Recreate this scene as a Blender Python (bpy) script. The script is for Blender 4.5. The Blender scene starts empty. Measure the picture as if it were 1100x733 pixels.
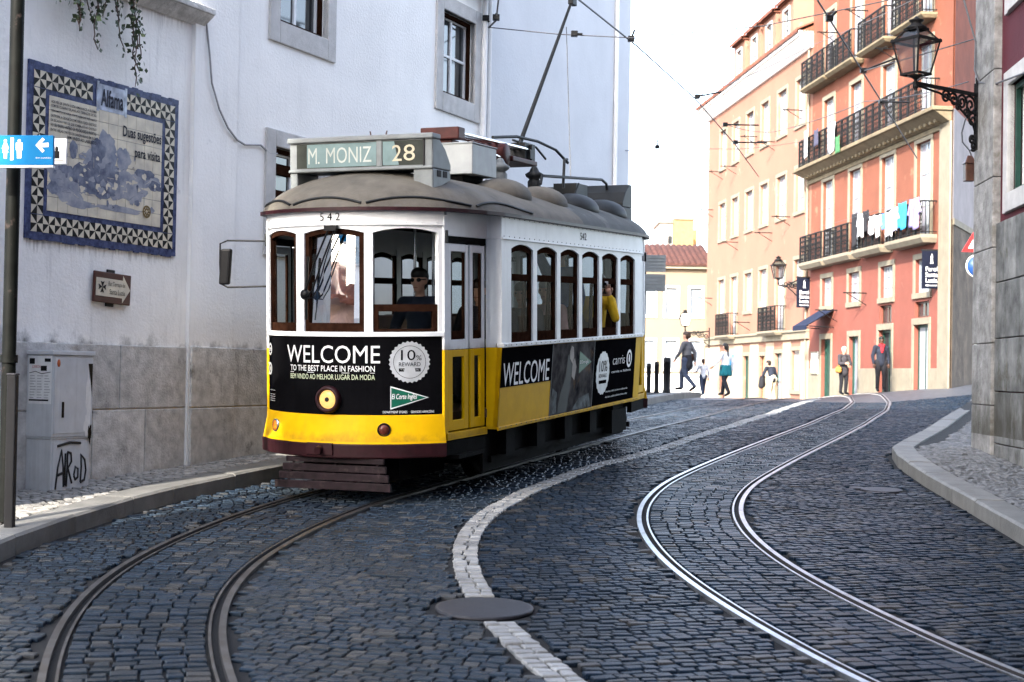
import bpy, bmesh, math, random
import numpy as np
from mathutils import Vector, Matrix
random.seed(7); RNG = np.random.default_rng(7)
S = bpy.context.scene
COL = S.collection
R = math.radians
# ------------------------------------------------------------------ camera
F, CX, CY, EYE, HZ = 1600., 550., 366.5, 1.55, 400.      # focal length in photo pixels, image centre, eye height, horizon row
_p = math.atan((HZ - CY) / F); _r = R(1.0)
FW = Vector((0, math.cos(_p), math.sin(_p))); UP0 = Vector((1, 0, 0)).cross(FW)
RT = Vector((1, 0, 0)) * math.cos(_r) + UP0 * math.sin(_r)
UP = UP0 * math.cos(_r) - Vector((1, 0, 0)) * math.sin(_r)
CAM = Vector((0, 0, EYE))
cam = bpy.data.cameras.new('camera'); cam.sensor_width = 36; cam.lens = F / 1100 * 36
cam.clip_end = 2000; cam.clip_start = .1
cam.dof.use_dof = True; cam.dof.focus_distance = 15.0; cam.dof.aperture_fstop = 4.0
co = bpy.data.objects.new('camera', cam); COL.objects.link(co); S.camera = co
co.matrix_world = Matrix(((RT.x, UP.x, -FW.x, CAM.x), (RT.y, UP.y, -FW.y, CAM.y), (RT.z, UP.z, -FW.z, CAM.z), (0, 0, 0, 1)))
# ------------------------------------------------------------------ sky, sun, exposure
SUN_EL, SUN_ROT = R(30), math.atan2(-.45, -.893)
W = bpy.data.worlds.new('World'); S.world = W; W.use_nodes = True
sk = W.node_tree.nodes.new('ShaderNodeTexSky'); sk.sky_type = 'NISHITA'; sk.sun_disc = False
sk.sun_elevation = SUN_EL; sk.sun_rotation = SUN_ROT; sk.dust_density = 3.0; sk.air_density = 1.0; sk.ozone_density = 1.5
_hs = W.node_tree.nodes.new('ShaderNodeHueSaturation'); _hs.inputs['Saturation'].default_value = .72     # a hazy, paler sky
W.node_tree.links.new(sk.outputs[0], _hs.inputs['Color']); W.node_tree.links.new(_hs.outputs[0], W.node_tree.nodes['Background'].inputs[0])
W.node_tree.nodes['Background'].inputs[1].default_value = .15
sl = bpy.data.lights.new('sun', 'SUN'); sl.energy = 2.0; sl.angle = R(.6); sl.color = (1, .93, .82)
so = bpy.data.objects.new('sun', sl); COL.objects.link(so)
_sd = Vector((math.sin(SUN_ROT) * math.cos(SUN_EL), math.cos(SUN_ROT) * math.cos(SUN_EL), math.sin(SUN_EL)))
so.rotation_euler = _sd.to_track_quat('Z', 'Y').to_euler(); so.location = (0, 0, 60)
S.view_settings.view_transform = 'Standard'; S.view_settings.look = 'None'; S.view_settings.gamma = 1
S.view_settings.use_curve_mapping = False
S.view_settings.exposure = 2.85
try:
    S.cycles.use_denoising = True
    S.cycles.max_bounces = 8; S.cycles.transparent_max_bounces = 12
except Exception: pass

def ray(x, y):
    d = FW + RT * ((x - CX) / F) - UP * ((y - CY) / F); return d / d.y
def at(x, y, Y):                                         # the point seen at photo pixel x, y that stands Y metres ahead
    return CAM + ray(x, y) * Y
# ------------------------------------------------------------------ ground height
_KN = np.array([[-60, -.9], [-5, -.42], [0, -.28], [4, -.12], [7, 0.], [10, .16], [13, .31], [15.3, .42], [18, .55], [22, .72], [26, .83],
                [30, .9], [35, .96], [38, .975], [41, .965], [45, .90], [50, .75], [56, .5], [70, -.05], [90, -.7], [130, -1.5], [500, -2]])
_ys = np.arange(-60, 500, .1); _zs = np.interp(_ys, _KN[:, 0], _KN[:, 1])
_k = np.ones(21) / 21; _zs = np.convolve(np.pad(_zs, 10, mode='edge'), _k, 'valid')
def sstep(a, b, x):
    t = np.clip((x - a) / (b - a), 0, 1); return t * t * (3 - 2 * t)
def zg(x, y):
    return np.interp(y, _ys, _zs) + .11 * np.maximum(0, np.minimum(x, 16.) - 9.) * sstep(24, 36, np.asarray(y, float))
def zgf(x, y): return float(zg(x, y))
# ------------------------------------------------------------------ mesh builder
class MB:
    def __init__(s, M=None): s.v = []; s.f = []; s.m = []; s.sm = []; s.M = M
    def add(s, vs, fs, m=0, smooth=False):
        o = len(s.v)
        if s.M is not None: vs = [s.M @ Vector(v) for v in vs]
        s.v += [tuple(v) for v in vs]
        for f in fs: s.f.append([i + o for i in f]); s.m.append(m); s.sm.append(smooth)
        return s
    def box(s, x0, x1, y0, y1, z0, z1, m=0):
        return s.add([(x0, y0, z0), (x1, y0, z0), (x1, y1, z0), (x0, y1, z0), (x0, y0, z1), (x1, y0, z1), (x1, y1, z1), (x0, y1, z1)],
                     [(3, 2, 1, 0), (4, 5, 6, 7), (0, 1, 5, 4), (1, 2, 6, 5), (2, 3, 7, 6), (3, 0, 4, 7)], m)
    def hexa(s, b, t, m=0):                               # two quads, bottom and top, same winding
        return s.add(list(b) + list(t), [(3, 2, 1, 0), (4, 5, 6, 7), (0, 1, 5, 4), (1, 2, 6, 5), (2, 3, 7, 6), (3, 0, 4, 7)], m)
    def tube(s, pts, r, n=8, m=0, cap=True):
        pts = [Vector(p) for p in pts]; rs = r if isinstance(r, (list, tuple)) else [r] * len(pts)
        vs = []; fs = []; ref = None
        for i, p in enumerate(pts):
            t = (pts[min(i + 1, len(pts) - 1)] - pts[max(i - 1, 0)])
            t = t.normalized() if t.length > 1e-9 else Vector((0, 0, 1))
            if ref is None: ref = Vector((0, 0, 1)) if abs(t.z) < .9 else Vector((1, 0, 0))
            a = t.cross(ref).normalized(); b = a.cross(t); ref = b
            for k in range(n):
                an = 2 * math.pi * k / n; vs.append(p + (a * math.cos(an) + b * math.sin(an)) * rs[i])
        for i in range(len(pts) - 1):
            for k in range(n):
                fs.append((i * n + k, i * n + (k + 1) % n, (i + 1) * n + (k + 1) % n, (i + 1) * n + k))
        s.add(vs, fs, m, True)
        if cap:
            e = (len(pts) - 1) * n
            s.add(vs[:n], [tuple(range(n - 1, -1, -1))], m); s.add(vs[e:], [tuple(range(n))], m)
        return s
    def lathe(s, prof, n=16, c=(0, 0, 0), axis='Z', m=0, smooth=True):
        vs = []; fs = []
        for r, z in prof:
            for k in range(n):
                a = 2 * math.pi * k / n; p = (r * math.cos(a), r * math.sin(a), z)
                if axis == 'X': p = (p[2], p[0], p[1])
                if axis == 'Y': p = (p[0], -p[2], p[1])     # axis towards -y (outwards)
                vs.append((p[0] + c[0], p[1] + c[1], p[2] + c[2]))
        for i in range(len(prof) - 1):
            for k in range(n): fs.append((i * n + k, i * n + (k + 1) % n, (i + 1) * n + (k + 1) % n, (i + 1) * n + k))
        fs.append(tuple(range(n - 1, -1, -1))); e = (len(prof) - 1) * n; fs.append(tuple(range(e, e + n)))
        return s.add(vs, fs, m, smooth)
    def prism(s, poly, y0, y1, m=0):                       # polygon in x, z pushed from y0 to y1
        n = len(poly)
        vs = [(x, y0, z) for x, z in poly] + [(x, y1, z) for x, z in poly]
        fs = [tuple(range(n)), tuple(range(2 * n - 1, n - 1, -1))] + [(i, i + n, (i + 1) % n + n, (i + 1) % n) for i in range(n)]
        return s.add(vs, fs, m)
    def prismz(s, poly, z0, z1, m=0):                      # polygon in x, y pushed from z0 to z1
        n = len(poly)
        vs = [(x, y, z0) for x, y in poly] + [(x, y, z1) for x, y in poly]
        fs = [tuple(range(n - 1, -1, -1)), tuple(range(n, 2 * n))] + [(i, (i + 1) % n, (i + 1) % n + n, i + n) for i in range(n)]
        return s.add(vs, fs, m)
    def sphere(s, c, rx, ry=None, rz=None, n=12, k=8, m=0):
        ry = ry or rx; rz = rz or rx
        vs = []; fs = []
        for i in range(k + 1):
            t = math.pi * i / k
            for j in range(n):
                a = 2 * math.pi * j / n
                vs.append((c[0] + rx * math.sin(t) * math.cos(a), c[1] + ry * math.sin(t) * math.sin(a), c[2] + rz * math.cos(t)))
        for i in range(k):
            for j in range(n): fs.append((i * n + j, (i + 1) * n + j, (i + 1) * n + (j + 1) % n, i * n + (j + 1) % n))
        return s.add(vs, fs, m, True)
    def mesh(s, name):
        me = bpy.data.meshes.new(name); me.from_pydata(s.v, [], s.f)
        me.polygons.foreach_set('material_index', s.m); me.polygons.foreach_set('use_smooth', s.sm)
        me.update(); return me
def obj(name, mb, mats, parent=None, bevel=0, M=None, recalc=True):
    me = mb.mesh(name) if isinstance(mb, MB) else mb
    if isinstance(mb, MB) and recalc:
        bm = bmesh.new(); bm.from_mesh(me); bmesh.ops.recalc_face_normals(bm, faces=bm.faces); bm.to_mesh(me); bm.free()
    if not isinstance(mats, (list, tuple)): mats = [mats]
    for m in mats: me.materials.append(m)
    o = bpy.data.objects.new(name, me); COL.objects.link(o)
    if parent: o.parent = parent
    if M is not None: o.matrix_local = M
    if bevel:
        b = o.modifiers.new('bevel', 'BEVEL'); b.width = bevel; b.segments = 2; b.limit_method = 'ANGLE'; b.angle_limit = R(40)
    return o
def tag(o, label=None, cat=None, group=None, kind=None):
    if label: o['label'] = label
    if cat: o['category'] = cat
    if group: o['group'] = group
    if kind: o['kind'] = kind
    return o
def empty(name, M, label=None, cat=None, group=None):
    o = bpy.data.objects.new(name, None); COL.objects.link(o); o.empty_display_size = .2
    o.matrix_world = M if isinstance(M, Matrix) else Matrix.Translation(M)
    return tag(o, label, cat, group)
def frame(org, xd):                                        # local x along xd (level), z up, y into the wall behind
    x = Vector((xd[0], xd[1], 0)).normalized(); y = Vector((0, 0, 1)).cross(x); o = Vector(org)
    return Matrix(((x.x, y.x, 0, o.x), (x.y, y.y, 0, o.y), (0, 0, 1, o.z), (0, 0, 0, 1)))
def copy_tree(o, parent=None):
    c = o.copy(); COL.objects.link(c)
    if parent: c.parent = parent
    for ch in list(o.children): copy_tree(ch, c)
    return c
def text_mesh(s, size=1., extrude=.002, align='CENTER', sx=1., font_shear=0., bold=0.):
    cu = bpy.data.curves.new('text', 'FONT'); cu.body = s; cu.size = size; cu.extrude = extrude; cu.align_x = align
    cu.shear = font_shear; cu.offset = bold; cu.resolution_u = 3
    o = bpy.data.objects.new('text', cu); COL.objects.link(o)
    dg = bpy.context.evaluated_depsgraph_get(); me = bpy.data.meshes.new_from_object(o.evaluated_get(dg))
    bpy.data.objects.remove(o); bpy.data.curves.remove(cu)
    if sx != 1.:
        for v in me.vertices: v.co.x *= sx
    return me
def fit_text(s, x0, x1, z0, z1, y=-.003, ex=.0015, bold=0., shear=0.):
    """letters filling the box x0..x1, z0..z1 on a wall plane, as a list for MB.add"""
    me = text_mesh(s, 1., 0, 'LEFT', 1., shear, bold)
    n = len(me.vertices); c = np.empty(n * 3); me.vertices.foreach_get('co', c); c = c.reshape(-1, 3)
    fs = [tuple(p.vertices) for p in me.polygons]; bpy.data.meshes.remove(me)
    if n == 0: return [], []
    lo, hi = c.min(0), c.max(0)
    vs = [(x0 + (p[0] - lo[0]) / max(hi[0] - lo[0], 1e-6) * (x1 - x0), y, z0 + (p[1] - lo[1]) / max(hi[1] - lo[1], 1e-6) * (z1 - z0)) for p in c]
    return vs, fs
# ------------------------------------------------------------------ materials
def nd(nt, t, **kw):
    n = nt.nodes.new(t)
    for k, v in kw.items():
        if k.startswith('i_'): n.inputs[int(k[2:]) if k[2:].isdigit() else k[2:].replace('_', ' ')].default_value = v
        else: setattr(n, k, v)
    return n
def mat(name, col, rough=.6, metal=0., var=.12, scale=6., bump=.0, bscale=None, spec=.3, col2=None, streak=0., streakcol=(.1, .09, .08), island=0., coat=0., detail=6, blotch=None):
    m = bpy.data.materials.new(name); m.use_nodes = True; nt = m.node_tree; L = nt.links.new
    b = nt.nodes['Principled BSDF']; b.inputs['Roughness'].default_value = rough; b.inputs['Metallic'].default_value = metal
    b.inputs['Specular IOR Level'].default_value = spec; b.inputs['Coat Weight'].default_value = coat
    tc = nd(nt, 'ShaderNodeTexCoord'); no = nd(nt, 'ShaderNodeTexNoise', i_2=scale, i_3=detail, i_4=.6); L(tc.outputs['Object'], no.inputs['Vector'])
    c1 = tuple(col) + (1,); c2 = tuple(col2) + (1,) if col2 else tuple(max(0, c * (1 - var * 2.2)) for c in col) + (1,)
    rp = nd(nt, 'ShaderNodeValToRGB'); rp.color_ramp.elements[0].position = .3; rp.color_ramp.elements[1].position = .68
    rp.color_ramp.elements[0].color = c2; rp.color_ramp.elements[1].color = c1
    L(no.outputs['Fac'], rp.inputs['Fac']); out = rp.outputs['Color']
    def mixer(fac, a, c, mode='MIX'):
        x = nd(nt, 'ShaderNodeMix', data_type='RGBA', blend_type=mode)
        if isinstance(fac, float): x.inputs[0].default_value = fac
        else: L(fac, x.inputs[0])
        L(a, x.inputs[6])
        if isinstance(c, tuple): x.inputs[7].default_value = c
        else: L(c, x.inputs[7])
        return x.outputs[2]
    if streak:
        mp = nd(nt, 'ShaderNodeMapping'); mp.inputs['Scale'].default_value = (7, 7, .55); L(tc.outputs['Object'], mp.inputs['Vector'])
        n2 = nd(nt, 'ShaderNodeTexNoise', i_2=1.3, i_3=7, i_4=.65); L(mp.outputs[0], n2.inputs['Vector'])
        r2 = nd(nt, 'ShaderNodeValToRGB'); r2.color_ramp.elements[0].position = .55; r2.color_ramp.elements[1].position = .8
        r2.color_ramp.elements[0].color = (0, 0, 0, 1); r2.color_ramp.elements[1].color = (streak,) * 3 + (1,)
        L(n2.outputs['Fac'], r2.inputs['Fac']); out = mixer(r2.outputs['Color'], out, tuple(streakcol) + (1,))
    if blotch:
        n3 = nd(nt, 'ShaderNodeTexNoise', i_2=blotch[1], i_3=8, i_4=.7); L(tc.outputs['Object'], n3.inputs['Vector'])
        r3 = nd(nt, 'ShaderNodeValToRGB'); r3.color_ramp.elements[0].position = blotch[2]; r3.color_ramp.elements[1].position = blotch[2] + .08
        r3.color_ramp.elements[0].color = (0, 0, 0, 1); r3.color_ramp.elements[1].color = (blotch[3],) * 3 + (1,)
        L(n3.outputs['Fac'], r3.inputs['Fac']); out = mixer(r3.outputs['Color'], out, tuple(blotch[0]) + (1,))
    if island:
        g = nd(nt, 'ShaderNodeNewGeometry'); mr = nd(nt, 'ShaderNodeMapRange'); mr.inputs[3].default_value = 1 - island; mr.inputs[4].default_value = 1 + island
        L(g.outputs['Random Per Island'], mr.inputs[0])
        hs = nd(nt, 'ShaderNodeHueSaturation'); L(mr.outputs[0], hs.inputs['Value']); L(out, hs.inputs['Color']); out = hs.outputs[0]
    L(out, b.inputs['Base Color'])
    if bump:
        n4 = nd(nt, 'ShaderNodeTexNoise', i_2=bscale or scale * 6, i_3=5, i_4=.6); L(tc.outputs['Object'], n4.inputs['Vector'])
        bp = nd(nt, 'ShaderNodeBump', i_0=1.0); bp.inputs['Distance'].default_value = bump
        L(n4.outputs['Fac'], bp.inputs['Height']); L(bp.outputs[0], b.inputs['Normal'])
    return m
def glass(name, boost=.06, k=1.3, tint=(.93, .96, .95), rough=.02):
    m = bpy.data.materials.new(name); m.use_nodes = True; nt = m.node_tree; nt.nodes.clear(); L = nt.links.new
    o = nd(nt, 'ShaderNodeOutputMaterial'); t = nd(nt, 'ShaderNodeBsdfTransparent'); t.inputs[0].default_value = tuple(tint) + (1,)
    g = nd(nt, 'ShaderNodeBsdfGlossy'); g.inputs['Roughness'].default_value = rough; g.inputs['Color'].default_value = (1, 1, 1, 1)
    fr = nd(nt, 'ShaderNodeFresnel'); fr.inputs[0].default_value = 1.5
    ma = nd(nt, 'ShaderNodeMath', operation='MULTIPLY_ADD', use_clamp=True); ma.inputs[1].default_value = k; ma.inputs[2].default_value = boost
    ge = nd(nt, 'ShaderNodeNewGeometry'); sb = nd(nt, 'ShaderNodeMath', operation='SUBTRACT'); sb.inputs[0].default_value = 1.; L(ge.outputs['Backfacing'], sb.inputs[1]); mu = nd(nt, 'ShaderNodeMath', operation='MULTIPLY'); L(ma.outputs[0], mu.inputs[0]); L(sb.outputs[0], mu.inputs[1])   # only the outer face of the pane mirrors
    mx = nd(nt, 'ShaderNodeMixShader'); L(fr.outputs[0], ma.inputs[0]); L(mu.outputs[0], mx.inputs[0]); L(t.outputs[0], mx.inputs[1]); L(g.outputs[0], mx.inputs[2])
    tc = nd(nt, 'ShaderNodeTexCoord'); n4 = nd(nt, 'ShaderNodeTexNoise', i_2=2.5, i_3=2); L(tc.outputs['Object'], n4.inputs['Vector'])
    bp = nd(nt, 'ShaderNodeBump', i_0=.25); bp.inputs['Distance'].default_value = .01; L(n4.outputs[0], bp.inputs['Height']); L(bp.outputs[0], g.inputs['Normal'])
    L(mx.outputs[0], o.inputs[0]); return m
M = {}
M['sett'] = mat('basalt_setts', (0.009, 0.018, 0.034), .40, var=.42, scale=55, bump=.007, bscale=70, spec=.25, island=.5, blotch=((.008, .010, .013), .9, .52, .65))
def odd_stones(m, col, share):
    nt = m.node_tree; L = nt.links.new; b = nt.nodes['Principled BSDF']; src = b.inputs['Base Color'].links[0].from_socket
    g = nd(nt, 'ShaderNodeNewGeometry'); mu = nd(nt, 'ShaderNodeMath', operation='MULTIPLY'); mu.inputs[1].default_value = 37.3; L(g.outputs['Random Per Island'], mu.inputs[0]); fr = nd(nt, 'ShaderNodeMath', operation='FRACT'); L(mu.outputs[0], fr.inputs[0])
    gt = nd(nt, 'ShaderNodeMath', operation='GREATER_THAN'); gt.inputs[1].default_value = 1 - share; L(fr.outputs[0], gt.inputs[0])
    mx = nd(nt, 'ShaderNodeMix', data_type='RGBA'); L(gt.outputs[0], mx.inputs[0]); L(src, mx.inputs[6]); mx.inputs[7].default_value = tuple(col) + (1,); L(mx.outputs[2], b.inputs['Base Color'])
odd_stones(M['sett'], (.035, .033, .032), .12)
M['sett'].node_tree.nodes['Principled BSDF'].inputs['Specular Tint'].default_value = (.62, .82, 1, 1)
M['sett_white'] = mat('limestone_setts', (.27, .27, .265), .5, var=.15, scale=9, bump=.006, bscale=50, island=.2, blotch=((.09, .09, .095), 2.5, .54, .6))
M['joint'] = mat('joint_sand', (.012, .012, .013), .9, var=.2, scale=20, bump=.008)
M['calcada'] = mat('pavement_setts', (.29, .28, .262), .55, var=.18, scale=8, bump=.004, bscale=60, island=.28)
M['kerb'] = mat('kerb_stone', (.175, .172, .162), .6, var=.18, scale=4, bump=.006, bscale=40, island=.12, blotch=((.12, .11, .09), 2.5, .58, .6))
M['steel'] = mat('rail_steel', (.52, .54, .57), .34, metal=.9, var=.15, scale=5, blotch=((.16, .14, .13), 4., .56, .6))
M['steel_dull'] = mat('dull_rail_steel', (.12, .115, .115), .42, metal=.75, var=.25, scale=6, blotch=((.06, .05, .045), 4., .5, .8))
M['groove'] = mat('rail_groove', (.025, .022, .022), .8)
M['iron'] = mat('cast_iron', (.035, .035, .042), .5, metal=.4, var=.2, scale=30, bump=.003, bscale=90)
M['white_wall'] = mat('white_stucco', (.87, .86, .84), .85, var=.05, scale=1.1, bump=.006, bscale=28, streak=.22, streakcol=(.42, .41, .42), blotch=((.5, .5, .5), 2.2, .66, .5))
M['garden_wall'] = mat('weathered_stucco', (.88, .87, .845), .85, var=.07, scale=1.6, bump=.008, bscale=26, streak=.55, streakcol=(.3, .3, .3), blotch=((.38, .37, .36), 2.6, .63, .65))
M['garden_wall_bare'] = M['garden_wall'].copy()
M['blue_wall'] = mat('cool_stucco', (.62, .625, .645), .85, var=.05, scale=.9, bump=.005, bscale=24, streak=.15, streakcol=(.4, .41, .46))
M['plinth'] = mat('plinth_limestone', (.62, .61, .59), .85, var=.2, scale=9, bump=.012, bscale=40, streak=.6, streakcol=(.16, .15, .14), island=.13, blotch=((.09, .085, .075), 2.4, .6, .75))
M['stone'] = mat('frame_stone', (.52, .51, .50), .75, var=.12, scale=5, bump=.006, bscale=45, island=.06, streak=.3, streakcol=(.25, .24, .23))
M['stone_dark'] = mat('base_ashlar', (.22, .222, .215), .8, var=.35, scale=3, bump=.012, bscale=30, streak=.85, streakcol=(.10, .095, .075), island=.22, blotch=((.06, .055, .04), 1.7, .54, .85))
M['maroon'] = mat('maroon_stucco', (.085, .012, .021), .8, var=.1, scale=2, bump=.005, bscale=30, streak=.3, streakcol=(.04, .008, .012))
M['orange'] = mat('orange_stucco', (0.189, 0.066, 0.039), .85, var=.09, scale=.9, bump=.006, bscale=16, streak=.35, streakcol=(.20, .055, .03), blotch=((.36, .17, .10), 1.1, .58, .6))
M['pink'] = mat('salmon_stucco', (0.207, 0.066, 0.047), .85, var=.09, scale=1.1, bump=.006, bscale=16, streak=.3, streakcol=(.21, .07, .05), blotch=((.34, .18, .13), 1.5, .6, .6))
M['peach'] = mat('peach_stucco', (0.269, 0.131, 0.091), .85, var=.06, scale=.7, bump=.005, bscale=14, streak=.35, streakcol=(.27, .13, .09), blotch=((.45, .28, .20), .8, .6, .7))
M['cream'] = mat('cream_stucco', (0.189, 0.151, 0.111), .85, var=.05, scale=.8, bump=.004, bscale=14, streak=.2, streakcol=(.2, .15, .1))
M['trim'] = mat('cream_stone', (0.234, 0.203, 0.151), .75, var=.1, scale=3, bump=.005, bscale=30, streak=.4, streakcol=(.40, .33, .22))
M['trim_old'] = mat('mossy_stone', (0.202, 0.161, 0.101), .8, var=.18, scale=2.5, bump=.02, bscale=12, blotch=((.15, .12, .08), 2.2, .56, .7))
M['tile'] = mat('roof_tile', (0.189, 0.063, 0.035), .8, var=.25, scale=2.5, bump=.01, bscale=30, island=.15)
M['tile_dark'] = mat('dark_roof_tile', (0.070, 0.027, 0.021), .8, var=.25, scale=3, bump=.01, bscale=30)
M['shutter'] = mat('white_shutter', (0.282, 0.296, 0.309), .5, var=.04, scale=3)
M['green_door'] = mat('dark_green_paint', (.02, .065, .05), .45, var=.2, scale=5)
M['dark_wood'] = mat('brown_wood', (.085, .035, .022), .4, var=.25, scale=12, bump=.002, bscale=60, spec=.5)
M['dark_hole'] = mat('dark_interior', (.02, .018, .018), .8)
M['iron_rail'] = mat('wrought_iron', (.010, .010, .011), .6, metal=.1, spec=.15)
M['black'] = mat('black_paint', (.006, .006, .007), .4, spec=.15, var=.2, scale=5)
M['t_yellow'] = mat('tram_yellow', (.66, .38, .003), .45, var=.07, scale=5, spec=.06, bump=.0015, bscale=9, streak=.25, streakcol=(.36, .22, .03), blotch=((.3, .2, .05), 5., .7, .6))
M['t_white'] = mat('tram_white', (.72, .73, .74), .42, var=.06, scale=4, bump=.001, bscale=8, streak=.3, streakcol=(.36, .35, .34), blotch=((.4, .38, .36), 6., .68, .6))
M['t_black'] = mat('advert_black', (.005, .005, .006), .5, var=.2, scale=3, spec=0.)
M['t_maroon'] = mat('tram_maroon', (.028, .006, .009), .5, spec=.2, var=.25, scale=8, blotch=((.02, .015, .015), 6., .6, .6))
M['t_roof'] = mat('roof_canvas', (.112, .10, .082), .8, var=.2, scale=3.5, bump=.004, bscale=40, blotch=((.10, .095, .09), 2.2, .55, .65), streak=.2)
M['t_grey'] = mat('roof_grey_paint', (.15, .165, .17), .5, var=.15, scale=6, blotch=((.13, .14, .14), 5., .58, .7), streak=.35, streakcol=(.15, .15, .15))
M['t_dark'] = mat('dark_grey_paint', (.018, .02, .022), .55, spec=.15, var=.25, scale=5)
M['t_wood'] = mat('varnished_sash', (.030, .013, .008), .45, var=.28, scale=14, bump=.0015, bscale=70, spec=0.)
M['t_under'] = mat('underframe_shade_black', (.006, .0055, .0055), .85, spec=.05, var=.3, scale=8, bump=.004)  # near black: the shade under the tram is put into this colour
M['silver'] = mat('silver_print', (.62, .64, .66), .35, metal=.35, var=.1, scale=8)
M['white_print'] = mat('white_print', (.80, .80, .80), .5, var=.03)
M['green_print'] = mat('green_print', (0.003, 0.102, 0.060), .4, var=.08)
M['lime_print'] = mat('lime_print', (.55, .62, .42), .5, var=.03)
M['amber'] = mat('amber_lens', (.75, .22, .02), .15, var=.2, scale=30)
M['red_lens'] = mat('smoked_lens', (.12, .03, .02), .12, var=.2, scale=30)
M['chrome'] = mat('chrome', (.6, .6, .6), .15, metal=1., var=.1)
M['blue_sign'] = mat('blue_sign', (.002, .15, .36), .5, spec=.1, var=.04)
M['navy'] = mat('navy_sign', (.005, .007, .018), .6, spec=.1, var=.1)
M['cabinet'] = mat('cabinet_grey', (.56, .58, .60), .5, var=.08, scale=5, bump=.001, bscale=12, streak=.4, streakcol=(.2, .2, .2), blotch=((.3, .3, .3), 9., .68, .6))
M['paper'] = mat('poster_paper', (.75, .75, .74), .8, var=.08, scale=14)
M['graffiti'] = mat('graffiti_ink', (.01, .01, .012), .5)
M['azul'] = mat('cobalt_tile', (.012, .018, .06), .35, var=.4, scale=22, spec=.12, col2=(.075, .095, .20))
M['tile_cream'] = mat('cream_tile', (.66, .60, .47), .4, var=.1, scale=5, spec=.12, col2=(.42, .38, .32))
M['tile_black'] = mat('black_tile', (.008, .008, .009), .4, spec=.1)
M['tile_blue'] = mat('blue_wash', (.15, .17, .235), .3, var=.5, scale=9, col2=(.36, .36, .38), spec=.12)
M['tile_blue_dark'] = mat('blue_wash_dark', (.06, .07, .12), .3, var=.5, scale=13, col2=(.22, .24, .30), spec=.12)
M['leaf'] = mat('ivy_leaf', (.035, .055, .02), .5, var=.4, scale=30, col2=(.015, .025, .012), island=.4)
M['cable'] = mat('cable', (.10, .10, .11), .6)
M['cable_grey'] = mat('painted_cable', (.30, .30, .31), .6)
M['lampglass'] = mat('frosted_glass', (.33, .335, .34), .2, var=.06, scale=6, coat=.3)
M['lampglass'] = glass('lantern_pane', .08, .5, (.62, .63, .64), .15)
M['lampglass_white'] = mat('reflecting_white_glass', (.86, .86, .84), .2, var=.03, coat=.3)  # the reflected brightness is put into the white of the glass
M['skin'] = mat('skin', (.52, .29, .20), .5, var=.08, scale=20)
M['skin_dark'] = mat('dark_skin', (.075, .035, .022), .45, var=.1, scale=20)
M['hair'] = mat('brown_hair', (.05, .026, .016), .5, var=.3, scale=40)
M['hair_black'] = mat('black_hair', (.012, .010, .009), .5, var=.3, scale=40)
M['hair_grey'] = mat('grey_hair', (.42, .40, .37), .6, var=.2, scale=40)
M['leaf_yellow'] = mat('dry_leaf', (.5, .33, .05), .6)
M['clear'] = glass('window_glass', .03, 1.0)
M['windscreen'] = glass('windscreen_glass', .6, 1.0, (.6, .65, .65), .01)
M['side_glass'] = glass('dusty_glass', .0, .06, (.86, .88, .87), .03)
M['house_glass'] = mat('house_pane', (.04, .045, .05), .06, var=.3, scale=2, spec=.9)
M['pane_white'] = mat('curtain_sky_pane', (0.227, 0.265, 0.302), .18, var=.10, scale=1.6, spec=.7, coat=.6, col2=(.2, .25, .32))  # curtain white and reflected sky both put into the pane colour
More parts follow.
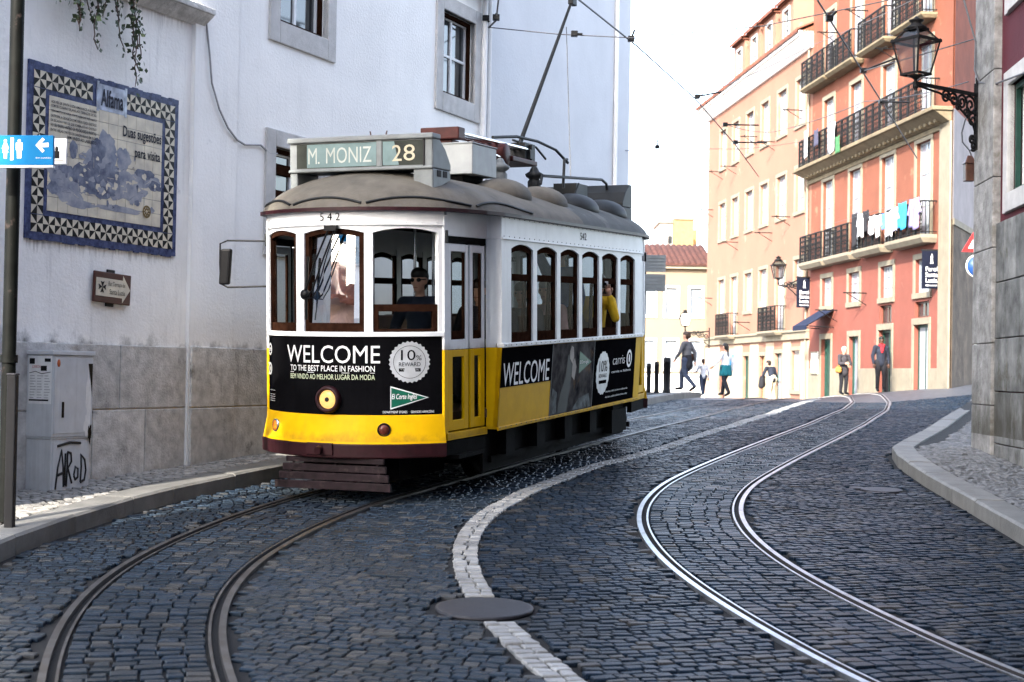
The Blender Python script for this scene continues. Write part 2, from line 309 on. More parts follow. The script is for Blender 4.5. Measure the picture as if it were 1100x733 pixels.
def mould(m, z0, z1, col, xr=None, sx=9., sz=1.2, lo=.42, hi=.62):
    """dark damp growth between heights z0 (full) and z1 (none), broken up by stretched noise"""
    nt = m.node_tree; L = nt.links.new; b = nt.nodes['Principled BSDF']; src = b.inputs['Base Color'].links[0].from_socket
    tc = nd(nt, 'ShaderNodeTexCoord'); se = nd(nt, 'ShaderNodeSeparateXYZ'); L(tc.outputs['Object'], se.inputs[0])
    mr = nd(nt, 'ShaderNodeMapRange'); mr.inputs[1].default_value = z0; mr.inputs[2].default_value = z1; mr.inputs[3].default_value = 1; mr.inputs[4].default_value = 0; L(se.outputs['Z'], mr.inputs[0])
    mp = nd(nt, 'ShaderNodeMapping'); mp.inputs['Scale'].default_value = (sx, sx, sz); L(tc.outputs['Object'], mp.inputs['Vector'])
    no = nd(nt, 'ShaderNodeTexNoise', i_2=1., i_3=8, i_4=.7); L(mp.outputs[0], no.inputs['Vector'])
    ad = nd(nt, 'ShaderNodeMath', operation='MULTIPLY'); L(no.outputs['Fac'], ad.inputs[0]); L(mr.outputs[0], ad.inputs[1])
    r2 = nd(nt, 'ShaderNodeMapRange'); r2.inputs[1].default_value = lo; r2.inputs[2].default_value = hi; r2.inputs[4].default_value = .85; L(ad.outputs[0], r2.inputs[0]); fac = r2.outputs[0]
    # nothing of it above or below the band
    gt = nd(nt, 'ShaderNodeMath', operation='GREATER_THAN'); gt.inputs[1].default_value = min(z0, z1) - .01; L(se.outputs['Z'], gt.inputs[0])
    m2 = nd(nt, 'ShaderNodeMath', operation='MULTIPLY'); L(fac, m2.inputs[0]); L(gt.outputs[0], m2.inputs[1]); fac = m2.outputs[0]
    lt = nd(nt, 'ShaderNodeMath', operation='LESS_THAN'); lt.inputs[1].default_value = max(z0, z1) + .01; L(se.outputs['Z'], lt.inputs[0]); m3 = nd(nt, 'ShaderNodeMath', operation='MULTIPLY'); L(fac, m3.inputs[0]); L(lt.outputs[0], m3.inputs[1]); fac = m3.outputs[0]
    if xr:
        for op, v in (('GREATER_THAN', xr[0]), ('LESS_THAN', xr[1])):
            c = nd(nt, 'ShaderNodeMath', operation=op); c.inputs[1].default_value = v; L(se.outputs['X'], c.inputs[0]); m4 = nd(nt, 'ShaderNodeMath', operation='MULTIPLY'); L(fac, m4.inputs[0]); L(c.outputs[0], m4.inputs[1]); fac = m4.outputs[0]
    mx = nd(nt, 'ShaderNodeMix', data_type='RGBA'); L(fac, mx.inputs[0]); L(src, mx.inputs[6]); mx.inputs[7].default_value = tuple(col) + (1,); L(mx.outputs[2], b.inputs['Base Color'])
mould(M['garden_wall'], 1.74, 2.25, (.07, .068, .06), None, 3., 2.5, .40, .58)
mould(M['garden_wall'], 2.67, 2.2, (.16, .155, .15), (.05, 2.1), 14., 1.1, .42, .60)
mould(M['garden_wall'], 5.1, 4.3, (.33, .32, .31), None, 9., .7, .42, .62)
mould(M['white_wall'], 1.74, 2.2, (.25, .24, .23), None, 4., 2.2, .43, .6)
mould(M['plinth'], .2, 1.1, (.06, .055, .045), None, 3., 1.6, .36, .55)
mould(M['t_yellow'], .56, .80, (.16, .09, .02), None, 5., 4., .36, .7)
mould(M['t_white'], 1.38, 1.56, (.3, .28, .25), None, 6., 3., .36, .7)
mould(M['stone_dark'], .9, 2.6, (.035, .03, .018), None, 2.6, .7, .28, .5)
def cloth(name, c, **k): return mat(name, c, .9, var=.16, scale=7, bump=.006, bscale=16, **k)
# ================================================================== GROUND
def curve(pts, lo, hi, n=None):
    """smooth X(Y) through control points"""
    p = np.array(sorted(pts, key=lambda q: q[1]), float)
    Y = np.arange(lo, hi + 1e-6, .05); X = np.interp(Y, p[:, 1], p[:, 0])
    k = 41; w = np.hanning(k + 2)[1:-1]; w /= w.sum()
    for _ in range(2):
        Xp = np.concatenate([X[0] + (X[1] - X[0]) * np.arange(-(k // 2), 0), X, X[-1] + (X[-1] - X[-2]) * np.arange(1, k // 2 + 1)])
        X = np.convolve(Xp, w, 'valid')
    return Y, X
TL = curve([(-.1, 3.2), (-1.0, 5), (-1.5, 6.3), (-1.8, 7.25), (-1.99, 8), (-2.16, 8.9), (-2.23, 9.8), (-2.2, 10.8), (-2.02, 12.1), (-1.65, 13.7), (-.78, 16), (.73, 20), (1.49, 22), (3.0, 26.4), (4.25, 30.7), (6.1, 37.1), (7.4, 42), (9.2, 50), (11, 60)], 3, 60)
TR = curve([(4.6, 3.2), (3.4, 5), (2.7, 6.3), (2.23, 7.55), (2.0, 8.4), (1.76, 9.5), (1.6, 10.5), (1.53, 11.4), (1.53, 12.6), (1.68, 13.9), (2.03, 15.4), (2.6, 17), (3.35, 19), (4.53, 22.1), (5.5, 24.9), (7.25, 30.5), (8.7, 36), (10, 42), (11.3, 50), (12, 60)], 3, 60)
WL = curve([(1.6, 3.5), (.9, 5.6), (.52, 6.7), (.283, 7.42), (.07, 8.24), (-.142, 9.12), (-.265, 10.08), (-.336, 11), (-.327, 12.08), (-.142, 13.46), (.33, 15.22), (.982, 17.04), (1.784, 18.8), (3.114, 22.5), (4.538, 26.8), (5.6, 30.5), (7.4, 37), (8.7, 42)], 3, 42)
KL = curve([(-3.9, -10), (-3.72, 0), (-3.62, 6), (-3.6, 9), (-3.565, 10.48), (-3.50, 11.28), (-3.335, 12.24), (-3.13, 13.32), (-2.87, 14.0), (-2.434, 15.22), (-1.5, 17.6), (-.75, 20), (1.0, 25), (2.72, 31), (4.3, 37.5), (5.3, 42), (6.6, 50), (8, 60)], -10, 60)
KR_PTS = [(3.75, -6), (3.85, 3), (4.0, 9), (4.11, 11.9), (4.23, 13.56), (4.37, 15.62), (4.5, 17.), (4.62, 18.0), (4.80, 18.75), (5.28, 19.9), (6.14, 21.96), (8.0, 27.0), (10.0, 32.4), (12.2, 38.5)]
def cx(c, y): return np.interp(y, c[0], c[1])
def cslope(c, y): return (cx(c, y + .1) - cx(c, y - .1)) / .2
def off(c, x, y):
    s = cslope(c, y); return (x - cx(c, y)) / np.sqrt(1 + s * s)
_krx = np.array([p[0] for p in KR_PTS]); _kry = np.array([p[1] for p in KR_PTS])
def kr(y): return np.interp(y, _kry, _krx)

# --- the road: one sheet to the horizon
def grid_sheet(xs, ys, dz):
    X, Y = np.meshgrid(xs, ys); Z = zg(X, Y) + dz
    v = np.stack([X, Y, Z], -1).reshape(-1, 3); n = len(xs); f = []
    for j in range(len(ys) - 1):
        for i in range(n - 1): f.append((j * n + i, j * n + i + 1, (j + 1) * n + i + 1, (j + 1) * n + i))
    mb = MB(); mb.v = [tuple(p) for p in v]; mb.f = [list(q) for q in f]; mb.m = [0] * len(f); mb.sm = [True] * len(f); return mb
def far_cobble():
    m = mat('far_setts', (.10, .105, .12), .45, var=.2, scale=2)
    nt = m.node_tree; L = nt.links.new; b = nt.nodes['Principled BSDF']
    tc = nd(nt, 'ShaderNodeTexCoord'); vo = nd(nt, 'ShaderNodeTexVoronoi', i_2=7.0); L(tc.outputs['Object'], vo.inputs['Vector'])
    mr = nd(nt, 'ShaderNodeMapRange'); mr.inputs[1].default_value = .0; mr.inputs[2].default_value = .9; mr.inputs[3].default_value = 1.3; mr.inputs[4].default_value = .35
    L(vo.outputs['Distance'], mr.inputs[0])
    src = b.inputs['Base Color'].links[0].from_socket; hs = nd(nt, 'ShaderNodeHueSaturation'); L(mr.outputs[0], hs.inputs['Value']); L(src, hs.inputs['Color']); L(hs.outputs[0], b.inputs['Base Color'])
    bp = nd(nt, 'ShaderNodeBump', i_0=1.); bp.inputs['Distance'].default_value = .02; bp.invert = True; L(vo.outputs['Distance'], bp.inputs['Height']); L(bp.outputs[0], b.inputs['Normal'])
    return m
M['far_setts'] = far_cobble()
xs = np.unique(np.concatenate([np.linspace(-400, -30, 12), np.linspace(-30, 30, 121), np.linspace(30, 400, 12)]))
ys = np.unique(np.concatenate([np.linspace(-60, -10, 12), np.arange(-10, 62, .5), np.linspace(62, 480, 30)]))
ground = grid_sheet(xs, ys, -.022)
mi = []
for f in ground.f:
    y = sum(ground.v[i][1] for i in f) / 4; mi.append(0 if y < 34 else 1)
ground.m = mi

# --- setts: every stone its own small domed block, inside the road's mesh
def stones(cs, hx, hy, ux, top, jit=.004, inset=.0055, tilt=.022, depth=.05):
    """cs (n,2) centres, hx, hy half sizes along the unit vector ux (n,2) and across it, top (n) heights"""
    n = len(cs); uy = np.stack([-ux[:, 1], ux[:, 0]], -1)
    sg = np.array([[-1, -1], [1, -1], [1, 1], [-1, 1]], float)
    cj = RNG.normal(0, jit, (n, 4, 2)); tl = RNG.normal(0, tilt, (n, 2)); dh = RNG.normal(0, .0022, n) + .007 * np.sin(cs[:, 0] * 2.3 + 1.1 * np.sin(cs[:, 1] * 1.7)) * np.sin(cs[:, 1] * 1.9 + cs[:, 0])
    out = np.zeros((n, 13, 3))
    for r, (ins, dz) in enumerate(((0., -depth), (0.001, -.008), (inset, -.0008))):
        for k in range(4):
            lx = sg[k, 0] * (hx - ins) + cj[:, k, 0]; ly = sg[k, 1] * (hy - ins) + cj[:, k, 1]
            out[:, r * 4 + k, :2] = cs + ux * lx[:, None] + uy * ly[:, None]
            out[:, r * 4 + k, 2] = top + dh + dz + (lx * tl[:, 0] + ly * tl[:, 1] if r else 0)
    out[:, 12, :2] = cs; out[:, 12, 2] = top + dh + .0004
    fq = [(k, (k + 1) % 4, 4 + (k + 1) % 4, 4 + k) for k in range(4)] + [(4 + k, 4 + (k + 1) % 4, 8 + (k + 1) % 4, 8 + k) for k in range(4)]
    ft = [(8 + k, 8 + (k + 1) % 4, 12) for k in range(4)]
    return out, fq, ft
def put_stones(mb, cs, hx, hy, ux, m, lift=0., **kw):
    if len(cs) == 0: return
    o, fq, ft = stones(cs, hx, hy, ux, zg(cs[:, 0], cs[:, 1]) + lift, **kw); b = len(mb.v)
    mb.v += [tuple(p) for p in o.reshape(-1, 3).tolist()]
    fl = fq + ft
    for i in range(len(cs)):
        e = b + i * 13; mb.f += [[q + e for q in f] for f in fl]
    mb.m += [m] * (len(cs) * 12); mb.sm += ([False] * 12) * len(cs)
def lattice(ang, x0, x1, y0, y1, row, lmin, lmax, gap):
    """rows of random stones over a box, turned by ang; returns centres, half sizes, direction"""
    c = np.array([(x0 + x1) / 2, (y0 + y1) / 2]); r = math.hypot(x1 - x0, y1 - y0) / 2; ux = np.array([math.cos(ang), math.sin(ang)]); uy = np.array([-ux[1], ux[0]])
    P = []; H = []; v = -r
    while v < r:
        rw = row * RNG.uniform(.88, 1.12); u = -r - RNG.uniform(0, .2); ph = RNG.uniform(0, 6.28)
        while u < r:
            l = RNG.uniform(lmin, lmax); w = .012 * math.sin(u * 1.7 + ph * .15)
            P.append(c + ux * (u + l / 2) + uy * (v + rw / 2 + w + .05 * math.sin(u * .6 + v * .3))); H.append(((l - gap) / 2, (rw - gap) / 2)); u += l
        v += rw
    P = np.array(P); H = np.array(H); k = (P[:, 0] > x0) & (P[:, 0] < x1) & (P[:, 1] > y0) & (P[:, 1] < y1)
    return P[k], H[k, 0], H[k, 1], np.tile(ux, (k.sum(), 1))
def along(c, offs, y0, y1, row, wid, gap, jl=.12):
    """stones laid in rows square to a curve; offs = list of side offsets of the columns"""
    Y, X = c; d = np.concatenate([[0], np.cumsum(np.hypot(np.diff(X), np.diff(Y)))])
    s = np.interp(y0, Y, d); e = np.interp(y1, Y, d); P = []; H = []; U = []
    while s < e:
        rw = row * RNG.uniform(1 - jl, 1 + jl); yy = np.interp(s + rw / 2, d, Y); xx = np.interp(yy, Y, X); sl = cslope(c, yy)
        t = np.array([sl, 1.]) / math.hypot(sl, 1); nrm = np.array([t[1], -t[0]])
        cuts = np.array(offs, float); cuts[1:-1] += RNG.uniform(-.025, .025, len(cuts) - 2)
        for a, b in zip(cuts[:-1], cuts[1:]):
            P.append(np.array([xx, yy]) + nrm * (a + b) / 2); H.append(((b - a - gap) / 2, (rw - gap) / 2)); U.append(nrm)
        s += rw
    H = np.array(H); return np.array(P), H[:, 0], H[:, 1], np.array(U)
GA = .43; RW = .145                                         # half gauge, room a rail takes
Y0, Y1 = 4.2, 36.
def keep(t, k): return tuple(a[k] for a in t)
st = ground
ground_mats = [M['joint'], M['far_setts'], M['sett'], M['sett_white']]
inner = GA - .072
for c in (TL, TR):                                          # between the rails
    n = 6; put_stones(st, *along(c, np.linspace(-inner, inner, n + 1), Y0, Y1, .098, 0, .009), 2)
MAN = (-.14, 9.12, .30)
w = along(WL, [-.098, 0, .098], Y0, 41, .10, 0, .009)
w = keep(w, np.hypot(w[0][:, 0] - MAN[0], w[0][:, 1] - MAN[1]) > MAN[2] + .05)
put_stones(st, *w, 3, lift=.002)
def free(P, hw=.040):
    x, y = P[:, 0], P[:, 1]
    a = np.abs(off(TL, x, y)) > GA + .055 + hw; b = np.abs(off(TR, x, y)) > GA + .055 + hw; c = np.abs(off(WL, x, y)) > .092 + hw
    e = (off(KL, x, y) > .05 + hw) & (x < kr(y) - .03 - hw)
    f = np.hypot(x - MAN[0], y - MAN[1]) > MAN[2] + .03 + hw * .6
    g = np.ones(len(x), bool)
    for q in COVERS: g &= np.hypot(x - q[0], y - q[1]) > q[2] + .02 + hw * .6
    return a & b & c & e & f & g
COVERS = [(4.02, 16.2, .22), (3.75, 16.05, .10)]
COVERS = [(at(947, 526, 1).x, 0, .2)]
def on_ground(px, py, dz=0.):
    d = ray(px, py); ts = np.arange(3, 60, .02); z = EYE + d.z * ts - zg(d.x * ts, ts) - dz; i = int(np.argmax(z < 0)); return CAM + d * float(ts[i])
_g1, _g2 = on_ground(947, 526), on_ground(921, 524)
COVERS = [(_g1.x, _g1.y, .24), (_g2.x, _g2.y, .10)]
for zone, ang in (('left', R(-4)), ('mid_l', R(-14)), ('mid_r', R(14)), ('right', R(16)), ('far', R(20))):
    L_ = lattice(ang, -4.5, 13, Y0, Y1, .083, .072, .130, .008)
    x, y = L_[0][:, 0], L_[0][:, 1]
    oTL, oTR, oWL = off(TL, x, y), off(TR, x, y), off(WL, x, y)
    if zone == 'left': k = oTL < 0
    elif zone == 'mid_l': k = (oTL > 0) & (oWL < 0)
    elif zone == 'mid_r': k = (oWL > 0) & (oTR < 0)
    elif zone == 'right': k = (oTR > 0) & (y < 19)
    else: k = (oTR > 0) & (y >= 19)
    k &= free(L_[0]); k &= np.abs(x) < .42 * y + 2.2
    put_stones(st, *keep(L_, k), 2)
road = obj('road', st, ground_mats, recalc=False); tag(road, kind='structure')

# --- grooved rails
def rail(c, o, side, label, y0, y1, m='steel'):
    Y = np.arange(y0, y1, .15); prof = [(0, -.03), (0, .004), (.040, .005), (.044, -.028), (.080, -.028), (.083, .002), (.099, .002), (.099, -.03)]
    mb = MB(); vs = []; n = len(prof)
    for y in Y:
        x = float(cx(c, y)); sl = float(cslope(c, y)); q = math.hypot(sl, 1); nx, ny = 1 / q, -sl / q
        for d, z in prof:
            dd = o + side * (.040 - d) * 1.0                       # running edge at the gauge line, lip towards the track's middle
            px, py = x + nx * dd, y + ny * dd; vs.append((px, py, zgf(px, py) + z))
    fs = []
    for i in range(len(Y) - 1):
        for k in range(n - 1): fs.append((i * n + k, i * n + k + 1, (i + 1) * n + k + 1, (i + 1) * n + k))
    mb.add(vs, fs)
    mb.m = [1 if (j % (n - 1)) in (2, 3, 4) else 0 for j in range(len(fs))]
    o_ = obj('tram_rail', mb, [M[m], M['groove']]); tag(o_, label, 'rail', 'grooved tram rails set in the cobbles')
rail(TL, -GA, -1, 'leftmost dark curved tram rail, nearest the left kerb and running under the tram', 3.6, 58, 'steel_dull')
rail(TL, GA, 1, 'second dark curved tram rail from the left, between left kerb rail and white cobble line', 3.6, 58, 'steel_dull')
rail(TR, -GA, -1, 'shiny curved tram rail next to the white cobble line, left rail of the empty track', 3.6, 58)
rail(TR, GA, 1, 'shiny curved tram rail nearest the right kerb, right rail of the empty track', 3.6, 58)

# --- manhole covers
def cover(x, y, r, label, ribs=True):
    z = zgf(x, y); sl = (zgf(x, y + .2) - zgf(x, y - .2)) / .4
    Mx = Matrix.Translation((x, y, z - .005)) @ Matrix.Rotation(math.atan(sl), 4, 'X')
    e = empty('manhole_cover', Mx, label, 'manhole cover', 'round covers in the road')
    mb = MB(); mb.lathe([(r * .93, -.02), (r, -.02), (r, .006), (r * .93, .007)], 40); obj('rim', mb, M['iron'], e)
    mb = MB(); mb.lathe([(r * .91, -.02), (r * .915, .002), (r * .9, .004)], 40)
    if ribs:
        for a in (-.35, .35): mb.box(a * r - .03, a * r + .03, -.012, .012, .0042, .0075)
        for q in (.55, .75):
            for k in range(28):
                a = k * 2 * math.pi / 28; mb.box(q * r * math.cos(a) - .012, q * r * math.cos(a) + .012, q * r * math.sin(a) - .012, q * r * math.sin(a) + .012, .0042, .0065)
    obj('lid', mb, M['iron'], e)
cover(MAN[0], MAN[1], MAN[2], 'large round iron manhole cover interrupting the white cobble line')
cover(_g1.x, _g1.y, .21, 'small round drain cover in the cobbles near the right kerb', False)
cover(_g2.x, _g2.y, .085, 'tiny round valve cover beside the small drain cover on the right', False)

# --- kerbs and pavements
def kerb(name, pts, side, h=.13, w=.30, lmin=.7, lmax=1.3):
    """kerbstones along a polyline of road-edge points; side +1 = pavement on the left of the direction of travel"""
    P = np.array(pts); d = np.concatenate([[0], np.cumsum(np.hypot(*np.diff(P, axis=0).T))]); s = 0.; mb = MB()
    def p(q): return np.array([np.interp(q, d, P[:, 0]), np.interp(q, d, P[:, 1])])
    while s < d[-1] - .05:
        l = min(RNG.uniform(lmin, lmax), d[-1] - s); a, b = p(s + .006), p(s + l - .006)
        def nrm(q):
            t = p(min(q + .15, d[-1])) - p(max(q - .15, 0)); t /= np.hypot(*t); return np.array([-t[1], t[0]]) * side
        na, nb = nrm(s), nrm(s + l); hh = h + RNG.normal(0, .004)
        q = [a, b, b + nb * w, a + na * w]; zt = [zgf(*v) + hh for v in q]; ch = .02
        t2 = [a + na * ch, b + nb * ch, b + nb * w, a + na * w]
        bot = [(v[0], v[1], zz - hh - .06) for v, zz in zip(q, zt)]; mid = [(v[0], v[1], zz - ch) for v, zz in zip(q, zt)]
        top = [(v[0], v[1], zz) for v, zz in zip(t2, zt)]
        mb.add(bot + mid + top, [(0, 1, 5, 4), (1, 2, 6, 5), (2, 3, 7, 6), (3, 0, 4, 7), (4, 5, 9, 8), (5, 6, 10, 9), (6, 7, 11, 10), (7, 4, 8, 11), (8, 9, 10, 11)])
        s += l
    o = obj(name, mb, M['kerb']); tag(o, kind='structure'); return o
KLp = [(float(cx(KL, y)), float(y)) for y in np.arange(-6, 44, .4)]
kerb('left_kerb', KLp, 1)
kerb('right_kerb', KR_PTS, -1, w=.26)
def strip(name, edge, far, dz, m):
    mb = MB(); vs = []
    for (x, y), (x2, y2) in zip(edge, far):
        for t in np.linspace(0, 1, 9):
            a, b = x + (x2 - x) * t, y + (y2 - y) * t; vs.append((a, b, zgf(a, b) + dz))
    fs = [(i * 9 + k, i * 9 + k + 1, (i + 1) * 9 + k + 1, (i + 1) * 9 + k) for i in range(len(edge) - 1) for k in range(8)]
    mb.add(vs, fs, 0, True); return mb
WA0 = np.array([-4.326, 13.08]); WAD = np.array([.46, 1.]) / math.hypot(.46, 1)     # line of the left-hand walls
WAN = np.array([WAD[1], -WAD[0]])
def wall_off(x, y): return (x - WA0[0]) * WAN[0] + (y - WA0[1]) * WAN[1]
lp = strip('left_pavement', [(x - .02, y) for x, y in KLp], [(x - 9, y + 1) for x, y in KLp], .112, 0)
L_ = lattice(R(38), -8, 3.2, 7, 33, .085, .075, .105, .012); x, y = L_[0][:, 0], L_[0][:, 1]
k = (off(KL, x, y) < -.33) & (wall_off(x, y) > .03) & (off(KL, x, y) > -3.2) & ((y < 26.) | (off(KL, x, y) > -2.2))
put_stones(lp, *keep(L_, k), 1, lift=.13, jit=.007, inset=.010, tilt=.04, depth=.03)
o = obj('left_pavement', lp, [M['joint'], M['calcada']], recalc=False); tag(o, kind='structure')
rp = strip('right_pavement', [(x + .02, y) for x, y in KR_PTS], [(x + 9, y - 1) for x, y in KR_PTS], .112, 0)
L_ = lattice(R(28), 3.6, 12, 5, 36, .085, .075, .105, .012); x, y = L_[0][:, 0], L_[0][:, 1]
kn = np.array([_kry, _krx]); d_ = x - kr(y)
k = (d_ > .29 + .25 * sstep(18, 20, y)) & (d_ < 2.4) & ~((y < 18.6) & (x > 5.85 - .085 * (18.84 - y)))
put_stones(rp, *keep(L_, k), 1, lift=.13, jit=.007, inset=.010, tilt=.04, depth=.03)
o = obj('right_pavement', rp, [M['joint'], mat('shaded_pavement_setts', (.15, .152, .155), .55, var=.22, scale=8, bump=.004, bscale=60, island=.3)], recalc=False); tag(o, kind='structure')  # darker copy of the pavement setts: right side's shade put into the colour
# ================================================================== WALLS AND HOUSES
def facade(mb, x0, x1, z0, z1, ops, dep=.22, m=0, y=0.):
    """front skin of a wall with real openings and their reveals"""
    X = sorted({x0, x1, *[q for o in ops for q in o[:2] if x0 < q < x1]}); Z = sorted({z0, z1, *[q for o in ops for q in o[2:4] if z0 < q < z1]})
    for a, b in zip(X[:-1], X[1:]):
        for c, d in zip(Z[:-1], Z[1:]):
            mx, mz = (a + b) / 2, (c + d) / 2
            if any(o[0] < mx < o[1] and o[2] < mz < o[3] for o in ops): continue
            mb.add([(a, y, c), (b, y, c), (b, y, d), (a, y, d)], [(0, 1, 2, 3)], m)
    for a, b, c, d in [o[:4] for o in ops]:
        for p, q in (((a, c), (b, c)), ((b, c), (b, d)), ((b, d), (a, d)), ((a, d), (a, c))):
            mb.add([(p[0], y, p[1]), (q[0], y, q[1]), (q[0], y + dep, q[1]), (p[0], y + dep, p[1])], [(0, 1, 2, 3)], m)
def shell(mb, x0, x1, z0, z1, dep, m=0, y=0.):
    """the other faces of the house: sides, back and top"""
    mb.add([(x0, y, z0), (x0, y + dep, z0), (x0, y + dep, z1), (x0, y, z1)], [(3, 2, 1, 0)], m)
    mb.add([(x1, y, z0), (x1, y + dep, z0), (x1, y + dep, z1), (x1, y, z1)], [(0, 1, 2, 3)], m)
    mb.add([(x0, y + dep, z0), (x1, y + dep, z0), (x1, y + dep, z1), (x0, y + dep, z1)], [(0, 1, 2, 3)], m)
    mb.add([(x0, y, z1), (x1, y, z1), (x1, y + dep, z1), (x0, y + dep, z1)], [(0, 1, 2, 3)], m)
def ring(mb, a, b, c, d, t, y0, y1, m=0, bottom=True, tb=None):
    tb = tb or t
    mb.box(a, a + t, y0, y1, c, d, m); mb.box(b - t, b, y0, y1, c, d, m); mb.box(a + t, b - t, y0, y1, d - t, d, m)
    if bottom: mb.box(a + t, b - t, y0, y1, c, c + tb, m)
def window(P, a, b, c, d, sur=.14, y=0., dep=.2, nx=2, nz=3, mf=None, mp=None, ms=None, arched=False, name='window', sill=True, bars=.03, fr=.055, door=False, tb=None, label=None):
    """opening a..b, c..d: window > surround, pane"""
    mf, mp, ms = mf or M['shutter'], mp or M['pane_white'], ms or M['trim']
    mb = MB(); y0 = y + dep - .09; ring(mb, a, b, c, d, fr, y0, y0 + .06)
    for k in range(1, nx): x = a + (b - a) * k / nx; mb.box(x - bars * .7, x + bars * .7, y0 + .004, y0 + .055, c + fr, d - fr)
    for k in range(1, nz): z = c + (d - c) * k / nz; mb.box(a + fr, b - fr, y0 + .008, y0 + .05, z - bars / 2, z + bars / 2)
    if door: mb.box(a + fr, b - fr, y0 + .01, y0 + .05, c + fr, c + (d - c) * .3)
    w = obj(name, mb, mf, P)
    if label: w['label'] = label
    mb = MB(); mb.box(a + fr * .5, b - fr * .5, y0 + .028, y0 + .036, c + fr * .5, d - fr * .5); obj('pane', mb, mp, w)
    if sur:
        mb = MB(); e = .035
        mb.box(a - sur, a - .002, y - e, y + .05, c, d); mb.box(b + .002, b + sur, y - e, y + .05, c, d); mb.box(a - sur, b + sur, y - e - .002, y + .05, d + .002, d + sur)
        if sill: mb.box(a - sur, b + sur, y - e - .03, y + .05, c - (tb or sur), c - .002)
        obj('surround', mb, ms, w, bevel=.008)
    return w
# ------------------------------------------------------------------ garden wall with plinth and coping
WF = frame((WA0[0], WA0[1], 0), WAD)
def blocks(mb, x0, x1, rows, y0, y1, lmin, lmax, m=0, cuts=None, gap=.006):
    for i, (c, d) in enumerate(rows):
        xs = list(cuts[i]) if cuts else None
        if xs is None:
            xs = [x0]
            while xs[-1] < x1 - lmin * .6: xs.append(min(x1, xs[-1] + RNG.uniform(lmin, lmax)))
            xs[-1] = x1
        for a, b in zip(xs[:-1], xs[1:]):
            j = RNG.uniform(0, .006)
            mb.box(a + gap, b - gap, y0 - j, y1, c + gap, d - gap, m)
gw = empty('garden_wall', WF, 'weathered white garden wall carrying the blue tile panel, grey stone base and coping', 'wall')
mb = MB(); facade(mb, -.95, 2.36, .0, 5.06, []); shell(mb, -.95, 2.36, 0, 5.06, .45); obj('wall', mb, M['garden_wall'], gw)
mb = MB(); blocks(mb, -.95, 2.36, [(.15, 1.13), (1.13, 1.75)], -.022, .05, .9, 1.2, cuts=[[-.95, .1, .95, 1.72, 2.36], [-.95, -.1, 1.33, 2.36]])
obj('plinth', mb, M['plinth'], gw, bevel=.008)
mb = MB(); mb.hexa([(-.95, -.03, 5.06), (2.52, -.03, 5.06), (2.52, .5, 5.06), (-.95, .5, 5.06)], [(-.95, -.17, 5.17), (2.52, -.17, 5.17), (2.52, .5, 5.17), (-.95, .5, 5.17)])
mb.box(-.95, 2.52, -.18, .5, 5.172, 5.24); obj('coping', mb, M['plinth'], gw, bevel=.012)
gp = empty('shade_pier', WF, 'unseen white pier added at the near end of the garden wall to shade the cabinet', 'pier')  # pier added out of view to shade the cabinet and wall foot
mb = MB(); mb.box(-1.4, -1.0, -.66, .4, 0, 3.2); obj('shaft', mb, M['garden_wall'], gp, bevel=.01); mb = MB(); mb.box(-1.45, -.97, -.71, .45, 3.2, 3.32); obj('cap', mb, M['stone'], gp, bevel=.01)
# ------------------------------------------------------------------ white house
wh = empty('white_house', WF, 'white stucco house behind the tram with two old casement windows', 'house')
ops = [(3.93, 4.94, 5.45, 6.95), (7.90, 8.88, 5.36, 6.50), (3.90, 4.93, 3.0, 4.03)]
mb = MB(); facade(mb, 3.13, 9.17, 0, 13, ops, .24); shell(mb, 2.40, 9.17, 0, 13, 7.0)
facade(mb, 2.365, 3.13, 0, 13, [], y=-.045); mb.box(2.362, 2.372, -.045, .4, 0, 13); mb.box(3.124, 3.13, -.045, 0.0, 0, 13)
obj('wall', mb, M['white_wall'], wh)
mb = MB(); blocks(mb, 2.38, 3.14, [(.2, 1.13), (1.13, 1.76)], -.07, -.03, 1, 1, cuts=[[2.38, 3.14], [2.38, 3.14]])
blocks(mb, 3.145, 9.17, [(.2, 1.13), (1.13, 1.76)], -.024, .04, .9, 1.4); obj('plinth', mb, M['plinth'], wh, bevel=.008)
def old_window(a, b, c, d, sw, tb, dark):
    w = window(wh, a, b, c, d, sur=0, dep=.2, nx=2, nz=2, mf=M['t_white'], mp=M['house_glass'], fr=.07, bars=.035)
    mb = MB(); e = .03
    mb.box(a - sw, a, -e, .06, c - tb, d + sw); mb.box(b, b + sw * .9, -e, .06, c - tb, d + sw); mb.box(a, b, -e - .001, .06, d, d + sw); mb.box(a, b, -e - .001, .06, c - tb, c)
    obj('surround', mb, M['stone'], w, bevel=.01)
    mb = MB(); ring(mb, a + .001, b - .001, c + .001, d - .001, .05, .062, .105); obj('casing', mb, M['t_wood'], w)
    return w
old_window(3.93, 4.94, 5.45, 6.95, .2, .25, True); old_window(7.90, 8.88, 5.36, 6.50, .2, .26, True)
w = old_window(3.90, 4.93, 3.0, 4.03, .19, .2, True)
mb = MB()
for k in range(3): mb.box(3.95, 4.88, .10, .13, 3.15 + k * .3, 3.27 + k * .3)
obj('shutter_slats', mb, M['t_wood'], w)
mb = MB(); mb.tube([(9.10, -.06, .9), (9.10, -.06, 13)], .045, 10, 0); obj('downpipe', mb, M['t_white'], wh)
mb = MB(); mb.box(8.3, 9.3, -.35, .1, 7.05, 7.17); mb.box(8.3, 9.33, -.4, .1, 7.172, 7.23, 1); obj('cornice', mb, [M['trim'], M['t_maroon']], wh)
